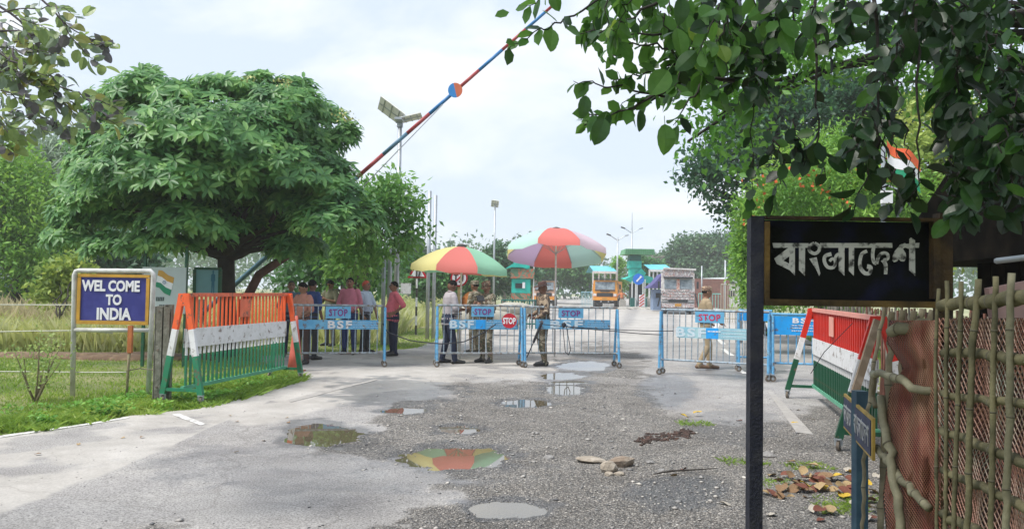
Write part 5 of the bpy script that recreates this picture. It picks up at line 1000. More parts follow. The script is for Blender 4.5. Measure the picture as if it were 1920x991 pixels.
TEAL = M('teal_sheet', (.01, .40, .33), .6, .15, 2.5, col2=(.02, .54, .44), lo=.35, hi=.7); TEALD = M('teal_dark', (.005, .12, .10), .6, .2, 3); CAMG = camo_mat('camouflage_net', [(.10, .20, .12), (.45, .14, .08), (.14, .24, .16), (.40, .20, .13), (.08, .16, .10)], 1.6)
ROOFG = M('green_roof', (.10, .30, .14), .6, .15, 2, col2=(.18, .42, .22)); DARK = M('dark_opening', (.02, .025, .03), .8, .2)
# teal watch post on the left
Yp_ = 50; k = Yp_ / 1440; c = A(980, 543, Yp_)
wp = empty('watch_post', (c.x, Yp_, 0), 0, 'teal and camouflage watch post behind the soldier in the hat', 'watch post')
def wz(py): return A(980, py, Yp_).z
def wx(px): return A(px, 543, Yp_).x - c.x
def wpart(nm, x0, x1, y0, y1, dp, mt, dy=0): part(nm, MB().box(((wx(x0) + wx(x1)) / 2, dy, (wz(y0) + wz(y1)) / 2), (wx(x1) - wx(x0), dp, wz(y0) - wz(y1))), mt, wp)
wpart('upper_cabin', 962, 992, 503, 487, 1.3, TEAL); wpart('camouflage_band', 957, 1001, 522, 504, 1.6, CAMG); wpart('middle_cabin', 959, 994, 549, 523, 1.3, TEAL); wpart('window', 966, 981, 540, 531, .06, DARK, -.66); wpart('camouflage_band', 959, 994, 562, 549.6, 1.4, CAMG)
part('awning', MB().prism([(-.75, 0), (-.3, .32), (.3, .34), (.75, 0), (.3, .12), (-.3, .12)], (wx(968), -.9, wz(505)), (1, 0, 0), (0, 0, 1), -.9), TEAL, wp)
wpart('white_notice', 979, 984, 540, 529, .04, MT['white'], -.70)
for px in (960, 1000, 992): wpart('leg', px - 1, px + 1, 590, 500 if px == 1000 else 560, .08, MT['offwhite'] if px == 1000 else TEALD, -.6)
# teal tower and net in the middle
Yt_ = 72; c = A(1193, 545, Yt_)
tt = empty('teal_tower', (c.x, Yt_, 0), 0, 'tall teal sheeted watch tower with light green roof by the keep-left sign', 'watch tower')
def tz_(py): return A(1193, py, Yt_).z
def tx_(px): return A(px, 545, Yt_).x - c.x
def tpart(nm, x0, x1, y0, y1, dp, mt, dy=0): part(nm, MB().box(((tx_(x0) + tx_(x1)) / 2, dy, (tz_(y0) + tz_(y1)) / 2), (tx_(x1) - tx_(x0), dp, tz_(y0) - tz_(y1))), mt, tt)
part('roof', MB().prism([(tx_(1166), 0), (tx_(1222), 0), (tx_(1220), .5), (tx_(1168), .5)], (0, -1.6, tz_(478)), (1, 0, 0), (0, 0, 1), -3.2), ROOFG, tt)
for kx in range(14): part('roof_rib', MB().box((tx_(1168 + kx * 4), -1.63, tz_(473)), (.05, .05, .46)), M('green_rib', (.06, .22, .10), .6) if kx == 0 else bpy.data.materials['green_rib'], tt)
tpart('cabin_wall', 1178, 1199, 489, 479, 1.3, TEALD); tpart('cabin_wall', 1177, 1200, 503, 489.5, 1.5, TEAL); tpart('cabin_wall', 1179, 1199, 523, 503.5, 1.3, TEAL)
part('net_skirt', MB().prism([(tx_(1179), tz_(523)), (tx_(1199), tz_(523)), (tx_(1208), tz_(512)), (tx_(1199), tz_(503))][::-1], (0, -.9, 0), (1, 0, 0), (0, 0, 1), -.3), TEAL, tt)
part('net_canopy', MB().add([(tx_(1168), -1.2, tz_(524)), (tx_(1182), -1.6, tz_(516)), (tx_(1204), -1.6, tz_(516)), (tx_(1220), -1.2, tz_(520)), (tx_(1222), -1.0, tz_(533)), (tx_(1210), -1.2, tz_(530)), (tx_(1180), -1.3, tz_(530)), (tx_(1166), 1.2, tz_(522)), (tx_(1224), 1.2, tz_(522))], [(0, 1, 6), (1, 2, 5, 6), (2, 3, 4, 5), (0, 7, 8, 3, 2, 1)]), TEAL, tt)
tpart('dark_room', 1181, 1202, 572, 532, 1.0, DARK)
for px in (1181, 1201, 1190): tpart('post', px - 1, px + 1, 577, 524, .12, MT['offwhite'], -1.3)
for x0 in (1178, 1198): tpart('sandbag_drum', x0, x0 + 9, 576, 558, .8, TEALD, -1.4)
ks = empty('keep_left_sign', (c.x + tx_(1187), Yt_ - 3, 0), 0, 'round blue arrow sign above a striped hazard board', 'road sign'); zk = tz_(524)
part('disc', MB().disc((0, 0, zk), (0, 1, 0), .50, .04, 24), M('sign_bright_blue', (.01, .16, .65), .4, .1), ks); part('arrow', MB().box((.03, -.04, zk + .02), (.62, .02, .13), (0, R(-48), 0)).box((.19, -.042, zk + .20), (.2, .02, .16), (0, R(-48), 0)), MT['white'], ks)
zb_ = tz_(576)
for px in (1182, 1199): part('post', MB().box((tx_(px) - tx_(1187), .05, (zk) / 2), (.07, .07, zk)), MT['offwhite'], ks)
hx = tx_(1193) - tx_(1187); part('hazard_board', MB().box((hx, -.05, (tz_(573) + tz_(552)) / 2), (tx_(1198) - tx_(1188), .04, tz_(552) - tz_(573))), MT['white'], ks)
for i in range(4): part('hazard_stripe', MB().box((hx, -.08, tz_(571) + .05 + i * .26), (.54, .015, .10), (0, R(-38), 0)), M('hazard_red', (.55, .06, .03), .5) if i == 0 else bpy.data.materials['hazard_red'], ks)
isl = MB()
for i in range(9): isl.ell((c.x + tx_(1160 + i * 11), Yt_ - 3.5, .02), (.75, .8, .22), 9, 6, jit=.2)
tag(part('rubble', isl, MT['concrete']), kind='stuff')
for i, (px, w_px, h_px) in enumerate(((1167, 11, 16), (1214, 14, 18), (1226, 10, 16), (1234, 9, 14))):
    b_ = G(px, 579); kk = b_.y / 1440; o_ = part('concrete_block', MB().box((0, 0, h_px * kk / 2), (w_px * kk, .6, h_px * kk)).box((0, 0, h_px * kk + .06), (w_px * kk * .8, .4, .12)), MT['concrete']); o_.location = (b_.x, b_.y, 0)
    tag(o_, ['pale concrete block just left of the hazard board', 'grey concrete block right of the hazard board', 'concrete block with a dark round stain by the painted truck', 'last small concrete block next to the painted truck'][i], 'block')
# blue roofed sheds
SKYR = M('cyan_roof', (.12, .50, .60), .5, .12, 1.5); WALLP = M('pale_wall', (.55, .58, .56), .8, .1, 1)
def shed(px0, px1, yr, yb, ye, Y, label, roofm, wallm=None, name='open_shed', posts=5, depth=8):
    a, b = A(px0, 545, Y), A(px1, 545, Y); zr, zb__, ze = A((px0 + px1) / 2, yr, Y).z, A((px0 + px1) / 2, yb, Y).z, A((px0 + px1) / 2, ye, Y).z
    t = empty(name, ((a.x + b.x) / 2, Y + depth / 2, 0), 0, label, 'shed'); hw = (b.x - a.x) / 2
    part('roof', MB().add([(-hw, -depth / 2, zb__), (hw, -depth / 2, zb__), (hw, 0, zr), (-hw, 0, zr), (-hw, depth / 2, zb__), (hw, depth / 2, zb__)], [(0, 1, 2, 3), (3, 2, 5, 4)]), roofm, t)
    part('fascia', MB().box((0, -depth / 2 - .03, zb__ - .12), (hw * 2, .05, .24)), MT['offwhite'], t)
    for i in range(posts): part('post', MB().box((-hw + hw * 2 * i / (posts - 1), -depth / 2 + .2, zb__ / 2), (.14, .14, zb__)), MT['offwhite'], t)
    if wallm: part('wall', MB().box((0, depth / 2 - .3, zb__ / 2), (hw * 1.96, .2, zb__)), wallm, t)
    return t
shed(1112, 1156, 496, 508, 0, 79, 'open shed with cyan roof behind the orange truck', SKYR); shed(1218, 1262, 493, 505, 0, 79, 'long cyan roofed shed right of the teal tower', SKYR, WALLP, posts=7)
cb_ = part('purple_tarpaulin', MB().prism([(-.9, 0), (.6, 0), (.6, 1.25), (.2, 1.1), (-.4, .4)], (0, 0, 0), (1, 0, 0), (0, 0, 1), -2), M('tarpaulin', (.08, .07, .22), .6, .2, 3)); q = A(1236, 540, 62); cb_.location = q; tag(cb_, 'slanting purple tarpaulin awning beside the painted truck', 'tarpaulin')
tb = empty('ticket_booth', (A(1238, 560, 62).x, 63, 0), 0, 'small pale blue booth under the purple tarpaulin', 'booth'); part('wall', MB().box((0, 0, .95), (1.0, 1.2, 1.7)), M('booth_blue', (.20, .28, .42), .6, .1, 4), tb); part('window', MB().box((0, -.61, 1.3), (.6, .03, .4)), DARK, tb)
# white far building and brown wall
Yf = 88; a, b = A(1337, 545, Yf), A(1381, 545, Yf); f = empty('white_building', ((a.x + b.x) / 2, Yf + 4, 0), R(8), 'small white gabled building in front of the far trees', 'building'); hw = (b.x - a.x) / 2
zr, ze = A(1360, 521, Yf).z, A(1360, 533, Yf).z
part('wall', MB().box((0, 0, ze / 2), (hw * 2, 7, ze)), MT['offwhite'], f); part('roof', MB().prism([(-hw * 1.08, ze), (-hw * 1.08, ze + .12), (0, zr + .1), (hw * 1.08, ze + .12), (hw * 1.08, ze), (0, zr - .05)], (0, -3.7, 0), (1, 0, 0), (0, 0, 1), -7.4), M('pale_roof', (.55, .60, .60), .5), f)
for x in (-hw * .5, hw * .4): part('window', MB().box((x, -3.52, ze * .6), (.8, .05, .7)), DARK, f)
bw_ = part('brown_wall', MB().box((0, 0, 1.5), (5.2, .3, 3.1)), M('brick_brown', (.22, .10, .08), .9, .2, 3)); bw_.location = (A(1320, 545, 80).x, 80, 0); tag(bw_, 'reddish brown wall right of the painted truck', 'wall')
# mid distance barricades and little fences
def lattice(px0, px1, yt, Y, n_, mat, label, rails=2, name='barricade', ft=0.0):
    a, b = A(px0, yt, Y), A(px1, yt, Y); t = empty(name, ((a.x + b.x) / 2, Y, ft), 0, label, 'barricade'); hw = (b.x - a.x) / 2; z = a.z - ft
    for i in range(rails): part('rail', MB().tube([(-hw, 0, z - (z - .25) * i / max(1, rails - 1)), (hw, 0, z - (z - .25) * i / max(1, rails - 1))], .028, 6), mat, t)
    me = mesh_of('bar', MB().tube([(0, 0, .05), (0, 0, z)], .018, 5), mat)
    for i in range(n_): obj('bar', me, t, (-hw + 2 * hw * i / (n_ - 1), 0, 0))
    return t
lattice(940, 1010, 562, 30, 14, TEALD, 'dark teal barricade under the watch post', 2); lattice(1090, 1112, 547, 62, 9, MT['bluefade'], 'pale blue far barricade left of the orange truck'); lattice(1310, 1352, 550, 44, 9, M('mint_rail', (.20, .48, .42), .6), 'mint green barricade beyond the walking guard', 2); lattice(1352, 1400, 533, 40, 12, M('pale_stick', (.45, .42, .34), .8), 'pale stick fence in front of the white building', 2, 'stick_fence')
sb_ = tag(part('sandbags', MB().ell((0, 0, .3), (1.0, .4, .35), 10, 7, jit=.1).ell((.5, 0, .62), (.7, .35, .22), 10, 7, jit=.1).ell((-.9, .1, .35), (.6, .4, .4), 10, 7, jit=.1), M('sacking', (.42, .40, .34), .9, .15, 6), None, True), 'pale sandbag mound behind the notebook soldier', 'sandbags'); sb_.location = A(935, 575, 26) * 1; sb_.location.z = .3
# flag on a mast, right
Ym = 17; m0 = A(1656, 300, Ym); fm = empty('flag_mast', (m0.x, Ym, 0), 0, 'grey mast with Indian flag and white box behind the dark sign', 'flag')
part('mast', MB().tube([(0, 0, 0), (0, 0, m0.z + .3)], .05, 8), MT['galv'], fm); zbx = A(1660, 370, Ym).z; part('meter_box', MB().box((.04, -.07, zbx), (.22, .12, .28)), MT['white'], fm)
def flagstrip(i, mt):
    mb = MB(); n_ = 8; V = []
    for j in range(n_ + 1):
        u = j / n_; x = .08 + u * .75; z0_ = m0.z + .45 - i * .24 - u * .42 - .05 * math.sin(u * 7); V += [(x, .06 * math.sin(u * 8), z0_), (x + .03, .06 * math.sin(u * 8 + .5), z0_ - .24)]
    mb.add(V, [(2 * j, 2 * j + 1, 2 * j + 3, 2 * j + 2) for j in range(n_)]); part(['saffron_band', 'white_band', 'green_band'][i], mb, mt, fm, True)
flagstrip(0, M('flag_orange', (.80, .13, .04), .7)); flagstrip(1, MT['white']); flagstrip(2, M('flag_green', (.01, .28, .14), .7))
part('arm', MB().tube([(0, 0, zbx + .3), (.5, 0, zbx + .12)], .02, 6), MT['galv'], fm)

# ------------------------------------------------------------------ umbrellas
def umbrella(px, ytop, Y, R_, drop, tilt, cols, label, val=.16, ph=0.0, zoff=0):
    tp = A(px, ytop, Y); t = empty('umbrella', (tp.x, Y, 0), 0, label, 'umbrella', 'big umbrellas shading the guards')
    part('pole', MB().tube([(0, 0, 0), (0, 0, tp.z - .05)], .022, 10), MT['offwhite'], t, True)
    T = Matrix.Translation((0, 0, tp.z)) @ Euler(tilt).to_matrix().to_4x4(); n = 8
    def P(k, r): q = 2 * PI * (k) / n + ph; sag = drop * (r ** 1.9); return Vector((math.cos(q) * R_ * r, math.sin(q) * R_ * r, -sag))
    for k in range(n):
        mb = MB(); V = []; m_ = 6
        for i in range(m_ + 1):
            r = i / m_
            for j in range(5):
                u = j / 4; a, b = P(k, r), P(k + 1, r); q = a.lerp(b, u); q.z -= .03 * r * math.sin(PI * u); V.append(T @ q)
        for j in range(5):
            u = j / 4; a, b = P(k, 1), P(k + 1, 1); q = a.lerp(b, u) * 1.012; q.z = -drop - .03 * math.sin(PI * u) - val * (1 + .12 * math.sin(j * 2 + k)); V.append(T @ q)
        F = [(5 * i + j, 5 * i + 5 + j, 5 * i + 6 + j, 5 * i + 1 + j) for i in range(m_ + 1) for j in range(4)]; mb.add(V, F); part('canopy_panel', mb, cols[k % len(cols)], t, True)
        part('rib', MB().tube([T @ (P(k, .05) - Vector((0, 0, .02))), T @ (P(k, .6) - Vector((0, 0, .02))), T @ (P(k, 1) - Vector((0, 0, .015)))], .008, 5), MT['galv'], t)
        part('strut', MB().tube([T @ Vector((0, 0, -drop * 1.15)), T @ (P(k, .5) - Vector((0, 0, .03)))], .006, 5), MT['galv'], t)
    part('finial', MB().lathe([(.06, -.03), (.11, .0), (.10, .035), (.03, .06)], 12, T @ Vector((0, 0, 0))), MT['hairgrey'], t); return t
def cloth(nm, c): return leafless(nm, c)
def leafless(nm, c):
    m = bpy.data.materials.new(nm); m.use_nodes = True; n = m.node_tree.nodes; l = m.node_tree.links.new; p = n['Principled BSDF']; p.inputs['Base Color'].default_value = (*c, 1); p.inputs['Roughness'].default_value = .7
    tr = n.new('ShaderNodeBsdfTranslucent'); tr.inputs[0].default_value = (*c, 1); ms = n.new('ShaderNodeMixShader'); ms.inputs[0].default_value = .38; l(p.outputs[0], ms.inputs[1]); l(tr.outputs[0], ms.inputs[2]); l(ms.outputs[0], n['Material Output'].inputs[0]); return m
UR, UG, UY, UP, UM = cloth('umbrella_red', (.80, .22, .19)), cloth('umbrella_green', (.36, .70, .48)), cloth('umbrella_yellow', (.84, .76, .32)), cloth('umbrella_lilac', (.60, .44, .64)), cloth('umbrella_mint', (.56, .82, .74))
UPi = cloth('umbrella_pink', (.82, .64, .72))
U1 = umbrella(866, 462, 17, 1.12, .46, (R(0), R(3), 0), [UG, UY, UR, UG, UY, UY, UR, UG], 'yellow, red and green umbrella over the men at the gate', val=.12, ph=R(-22.5) + PI * .125 * 0)
U2 = umbrella(1043, 430, 18, 1.20, .52, (R(-11), R(1), 0), [UM, UR, UP, UY, UM, UR, UPi, UY], 'red, mint and lilac umbrella behind the soldier in the hat', val=.13, ph=R(0) + R(22.5) * 1)

# ------------------------------------------------------------------ people
def capsule(a, b, ra, rb, n=10, flat=1.0, side=None):
    a, b = Vector(a), Vector(b); mb = MB(); t = (b - a); ln = t.length; t = t.normalized() if ln > 1e-6 else Vector((0, 0, 1)); pts = []; rs = []
    for i in range(4): q = PI / 2 * (1 - i / 4); pts.append(a - t * ra * math.sin(q)); rs.append(max(.001, ra * math.cos(q)))
    m = max(2, int(ln / .05))
    for i in range(m + 1): u = i / m; pts.append(a.lerp(b, u)); rs.append(ra + (rb - ra) * u)
    for i in range(1, 5): q = PI / 2 * i / 4; pts.append(b + t * rb * math.sin(q)); rs.append(max(.001, rb * math.cos(q)))
    mb.tube(pts, rs, n); return mb
def loft(rings, n=18):
    mb = MB(); vs = []; fs = []
    for (cx, cy, cz, rx, ry) in rings:
        for k in range(n): q = 2 * PI * k / n; vs.append((cx + rx * math.cos(q), cy + ry * math.sin(q), cz))
    for i in range(len(rings) - 1):
        for k in range(n): fs.append((i * n + k, i * n + (k + 1) % n, (i + 1) * n + (k + 1) % n, (i + 1) * n + k))
    fs.append(tuple(range(n))[::-1]); fs.append(tuple((len(rings) - 1) * n + k for k in range(n))); return mb.add(vs, fs)
def person(label, pos, yaw, mats, height=1.70, J=None, sleeve=.55, belly=0.0, build=1.0, head=(0, 0), hair='hair', voxel=.0095, hat=None, untuck=True, lean=0.0, group=None, shoes='shoe', extras=()):
    """faces +Y before the turn; mats: skin, shirt, trousers"""
    s = height / 1.70; J = J or {}; b = build
    j = dict(hipL=(-.09, 0, .90), hipR=(.09, 0, .90), kneeL=(-.10, .02, .49), kneeR=(.10, .02, .49), ankL=(-.11, -.01, .09), ankR=(.11, -.01, .09), toeL=(-.14, .17, .035), toeR=(.14, .17, .035),
             shL=(-.19, 0, 1.385), shR=(.19, 0, 1.385), elL=(-.25, -.03, 1.11), elR=(.25, -.03, 1.11), wrL=(-.26, .05, .87), wrR=(.26, .05, .87), fgL=(-.26, .08, .71), fgR=(.26, .08, .71))
    for k_, v in J.items(): j[k_] = v
    j = {k_: Vector(v) for k_, v in j.items()}
    def LN(v): v = Vector(v); return v + Vector((0, lean * max(0, v.z - .9), 0))
    for k_ in j:
        if k_[:2] in ('sh', 'el', 'wr', 'fg'): j[k_] = LN(j[k_])
    pr = []   # (mesh, tag) tags: 0 skin 1 shirt 2 trousers 3 shoes 4 eye 5 lip
    def t_(z, rx, ry, cy=0): q = LN((0, cy, z)); return (q.x, q.y, q.z, rx * b, ry * b)
    z0 = .80 if untuck else .93
    pr.append((loft([t_(z0, .168, .125, belly * .3), t_(.92, .166, .128, belly * .6), t_(1.02, .155, .118 + belly * .5, belly * .7), t_(1.14, .160, .115 + belly * .4, belly * .5), t_(1.26, .178, .122, .0), t_(1.35, .182, .112, -.01), t_(1.41, .150, .090, -.01), t_(1.45, .075, .065, -.005)]), 1))
    pr.append((loft([t_(.78, .150, .110), t_(.86, .158, .118), t_(.95, .152, .112), t_(1.0, .14, .10)]), 2))
    for S in 'LR':
        pr.append((capsule(j['hip' + S], j['knee' + S], .088 * b, .066 * b, 12), 2)); pr.append((capsule(j['knee' + S], j['ank' + S] + Vector((0, 0, .0)), .066 * b, .055, 12), 2))
        a, t = j['ank' + S], j['toe' + S]; d = (t - a); d.z = 0; d.normalize(); hl = a - d * .045; hl.z = a.z - .045
        pr.append((capsule(hl, a + d * .06 - Vector((0, 0, .035)), .042, .048, 10), 3)); pr.append((capsule(a + d * .05 - Vector((0, 0, .04)), Vector((t.x, t.y, a.z - .055)), .045, .033, 10), 3))
        sh, el, wr, fg = j['sh' + S], j['el' + S], j['wr' + S], j['fg' + S]
        pr.append((capsule(sh - Vector((math.copysign(.03, sh.x), 0, 0)), el, .066 * b, .050 * b, 12), 1 if sleeve >= .55 else 1))
        if sleeve >= .9: pr.append((capsule(el, wr, .048 * b, .038, 10), 1))
        else: pr.append((capsule(el, wr, .040, .027, 10), 0))
        if sleeve < .9: pr.append((capsule(sh.lerp(el, .2), sh.lerp(el, .95), .064 * b, .062 * b, 12), 1))
        hd = (fg - wr).normalized(); pm = wr + hd * .055; sx = hd.cross(Vector((0, 1, .3))).normalized()
        pr.append((capsule(wr, wr + hd * .075, .027, .032, 9), 0))
        for i, (o, ln) in enumerate(((-.027, .060), (-.009, .070), (.009, .067), (.026, .052))):
            b0 = wr + hd * .085 + sx * o; mid = b0 + hd * ln * .55; cur = Vector((0, .03, .0)) * (.4 + .15 * i); pr.append((capsule(b0, mid, .0105, .0095, 6), 0)); pr.append((capsule(mid, mid + hd * ln * .45 + cur, .0095, .0085, 6), 0))
        tb_ = wr + hd * .035 + Vector((0, .025, 0)); pr.append((capsule(tb_, tb_ + hd * .04 + Vector((-math.copysign(.012, wr.x), .028, 0)), .012, .010, 6), 0))
    nb = LN((0, -.005, 1.43)); hc = LN((0, .015, 1.585)); pr.append((capsule(nb, hc - Vector((0, 0, .06)), .056, .052, 12), 0))
    HR = Euler((R(head[1]), 0, R(head[0]))).to_matrix()
    def H(v): return hc + HR @ Vector(v)
    pr.append((MB().ell(hc, (.076, .094, .108), 20, 14, HR), 0)); pr.append((MB().ell(H((0, .028, -.062)), (.056, .060, .052), 16, 10, HR), 0))
    pr.append((capsule(H((0, .088, .012)), H((0, .106, -.022)), .010, .015, 8), 0))
    for sx_ in (-1, 1):
        pr.append((MB().ell(H((sx_ * .078, -.005, -.008)), (.012, .020, .032), 8, 8, HR), 0)); pr.append((MB().ell(H((sx_ * .030, .083, .014)), (.009, .006, .0045), 8, 6, HR), 4)); pr.append((MB().ell(H((sx_ * .031, .086, .034)), (.016, .004, .003), 8, 6, HR), 4))
    pr.append((MB().ell(H((0, .086, -.052)), (.024, .010, .008), 10, 6, HR), 5))
    big_ = MB(); kd = KDTree(sum(len(m_.v) for m_, _ in pr)); i = 0; tags = []
    for m_, tg in pr:
        big_.add(m_.v, m_.f)
        for v in m_.v: kd.insert(v, i); tags.append(tg); i += 1
    kd.balance(); me = bpy.data.meshes.new('body_src'); me.from_pydata(big_.v, [], big_.f); o = bpy.data.objects.new('tmp', me); C.objects.link(o)
    rm = o.modifiers.new('r', 'REMESH'); rm.mode = 'VOXEL'; rm.voxel_size = voxel; smd = o.modifiers.new('s', 'SMOOTH'); smd.iterations = 1; smd.factor = .35
    body = bpy.data.meshes.new_from_object(o.evaluated_get(bpy.context.evaluated_depsgraph_get())); bpy.data.objects.remove(o)
    body.materials.clear()
    for m_ in (mats[0], mats[1], mats[2], MT[shoes], MT['eye'], MT['lip']): body.materials.append(m_)
    sk = [tags[kd.find(p.center)[1]] for p in body.polygons]; body.polygons.foreach_set('material_index', sk); body.polygons.foreach_set('use_smooth', [True] * len(sk))
    body.transform(Matrix.Scale(s, 4)); body.name = 'person'
    P = Vector(pos); root = empty('person', (P.x, P.y, .02), yaw, label, 'person', group); obj('body', body, root)
    def child(nm, mb, mt, sm=True): mb.v = [tuple(Vector(v) * s) for v in mb.v]; return part(nm, mb, mt, root, sm)
    if hair and not (hat == 'bush'):
        hb_ = MB(); V = []; n, m = 20, 9; F = []
        for i in range(m + 1):
            th = (PI * .54) * i / m
            for k in range(n):
                q = 2 * PI * k / n; front = max(0, math.sin(q)); lim = 1 - .46 * front ** .7; tt_ = th * lim; rr = 1.07 + random.uniform(-.012, .012)
                V.append(H((.079 * rr * math.sin(tt_) * math.cos(q), .097 * rr * math.sin(tt_) * math.sin(q) - .004, .113 * rr * math.cos(tt_))))
        F = [(i * n + k, (i + 1) * n + k, (i + 1) * n + (k + 1) % n, i * n + (k + 1) % n) for i in range(m) for k in range(n)]; hb_.add(V, F); child('hair', hb_, MT[hair] if isinstance(hair, str) else hair)
    if hat in ('cap', 'patrol'):
        cp_ = MB(); V = []; n = 20; prof = [(.083, .030), (.088, .055), (.090, .085), (.086, .112), (.05, .125), (.0, .128)]
        for (r, z) in prof:
            for k in range(n): q = 2 * PI * k / n; V.append(H((r * math.cos(q), r * 1.2 * math.sin(q) - .004, z)))
        F = [(i * n + k, i * n + (k + 1) % n, (i + 1) * n + (k + 1) % n, (i + 1) * n + k) for i in range(len(prof) - 1) for k in range(n)]; cp_.add(V, F); child('cap', cp_, mats[3])
        br = MB(); V = [H((x_, .085 + .07 * math.sqrt(max(0, 1 - (x_ / .075) ** 2)), .030 - .01 * abs(x_) * 8)) for x_ in (-.075, -.05, -.02, .02, .05, .075)] + [H((x_, .07 + .02 * math.sqrt(max(0, 1 - (x_ / .075) ** 2)), .040)) for x_ in (.075, .05, .02, -.02, -.05, -.075)]
        V2 = [v - Vector((0, 0, .008)) for v in V]; n_ = len(V); br.add(V + V2, [tuple(range(n_)), tuple(range(n_, 2 * n_))[::-1]] + [(i, (i + 1) % n_, n_ + (i + 1) % n_, n_ + i) for i in range(n_)]); child('cap_peak', br, mats[3], False)
    if hat == 'bush':
        hb_ = MB(); n = 24; prof = [(.165, .028), (.158, .036), (.10, .045), (.088, .050), (.084, .11), (.07, .135), (.03, .125), (0, .120)]; V = []
        for (r, z) in prof:
            for k in range(n): q = 2 * PI * k / n; V.append(H((r * math.cos(q), r * 1.12 * math.sin(q), z + (.022 * abs(math.cos(q)) if r > .14 else 0))))
        hb_.add(V, [(i * n + k, i * n + (k + 1) % n, (i + 1) * n + (k + 1) % n, (i + 1) * n + k) for i in range(len(prof) - 1) for k in range(n)]); child('bush_hat', hb_, mats[3])
        child('hat_band', MB().add([H((.090 * math.cos(2 * PI * k / n), .101 * math.sin(2 * PI * k / n), z)) for z in (.050, .068) for k in range(n)], [(k, (k + 1) % n, n + (k + 1) % n, n + k) for k in range(n)]), MT['rubber'])
    if 'belt' in extras:
        q = LN((0, 0, .955)); child('belt', loft([(q.x, q.y + belly * .5, .94, .170 * b, .130 * b + belly * .3), (q.x, q.y + belly * .5, .975, .170 * b, .130 * b + belly * .3)]), MT['shoe'])
    if 'glasses' in extras:
        g_ = MB()
        for sx_ in (-1, 1): g_.tube([H((sx_ * .033 + .017 * math.cos(a_), .100, .012 + .014 * math.sin(a_))) for a_ in [2 * PI * i / 10 for i in range(11)]], .003, 4); g_.tube([H((sx_ * .05, .098, .015)), H((sx_ * .082, 0, .008))], .0025, 4)
        g_.tube([H((-.017, .102, .014)), H((.017, .102, .014))], .0025, 4); child('glasses', g_, MT['eye'])
    if 'sling' in extras:
        child('sling', MB().tube([LN((.13, .10, 1.42)), LN((.0, .145, 1.22)), LN((-.15, .10, 1.02)), LN((-.16, -.08, 1.05)), LN((.02, -.13, 1.28)), LN((.13, -.06, 1.43))], .012, 6), MT['shoe'])
    if 'collar' in extras:
        child('collar', MB().tube([LN((.06 * math.cos(a_), .058 * math.sin(a_), 1.455 - .02 * math.sin(a_))) for a_ in [2 * PI * i / 14 for i in range(15)]], .014, 6), mats[1])
    return root
CL = lambda n, c, v=.1: M(n, c, .85, v, 10, bump=.25, bscale=30)
CAM = camo_mat('camouflage_cloth', [(.34, .30, .22), (.055, .065, .04), (.20, .16, .10), (.10, .065, .045), (.42, .37, .28)], 9); CAM2 = camo_mat('camouflage_cloth_pale', [(.42, .38, .30), (.14, .14, .09), (.30, .25, .17), (.13, .09, .06), (.46, .42, .34)], 10)
KH = CL('khaki_cloth', (.34, .26, .16)); SK, SK2 = MT['skin'], MT['skin2']
NAVYC, BLUEC, DARKC = CL('navy_trousers', (.012, .016, .045)), CL('blue_jeans', (.02, .04, .14)), CL('charcoal_trousers', (.03, .03, .035))
grpL = 'men standing behind the left gate'
def gp(px, py): return G(px, py)
clasp = dict(elL=(-.25, .02, 1.12), elR=(.25, .02, 1.12), wrL=(-.10, .17, .98), wrR=(.10, .17, 1.0), fgL=(.02, .21, .93), fgR=(-.02, .22, .96))
phone = dict(elL=(-.25, .06, 1.14), elR=(.25, .06, 1.14), wrL=(-.10, .27, 1.19), wrR=(.10, .27, 1.19), fgL=(-.02, .34, 1.26), fgR=(.03, .34, 1.26))
hips = dict(elL=(-.40, -.10, 1.15), elR=(.40, -.10, 1.15), wrL=(-.20, .02, 1.0), wrR=(.20, .02, 1.0), fgL=(-.12, .10, .95), fgR=(.12, .10, .95))
person('grey haired man half hidden behind the orange barrier end', gp(543, 670), R(200), (SK, CL('slate_shirt', (.10, .16, .20)), NAVYC), 1.66, hair='hairgrey', group=grpL, voxel=.012)
person('man in a salmon shirt looking down at the left end of the gate', gp(566, 684), R(150), (SK, CL('salmon_shirt', (.50, .22, .16)), CL('brown_trousers', (.07, .04, .035))), 1.62, clasp, head=(-30, -22), hair='hair', group=grpL, extras=('collar',), belly=.03)
person('dark haired man in a blue shirt behind the salmon shirt', gp(582, 676), R(-30), (SK2, CL('blue_shirt', (.03, .06, .20)), DARKC), 1.68, hair='hair', group=grpL, voxel=.012, build=1.05)
person('man in an olive shirt reading in the shade of the trees', gp(618, 650), R(150), (SK, CL('olive_shirt', (.13, .13, .08)), CL('grey_trousers', (.10, .10, .09))), 1.72, phone, head=(0, -30), hair='hair', group=grpL, voxel=.011)
person('tall man in a pink striped shirt and blue jeans', gp(654, 665), R(178), (SK, CL('pink_shirt', (.62, .20, .26)), BLUEC), 1.76, clasp, sleeve=1.0, hair='hair', group=grpL, belly=.05, build=1.12, untuck=False, extras=('belt', 'collar'))
HO = M('henna_hair', (.50, .06, .02), .6, .3, 60, bump=.6, bscale=120)
person('orange haired man in a pale blue shirt beside the pink shirt', gp(683, 663), R(-110), (SK, CL('pale_blue_shirt', (.46, .54, .64)), DARKC), 1.70, dict(elL=(-.24, .10, 1.12), wrL=(-.18, .20, .90), fgL=(-.16, .25, .76), elR=(.24, -.02, 1.12), wrR=(.22, .08, .88), fgR=(.20, .14, .75)), hair=HO, group=grpL, belly=.06, untuck=False, extras=('belt', 'collar'), sleeve=.6)
person('man in a coral polo shirt with hands on hips at the gate end', gp(737, 668), R(115), (SK, CL('coral_polo', (.72, .16, .20)), NAVYC), 1.69, hips, hair='hair', group=grpL, belly=.07, build=1.08, extras=('glasses', 'collar'), shoes='shoe')
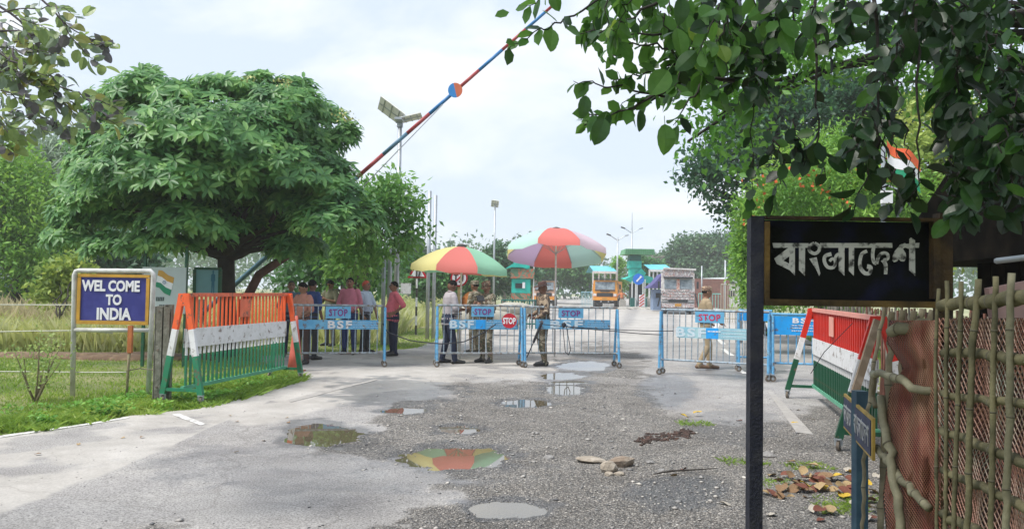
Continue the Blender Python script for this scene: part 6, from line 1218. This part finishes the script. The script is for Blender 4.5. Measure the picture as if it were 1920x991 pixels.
person('bent headed man in a grey checked shirt writing under the umbrella', gp(838, 683), R(-65), (SK2, CL('grey_check_shirt', (.40, .36, .37)), CL('navy_jeans', (.012, .02, .05))), 1.72, dict(elL=(-.25, .06, 1.12), elR=(.25, .06, 1.12), wrL=(-.14, .30, 1.08), wrR=(.12, .30, 1.10), fgL=(-.10, .42, 1.10), fgR=(.08, .40, 1.12), ankL=(-.14, -.06, .09), toeL=(-.18, .14, .035), ankR=(.12, .12, .09), toeR=(.14, .32, .035), kneeR=(.11, .08, .49)), head=(0, -38), hair='hair', belly=.06, build=1.12, lean=.10, extras=('collar',))
person('soldier in pale camouflage and cap standing behind the other two', gp(889, 663), R(60), (SK, CAM2, CAM2, CAM2), 1.74, clasp, hat='patrol', hair='hair', sleeve=1.0, untuck=True, voxel=.011)
person('soldier in camouflage reading a black notebook under the umbrella', gp(911, 681), R(140), (SK, CAM, CAM, camo_mat('camouflage_cap', [(.36, .24, .14), (.10, .08, .05), (.30, .14, .10), (.12, .08, .05), (.42, .36, .26)], 14)), 1.70, phone, head=(10, -25), hat='patrol', hair='hair', sleeve=1.0, build=1.05, extras=('belt', 'sling'))
person('soldier in camouflage and dark brown bush hat seen from the side', gp(1017, 687), R(105), (SK2, camo_mat('camouflage_brown', [(.34, .26, .18), (.07, .05, .04), (.24, .17, .11), (.06, .04, .035), (.40, .32, .23)], 6), CAM, CL('brown_felt', (.075, .035, .028))), 1.70, dict(elR=(.28, .0, 1.12), wrR=(.22, .16, 1.02), fgR=(.14, .24, 1.02), elL=(-.27, .0, 1.12), wrL=(-.20, .18, .98), fgL=(-.12, .26, .98), toeL=(-.12, .20, .035), ankR=(.10, -.08, .09), toeR=(.12, .10, .035)), head=(8, -10), hat='bush', sleeve=1.0, build=1.10, extras=('belt', 'sling'))
person('guard in sand coloured uniform and cap walking right behind the gate', gp(1323, 694), R(-88), (SK, KH, KH, camo_mat('camouflage_cap_light', [(.42, .30, .20), (.14, .10, .07), (.34, .20, .14), (.16, .10, .07), (.46, .38, .28)], 14)), 1.66, dict(elL=(-.25, -.08, 1.12), wrL=(-.22, .10, .97), fgL=(-.18, .20, .90), elR=(.25, .04, 1.12), wrR=(.20, .22, .98), fgR=(.16, .32, .92), kneeL=(-.09, .10, .49), ankL=(-.09, .10, .09), toeL=(-.10, .29, .035), kneeR=(.09, .03, .49), ankR=(.09, -.16, .11), toeR=(.10, .03, .035)), hat='patrol', hair='hair', sleeve=.6, build=1.0, untuck=False, extras=('belt',), shoes='sandal')
person('man in orange leaning by the orange truck', G(1166, 578), R(180), (SK, CL('orange_shirt', (.62, .20, .08)), DARKC), 1.70, hips, voxel=.03)
person('man in white beside the orange truck mirror', G(1159, 577), R(160), (SK2, CL('white_shirt', (.65, .62, .60)), DARKC), 1.72, voxel=.03)
# things they carry
nb2 = empty('notebook', A(901, 559, 15.45), R(40), 'black notebook held up by the camouflage soldier', 'notebook'); part('cover', MB().box((0, 0, 0), (.17, .02, .13), (R(-35), 0, 0)), MT['shoe'], nb2); part('pages', MB().box((0, .012, .004), (.155, .008, .118), (R(-35), 0, 0)), MT['offwhite'], nb2)
pd = empty('writing_pad', A(856, 588, 15.75), R(20), 'dark pad in the hands of the man in grey', 'pad'); part('cover', MB().box((0, 0, 0), (.20, .14, .015)), MT['shoe'], pd); part('pages', MB().box((0, 0, .011), (.18, .12, .006)), MT['offwhite'], pd)
rf = empty('rifle', A(1000, 640, 15.35), R(10), 'black rifle slung behind the soldier in the bush hat', 'rifle'); GNM = M('gun_metal', (.02, .02, .025), .4, .2)
part('barrel', MB().tube([(-.13, 0, -.32), (.0, 0, -.02)], .011, 8), GNM, rf); part('receiver', MB().beam((.0, 0, -.02), (.09, 0, .20), .04, .065, up=(0, 1, 0)), GNM, rf); part('stock', MB().beam((.09, 0, .20), (.17, .0, .38), .035, .09, up=(0, 1, 0)), GNM, rf); part('magazine', MB().beam((.05, 0, .08), (.14, 0, .02), .025, .05, up=(0, 1, 0)), GNM, rf)

# ------------------------------------------------------------------ trucks
GLASS = M('windscreen', (.16, .20, .24), .12, .2, 3, col2=(.40, .46, .50), lo=.4, hi=.65); CHR = M('chrome_bits', (.5, .5, .5), .3, .1, metal=.6)
def wheel(t, x, y, r, w):
    wh = part('wheel', MB().tube([(x - w / 2, y, r), (x - w * .42, y, r), (x + w * .42, y, r), (x + w / 2, y, r)], [r * .93, r, r, r * .93], 20), MT['rubber'], t); part('rim', MB().tube([(x - w * .52, y, r), (x + w * .52, y, r)], r * .5, 14), MT['galv'], wh)
def orange_truck(px, py, sc, yaw, label, col, col_low=None):
    b = G(px, py); t = empty('tipper_truck', b, yaw, label, 'truck', 'orange trucks queuing beyond the gates'); W_ = 2.4 * sc
    def bx(nm, x, y, z, dx, dy, dz, mt, rot=None): return part(nm, MB().box((x * sc, y * sc, z * sc), (dx * sc, dy * sc, dz * sc), rot), mt, t)
    part('cab', MB().prism([(-1.18, .95), (1.18, .95), (1.18, 1.75), (1.08, 2.62), (-1.08, 2.62), (-1.18, 1.75)], (0, 0, 0), (sc, 0, 0), (0, 0, sc), -1.7 * sc).add([], []), col, t)
    t.children[-1].location = (0, 1.7 * sc, 0) if False else (0, 0, 0)
    f = -1.70 if False else .0
    bx('windscreen', 0, -.02, 2.10, 1.86, .05, .72, GLASS); bx('wiper_band', 0, -.04, 1.66, 1.9, .04, .08, DARK); bx('grille', 0, -.04, 1.25, 1.5, .06, .34, DARK); bx('badge_strip', 0, -.05, 1.60, .9, .04, .12, DARK)
    for s_ in (-1, 1): bx('headlight', s_ * .95, -.05, 1.24, .28, .06, .24, MT['offwhite']); bx('mirror', s_ * 1.42, -.1, 2.0, .16, .08, .42, DARK); part('mirror_arm', MB().tube([(s_ * 1.15 * sc, 0, 2.3 * sc), (s_ * 1.42 * sc, -.1 * sc, 2.2 * sc)], .02, 5), MT['rubber'], t); wheel(t, s_ * 1.0 * sc, .85 * sc, .5 * sc, .34 * sc); wheel(t, s_ * 1.0 * sc, 4.6 * sc, .5 * sc, .5 * sc)
    bx('bumper', 0, -.12, .88, 2.36, .22, .30, col_low or col); bx('underrun', 0, .0, .55, 1.7, .2, .25, DARK)
    for s_ in (-1, 1): bx('fog_light', s_ * .35, -.14, .62, .12, .05, .10, MT['white'])
    bx('visor', 0, -.08, 2.70, 2.0, .3, .10, DARK); bx('tipper_body', 0, 3.6, 1.9, 2.3, 3.6, 1.3, col_low or col); bx('chassis', 0, 3.0, .8, .9, 5.2, .25, DARK); bx('number_plate', 0, -.24, .88, .5, .02, .14, M('plate_orange', (.5, .25, .05), .5) if 'plate_orange' not in bpy.data.materials else bpy.data.materials['plate_orange']); return t
OR = M('truck_orange', (.75, .30, .03), .5, .12, 3); ORF = M('truck_faded', (.66, .40, .28), .6, .12, 3)
orange_truck(1134, 577, 1.0, R(-13), 'orange yellow tipper truck facing the gates', OR); orange_truck(1020, 575, .95, R(-4), 'pale pink fronted orange truck seen past the bush hat', ORF, OR)
# painted truck
b = G(1271, 589); pt = empty('painted_truck', b, R(-11), 'white lorry covered in painted ornaments with orange number plate', 'truck')
ORN = camo_mat('painted_ornament', [(.62, .60, .58), (.22, .18, .20), (.55, .50, .50), (.30, .10, .08), (.60, .56, .48)], 7); ORN2 = M('painted_pale', (.50, .48, .46), .6, .3, 6, col2=(.70, .68, .66), lo=.4, hi=.6)
def bx(nm, x, y, z, dx, dy, dz, mt, rot=None, parent=None): return part(nm, MB().box((x, y, z), (dx, dy, dz), rot), mt, parent or pt)
part('cab', MB().prism([(-1.15, .75), (1.15, .75), (1.18, 1.7), (1.10, 2.60), (-1.10, 2.60), (-1.18, 1.7)], (0, 0, 0), (1, 0, 0), (0, 0, 1), -1.8), ORN2, pt)
bx('crown_board', 0, .5, 2.95, 2.2, .9, .55, ORN); bx('crown_top', .1, .45, 3.26, 2.3, 1.0, .10, ORN2, (0, R(2), 0)); bx('sunshade', 0, -.18, 2.62, 2.05, .3, .12, DARK)
bx('windscreen', -.52, -.03, 2.16, .90, .05, .66, GLASS); bx('windscreen', .52, -.03, 2.16, .90, .05, .66, GLASS); bx('red_ornament', 0, -.05, 2.14, .22, .06, .76, M('ornament_red', (.50, .12, .08), .6, .3, 9, col2=(.62, .45, .38), lo=.4, hi=.55))
for z in (1.72, 1.52, 1.32, 1.12): bx('ornament_strip', 0, -.04, z, 1.5 + (1.72 - z) * .2, .05, .13, ORN)
for s_ in (-1, 1):
    for z in (1.62, 1.38, 1.14): bx('side_ornament', s_ * .98, -.06, z, .32, .08, .14, ORN)
    bx('headlight', s_ * .92, -.08, .86, .34, .08, .24, CHR); bx('lamp_guard', s_ * .92, -.13, .86, .40, .02, .06, DARK); bx('mirror', s_ * 1.36, -.05, 2.1, .14, .08, .5, DARK); wheel(pt, s_ * .95, .9, .5, .32); wheel(pt, s_ * .95, 5.0, .5, .5)
    part('side_streamer', MB().beam((s_ * 1.20, -.05, 1.5), (s_ * 1.42, -.05, .55), .10, .05, up=(0, 1, 0)), DARK, pt)
bx('bumper', 0, -.15, .62, 2.3, .25, .26, ORN); bx('grille', 0, -.05, .96, 1.35, .06, .22, DARK); bx('number_plate', 0, -.30, .68, .46, .02, .20, bpy.data.materials['plate_orange']); bx('skirt', 0, -.1, .36, 2.1, .15, .22, DARK); bx('load_body', 0, 4.0, 1.95, 2.4, 5.0, 2.1, ORN2); bx('chassis', 0, 3.2, .8, .9, 6, .25, DARK)

# ------------------------------------------------------------------ bamboo fence and net on the right
BAM = M('bamboo_grey_green', (.075, .07, .035), .8, .25, 9, col2=(.20, .18, .095), bump=.25, bscale=50, lo=.35, hi=.65); BAMD = M('bamboo_old', (.17, .145, .09), .8, .25, 8, col2=(.30, .26, .17), bump=.3, bscale=50); BAML = M('bamboo_pale', (.15, .14, .085), .7, .2, 9, col2=(.30, .28, .18), bump=.2, bscale=50)
RING = M('bamboo_node', (.10, .09, .06), .8, .2)
def culm(parent, pts, r, mat, node=.16, name='bamboo_pole', jit=.010, top=True):
    P = [Vector(p) for p in pts]; out = []; rs = []; L_ = 0; rings = []
    for i in range(len(P) - 1):
        m_ = max(2, int((P[i + 1] - P[i]).length / .04))
        for k in range(m_):
            q = P[i].lerp(P[i + 1], k / m_); out.append(q + Vector((random.gauss(0, 1), random.gauss(0, 1), random.gauss(0, 1))) * jit * .35); L_ += (P[i + 1] - P[i]).length / m_
            nd = abs((L_ / node) % 1.0 - .5) > .40; rs.append(r * (1.10 if nd else .97))
            if nd and (not rings or (out[-1] - rings[-1]).length > node * .5): rings.append(out[-1])
    out.append(P[-1]); rs.append(r * .95); mb = MB().tube(out, rs, 10)
    for q in rings:
        i = min(range(len(out) - 1), key=lambda j_: (out[j_] - q).length); t = (out[i + 1] - out[i]).normalized(); mb.tube([q - t * .003, q + t * .003], r * 1.14, 10, 1)
    return part(name, mb, [mat, RING], parent, True)
bf = empty('bamboo_fence', (1.5, 2.6, 0), 0, 'bamboo lattice fence with red net at the right picture edge', 'fence')
def fl_(v): return Vector(v) - bf.location
def fY(px): k = (px - 960) / 1440; return (1.44 - .148 * 2.16) / (k - .148)
for px, yt, w_, dxb in ((1759, 540, .021, -4), (1777, 526, .024, -6), (1806, 528, .026, -22), (1833, 523, .034, -20), (1866, 518, .028, -10), (1900, 512, .034, -12), (1940, 515, .03, -4)):
    Yd = fY(px) - .035; a, b = A(px, yt, Yd), A(px + dxb, 1010, Yd); dn = (b - a) / (a.z - b.z); b2 = b + dn * b.z * 1.0
    mid = [a.lerp(b2, q) + Vector((random.gauss(0, .004), 0, 0)) for q in (0, .2, .45, .7, 1)]; culm(bf, [fl_(q) for q in mid], w_ / 2 * .60, random.choice([BAM, BAML, BAM]), .22, 'bamboo_stake', .004)
for y0, y1, r in ((573, 556, .022), (658, 672, .016), (738, 758, .013), (808, 872, .015), (883, 955, .014), (962, 1045, .016)):
    culm(bf, [fl_(A(1768, y0, fY(1768))), fl_(A(1850, y0 + (y1 - y0) * .48, fY(1850))), fl_(A(1965, y1 + (y1 - y0) * .2, fY(1965)))], r, BAM, .14, 'bamboo_rail')
def net(parent, fn, nu, nv, cell_w, mat, name='net', wd=.0016):
    """fn(u,v)->point; hexagon-like mesh of flat strands"""
    V = []; F = []; ns = []
    for i in range(nu + 1):
        for k in range(nv + 1):
            off = .5 if k % 2 else 0; ns.append(fn((i + off) / nu, k / nv))
    ns = [Vector(q) for q in ns]; idx = lambda i, k: i * (nv + 1) + k
    E = []
    for i in range(nu):
        for k in range(nv):
            if k % 2 == 0: E.append((idx(i, k), idx(i, k + 1))); 
            else: E.append((idx(i, k), idx(i + 1, k + 1)))
            if k % 2 == 0 and i > 0: E.append((idx(i, k), idx(i - 1, k + 1)))
            elif k % 2 == 1: E.append((idx(i, k), idx(i, k + 1)))
    cp = Vector((0, 0, CAMH)) - parent.location
    for a, b in E:
        p, q = ns[a], ns[b]; t = q - p
        if t.length < 1e-5 or t.length > .2: continue
        sfn = t.cross(cp - p).normalized() * wd; o = len(V); V += [p - sfn, p + sfn, q + sfn, q - sfn]; F.append((o, o + 1, o + 2, o + 3))
    return obj(name, np_mesh(name, [tuple(v) for v in V], F, mat), parent)
NETR = M('red_net', (.27, .075, .05), .6, .25, 4, col2=(.33, .18, .11), lo=.4, hi=.62); NETR2 = M('tan_red_net', (.20, .05, .035), .6, .25, 3, col2=(.25, .18, .11), lo=.42, hi=.6); NETT = M('tan_net', (.42, .34, .24), .6, .2, 4); NETG = M('grey_net', (.36, .35, .28), .6, .2, 4, col2=(.44, .22, .16), lo=.4, hi=.6)
def fw(x, y, s=0): return float(fbm(np.array([x + 10.]), np.array([y + 10.]), 90 + s, 3)[0]) - .5
def near_net(u, v, off=.03): px = 1968 - u * 208; Yd = fY(px) + off; a = A(px, 596, Yd); z = a.z * (1 - v); return fl_((a.x + fw(u * 4, v * 4) * .03, Yd + fw(u * 5, v * 5, 1) * .07, z))
net(bf, near_net, 30, 100, .013, NETG, 'net', .0011)
net(bf, lambda u, v: near_net(u, v, .10), 28, 92, .015, NETR, 'back_net', .0014)
# the billowing corner of net left of the lattice
def pouch(u, v, d=0.0, s=0):
    yy = 600 + v * 420; left = np.interp(yy, [600, 640, 690, 730, 780, 860, 930, 1020], [1668, 1662, 1694, 1668, 1662, 1664, 1655, 1664]); px = 1764 - u * (1764 - left)
    Yd = 2.76 + .62 * u + d - .16 * math.exp(-((v - .62) / .16) ** 2 - ((u - .45) / .35) ** 2) - .10 * math.exp(-((v - .18) / .12) ** 2 - ((u - .5) / .4) ** 2) + .022 * math.sin(u * 20 + v * 6) + .05 * fw(u * 5, v * 9, 3) ; return fl_(A(float(px), float(yy), Yd))
net(bf, pouch, 22, 105, .011, NETR, 'net', .0011)
net(bf, lambda u, v: pouch(u, v, .045), 24, 112, .012, NETR2, 'back_net', .0012)
# added dark red sheets standing in for the darkness behind the net
def sheet(nm, fn, nu, nv, mat):
    V = [tuple(fn(i / nu, k / nv)) for i in range(nu + 1) for k in range(nv + 1)]; F = [(i * (nv + 1) + k, (i + 1) * (nv + 1) + k, (i + 1) * (nv + 1) + k + 1, i * (nv + 1) + k + 1) for i in range(nu) for k in range(nv)]
    return obj(nm, np_mesh(nm, V, F, mat, True), bf)
SCR = M('red_brown_backing', (.010, .008, .006), .95, .3, 4, col2=(.075, .02, .014), lo=.45, hi=.68, bump=.5, bscale=30)
sheet('dark_backing', lambda u, v: pouch(u, v, .11), 30, 40, SCR)
sheet('dark_backing', lambda u, v: near_net(u, v, .20) + Vector((0, .03 * math.sin(u * 30), 0)), 40, 20, M('dark_red_backing', (.015, .012, .010), .95, .3, 3, col2=(.09, .024, .018), lo=.48, hi=.68, bump=.5, bscale=30))
# loose culms at the corner
culm(bf, [fl_(A(1668, 619, 3.25)), fl_(A(1705, 614, 3.15)), fl_(A(1742, 608, 3.05))], .024, BAML, .10)
culm(bf, [fl_(A(1636, 702, 3.5)), fl_(A(1650, 700, 3.35)), fl_(A(1690, 712, 3.1)), fl_(A(1722, 730, 2.95)), fl_(A(1752, 732, 2.85))], .0165, BAML, .09, jit=.010)
culm(bf, [fl_(A(1652, 742, 3.4)), fl_(A(1656, 790, 3.35)), fl_(A(1672, 860, 3.2)), fl_(A(1682, 930, 3.1)), fl_(A(1690, 1000, 3.05)), fl_(A(1692, 1150, 3.0))], .0185, BAML, .14)
culm(bf, [fl_(A(1642, 838, 3.5)), fl_(A(1664, 862, 3.3)), fl_(A(1690, 900, 3.1)), fl_(A(1742, 952, 2.8))], .0155, BAML, .09)
culm(bf, [fl_(A(1662, 560, 3.9)), fl_(A(1640, 680, 3.8)), fl_(A(1622, 800, 3.7)), fl_(A(1618, 1000, 3.6))], .009, BAMD, .2, 'bamboo_stake'); culm(bf, [fl_(A(1640, 700, 3.55)), fl_(A(1634, 742, 3.6)), fl_(A(1642, 762, 3.55))], .012, BAMD, .1)
for px, t_, bb in ((1672, 585, 1650), (1690, 582, 1690), (1712, 583, 1700), (1730, 580, 1730), (1745, 583, 1740)): culm(bf, [fl_(A(px, t_, 3.9)), fl_(A(bb, 1000, 3.8))], .016, BAMD, .2, 'bamboo_stake')
# the farther fence of close upright sticks
ff = empty('stick_fence', (3.95, 6.4, 0), math.atan2(7.4, 1.25), 'fence of close set grey brown sticks behind the red barrier', 'fence'); ns = 112; ms_ = [mesh_of('stick', MB().tube([(0, 0, -.05), (.004, .006, .5), (-.004, 0, 1.0), (0, .004, 1.42)], [.017, .016, .014, .012], 5), M('stick_%s' % n_, c_, .85, .25, 9, col2=tuple(x * 1.7 for x in c_))) for n_, c_ in (('grey', (.17, .16, .13)), ('brown', (.13, .09, .06)), ('red', (.16, .07, .05)))]
for i in range(ns): obj('stick', ms_[0 if i > 70 else random.choice((0, 1, 2))], ff, (i * 5.6 / ns, random.gauss(0, .015), random.uniform(-.08, .05)), (R(random.gauss(0, 2)), R(random.gauss(0, 2)), 0))
for z in (.35, .9, 1.28): culm(ff, [(0, -.035, z), (2.8, -.04, z + .02), (5.6, -.035, z - .02)], .022 if z < 1.2 else .03, BAML, .3, 'bamboo_rail')
# hut behind the fence, its inner darkness put into near-black boards
HUTM = M('hut_shade_dark', (.005, .0045, .004), .95, .3, 5, col2=(.016, .013, .01), spec=.03); ht = empty('dark_hut', (5.75, 5.6, 0), R(-6), 'dark low hut behind the bamboo fence', 'hut')
for i in range(16): part('wall_board', MB().box((-1.5 + i * .2, -1.1 + random.uniform(-.01, .01), 1.15), (.19, .03, 2.3)), HUTM, ht)
for i in range(10): part('wall_board', MB().box((-1.6, -.98 + i * .24, 1.15), (.03, .23, 2.3)), HUTM, ht)
part('thatch_roof', MB().add([(-2.0, -1.9, 2.0), (2.2, -1.9, 2.0), (2.2, .2, 3.1), (-2.0, .2, 3.1), (-2.0, 2.2, 2.0), (2.2, 2.2, 2.0), (-2.0, -1.9, 1.86), (2.2, -1.9, 1.86), (-2.0, 2.2, 1.86), (2.2, 2.2, 1.86)], [(0, 1, 2, 3), (3, 2, 5, 4), (0, 6, 7, 1), (4, 5, 9, 8), (6, 8, 9, 7), (0, 3, 4, 8, 6), (1, 7, 9, 5, 2)]), HUTM, ht)
cable('pipe', [A(1868, 489, 3.6), A(1960, 478, 3.3)], .014, MT['galv'], 'white metal pipe sticking out before the dark hut', 'pipe')
cloth_ = part('hanging_cloth', MB().prism([(0, 0), (.25, .05), (.5, 0), (.48, -.16), (.3, -.12), (.1, -.18), (.02, -.14)], (0, 0, 0), (1, 0, 0), (0, 0, 1), .03), M('pink_cloth', (.45, .28, .26), .8, .2, 9)); cloth_.location = A(1845, 540, 3.2); tag(cloth_, 'pinkish cloth lying over the fence top by the lattice', 'cloth')

# fallen leaves
LFm = [M('dead_leaf_%s' % n_, c_, .8, .25, 15, col2=tuple(min(1, x * 1.5) for x in c_)) for n_, c_ in (('red', (.15, .05, .03)), ('brown', (.20, .12, .06)), ('tan', (.34, .24, .12)), ('yellow', (.50, .33, .03)), ('pale', (.40, .36, .30)))]
def dleaf(mat):
    prof = [(0, 0), (.20, .12), (.33, .35), (.34, .55), (.24, .8), (0, 1)]; V = []; 
    for w_, y in prof: V += [(w_, y, .10 * w_ * 3 + .08 * math.sin(y * 6)), (0, y, .05 * math.sin(y * 6)), (-w_, y, .13 * w_ * 3 + .07 * math.cos(y * 5))]
    F = [q for i in range(5) for q in ((3 * i, 3 * i + 1, 3 * i + 4, 3 * i + 3), (3 * i + 1, 3 * i + 2, 3 * i + 5, 3 * i + 4))]; return mesh_of('fallen_leaf', MB().add(V, F), mat, True)
dm = [dleaf(m_) for m_ in LFm]
def fallen(px, py, sz, k, label, group, up=.0, flip=.5):
    p = G(px, py); hh = float(road_fields(np.array([p.x]), np.array([p.y]))[0][0]); o = obj('fallen_leaf', dm[k], None, (p.x, p.y, hh + .03 + up), (random.gauss(0, flip * .5), random.gauss(0, flip * .5), random.uniform(0, 6.28))); o.scale = (sz, sz, sz); tag(o, label, 'leaf', group)
for i in range(60):
    px, py = random.gauss(1560, 45), random.gauss(915, 16); fallen(px, py, random.uniform(.07, .14), random.choice((0, 0, 1, 1, 2, 2, 3)), 'dry curled leaf in the brown leaf heap at the foot of the fence', 'dry leaves heaped by the fence', random.uniform(0, .035), .8)
for i in range(26):
    px, py = random.uniform(1430, 1660), random.uniform(880, 990); fallen(px, py, random.uniform(.07, .12), random.choice((0, 1, 1, 2, 4)), 'dead leaf lying loose on the gravel between the two sign poles', 'loose leaves on the gravel', 0, .6)
fallen(1492, 795, .13, 3, 'yellow leaf lying alone between the pole and the red barrier', None); fallen(1300, 783, .12, 3, 'yellow leaf on the grass tuft in the road', None, .03); fallen(1290, 790, .12, 3, 'second yellow leaf just left of the grass tuft in the road', None, .02)
fallen(1500, 772, .08, 4, 'small pale leaf above the yellow leaf', None); fallen(1528, 793, .08, 4, 'small pale leaf right of the yellow leaf', None); fallen(1392, 793, .08, 0, 'small red leaf left of the dark pole', None); fallen(1270, 897, .10, 2, 'curled tan leaf below the stone pile', None); fallen(1350, 950, .10, 4, 'pale folded leaf lower middle of the gravel', None); fallen(1278, 888, .09, 0, 'reddish leaf right of the stone pile', None)
for i in range(14): fallen(random.uniform(60, 560), random.uniform(770, 860), random.uniform(.04, .06), random.choice((1, 2)), 'tiny dry leaf on the pale left lane', 'tiny dry leaves on the left lane', 0, .3)
tw_ = tag(part('dry_twig', MB().tube([G(1225, 888, .04), G(1260, 882, .05), G(1300, 880, .04), G(1345, 877, .05)], [.004, .008, .006, .003], 5), BARK), 'long dry twig lying on the gravel right of the stones', 'twig')
# dark debris strip
cr = MB()
for i in range(170): u = random.random(); p = G(1200 + u * 95 + random.gauss(0, 8), 829 - u * 14 + random.gauss(0, 4)); cr.ell((p.x, p.y, .026), (random.uniform(.008, .035), random.uniform(.008, .025), .010), 6, 4, jit=.4)
tag(part('debris', cr, M('dark_debris', (.05, .035, .03), .95, .4, 20, col2=(.14, .08, .06))), kind='stuff')

# ------------------------------------------------------------------ air
hz = MB().box((0, 218, 10.4), (940, 484, 24)); hm = bpy.data.materials.new('haze'); hm.use_nodes = True; hn = hm.node_tree.nodes; hn.remove(hn['Principled BSDF'])
pv = hn.new('ShaderNodeVolumePrincipled'); pv.inputs['Color'].default_value = (.97, .985, 1, 1); pv.inputs['Anisotropy'].default_value = .2; pv.inputs['Density'].default_value = .0012; hm.node_tree.links.new(pv.outputs[0], hn['Material Output'].inputs['Volume'])
tag(part('haze', hz, hm), kind='stuff')
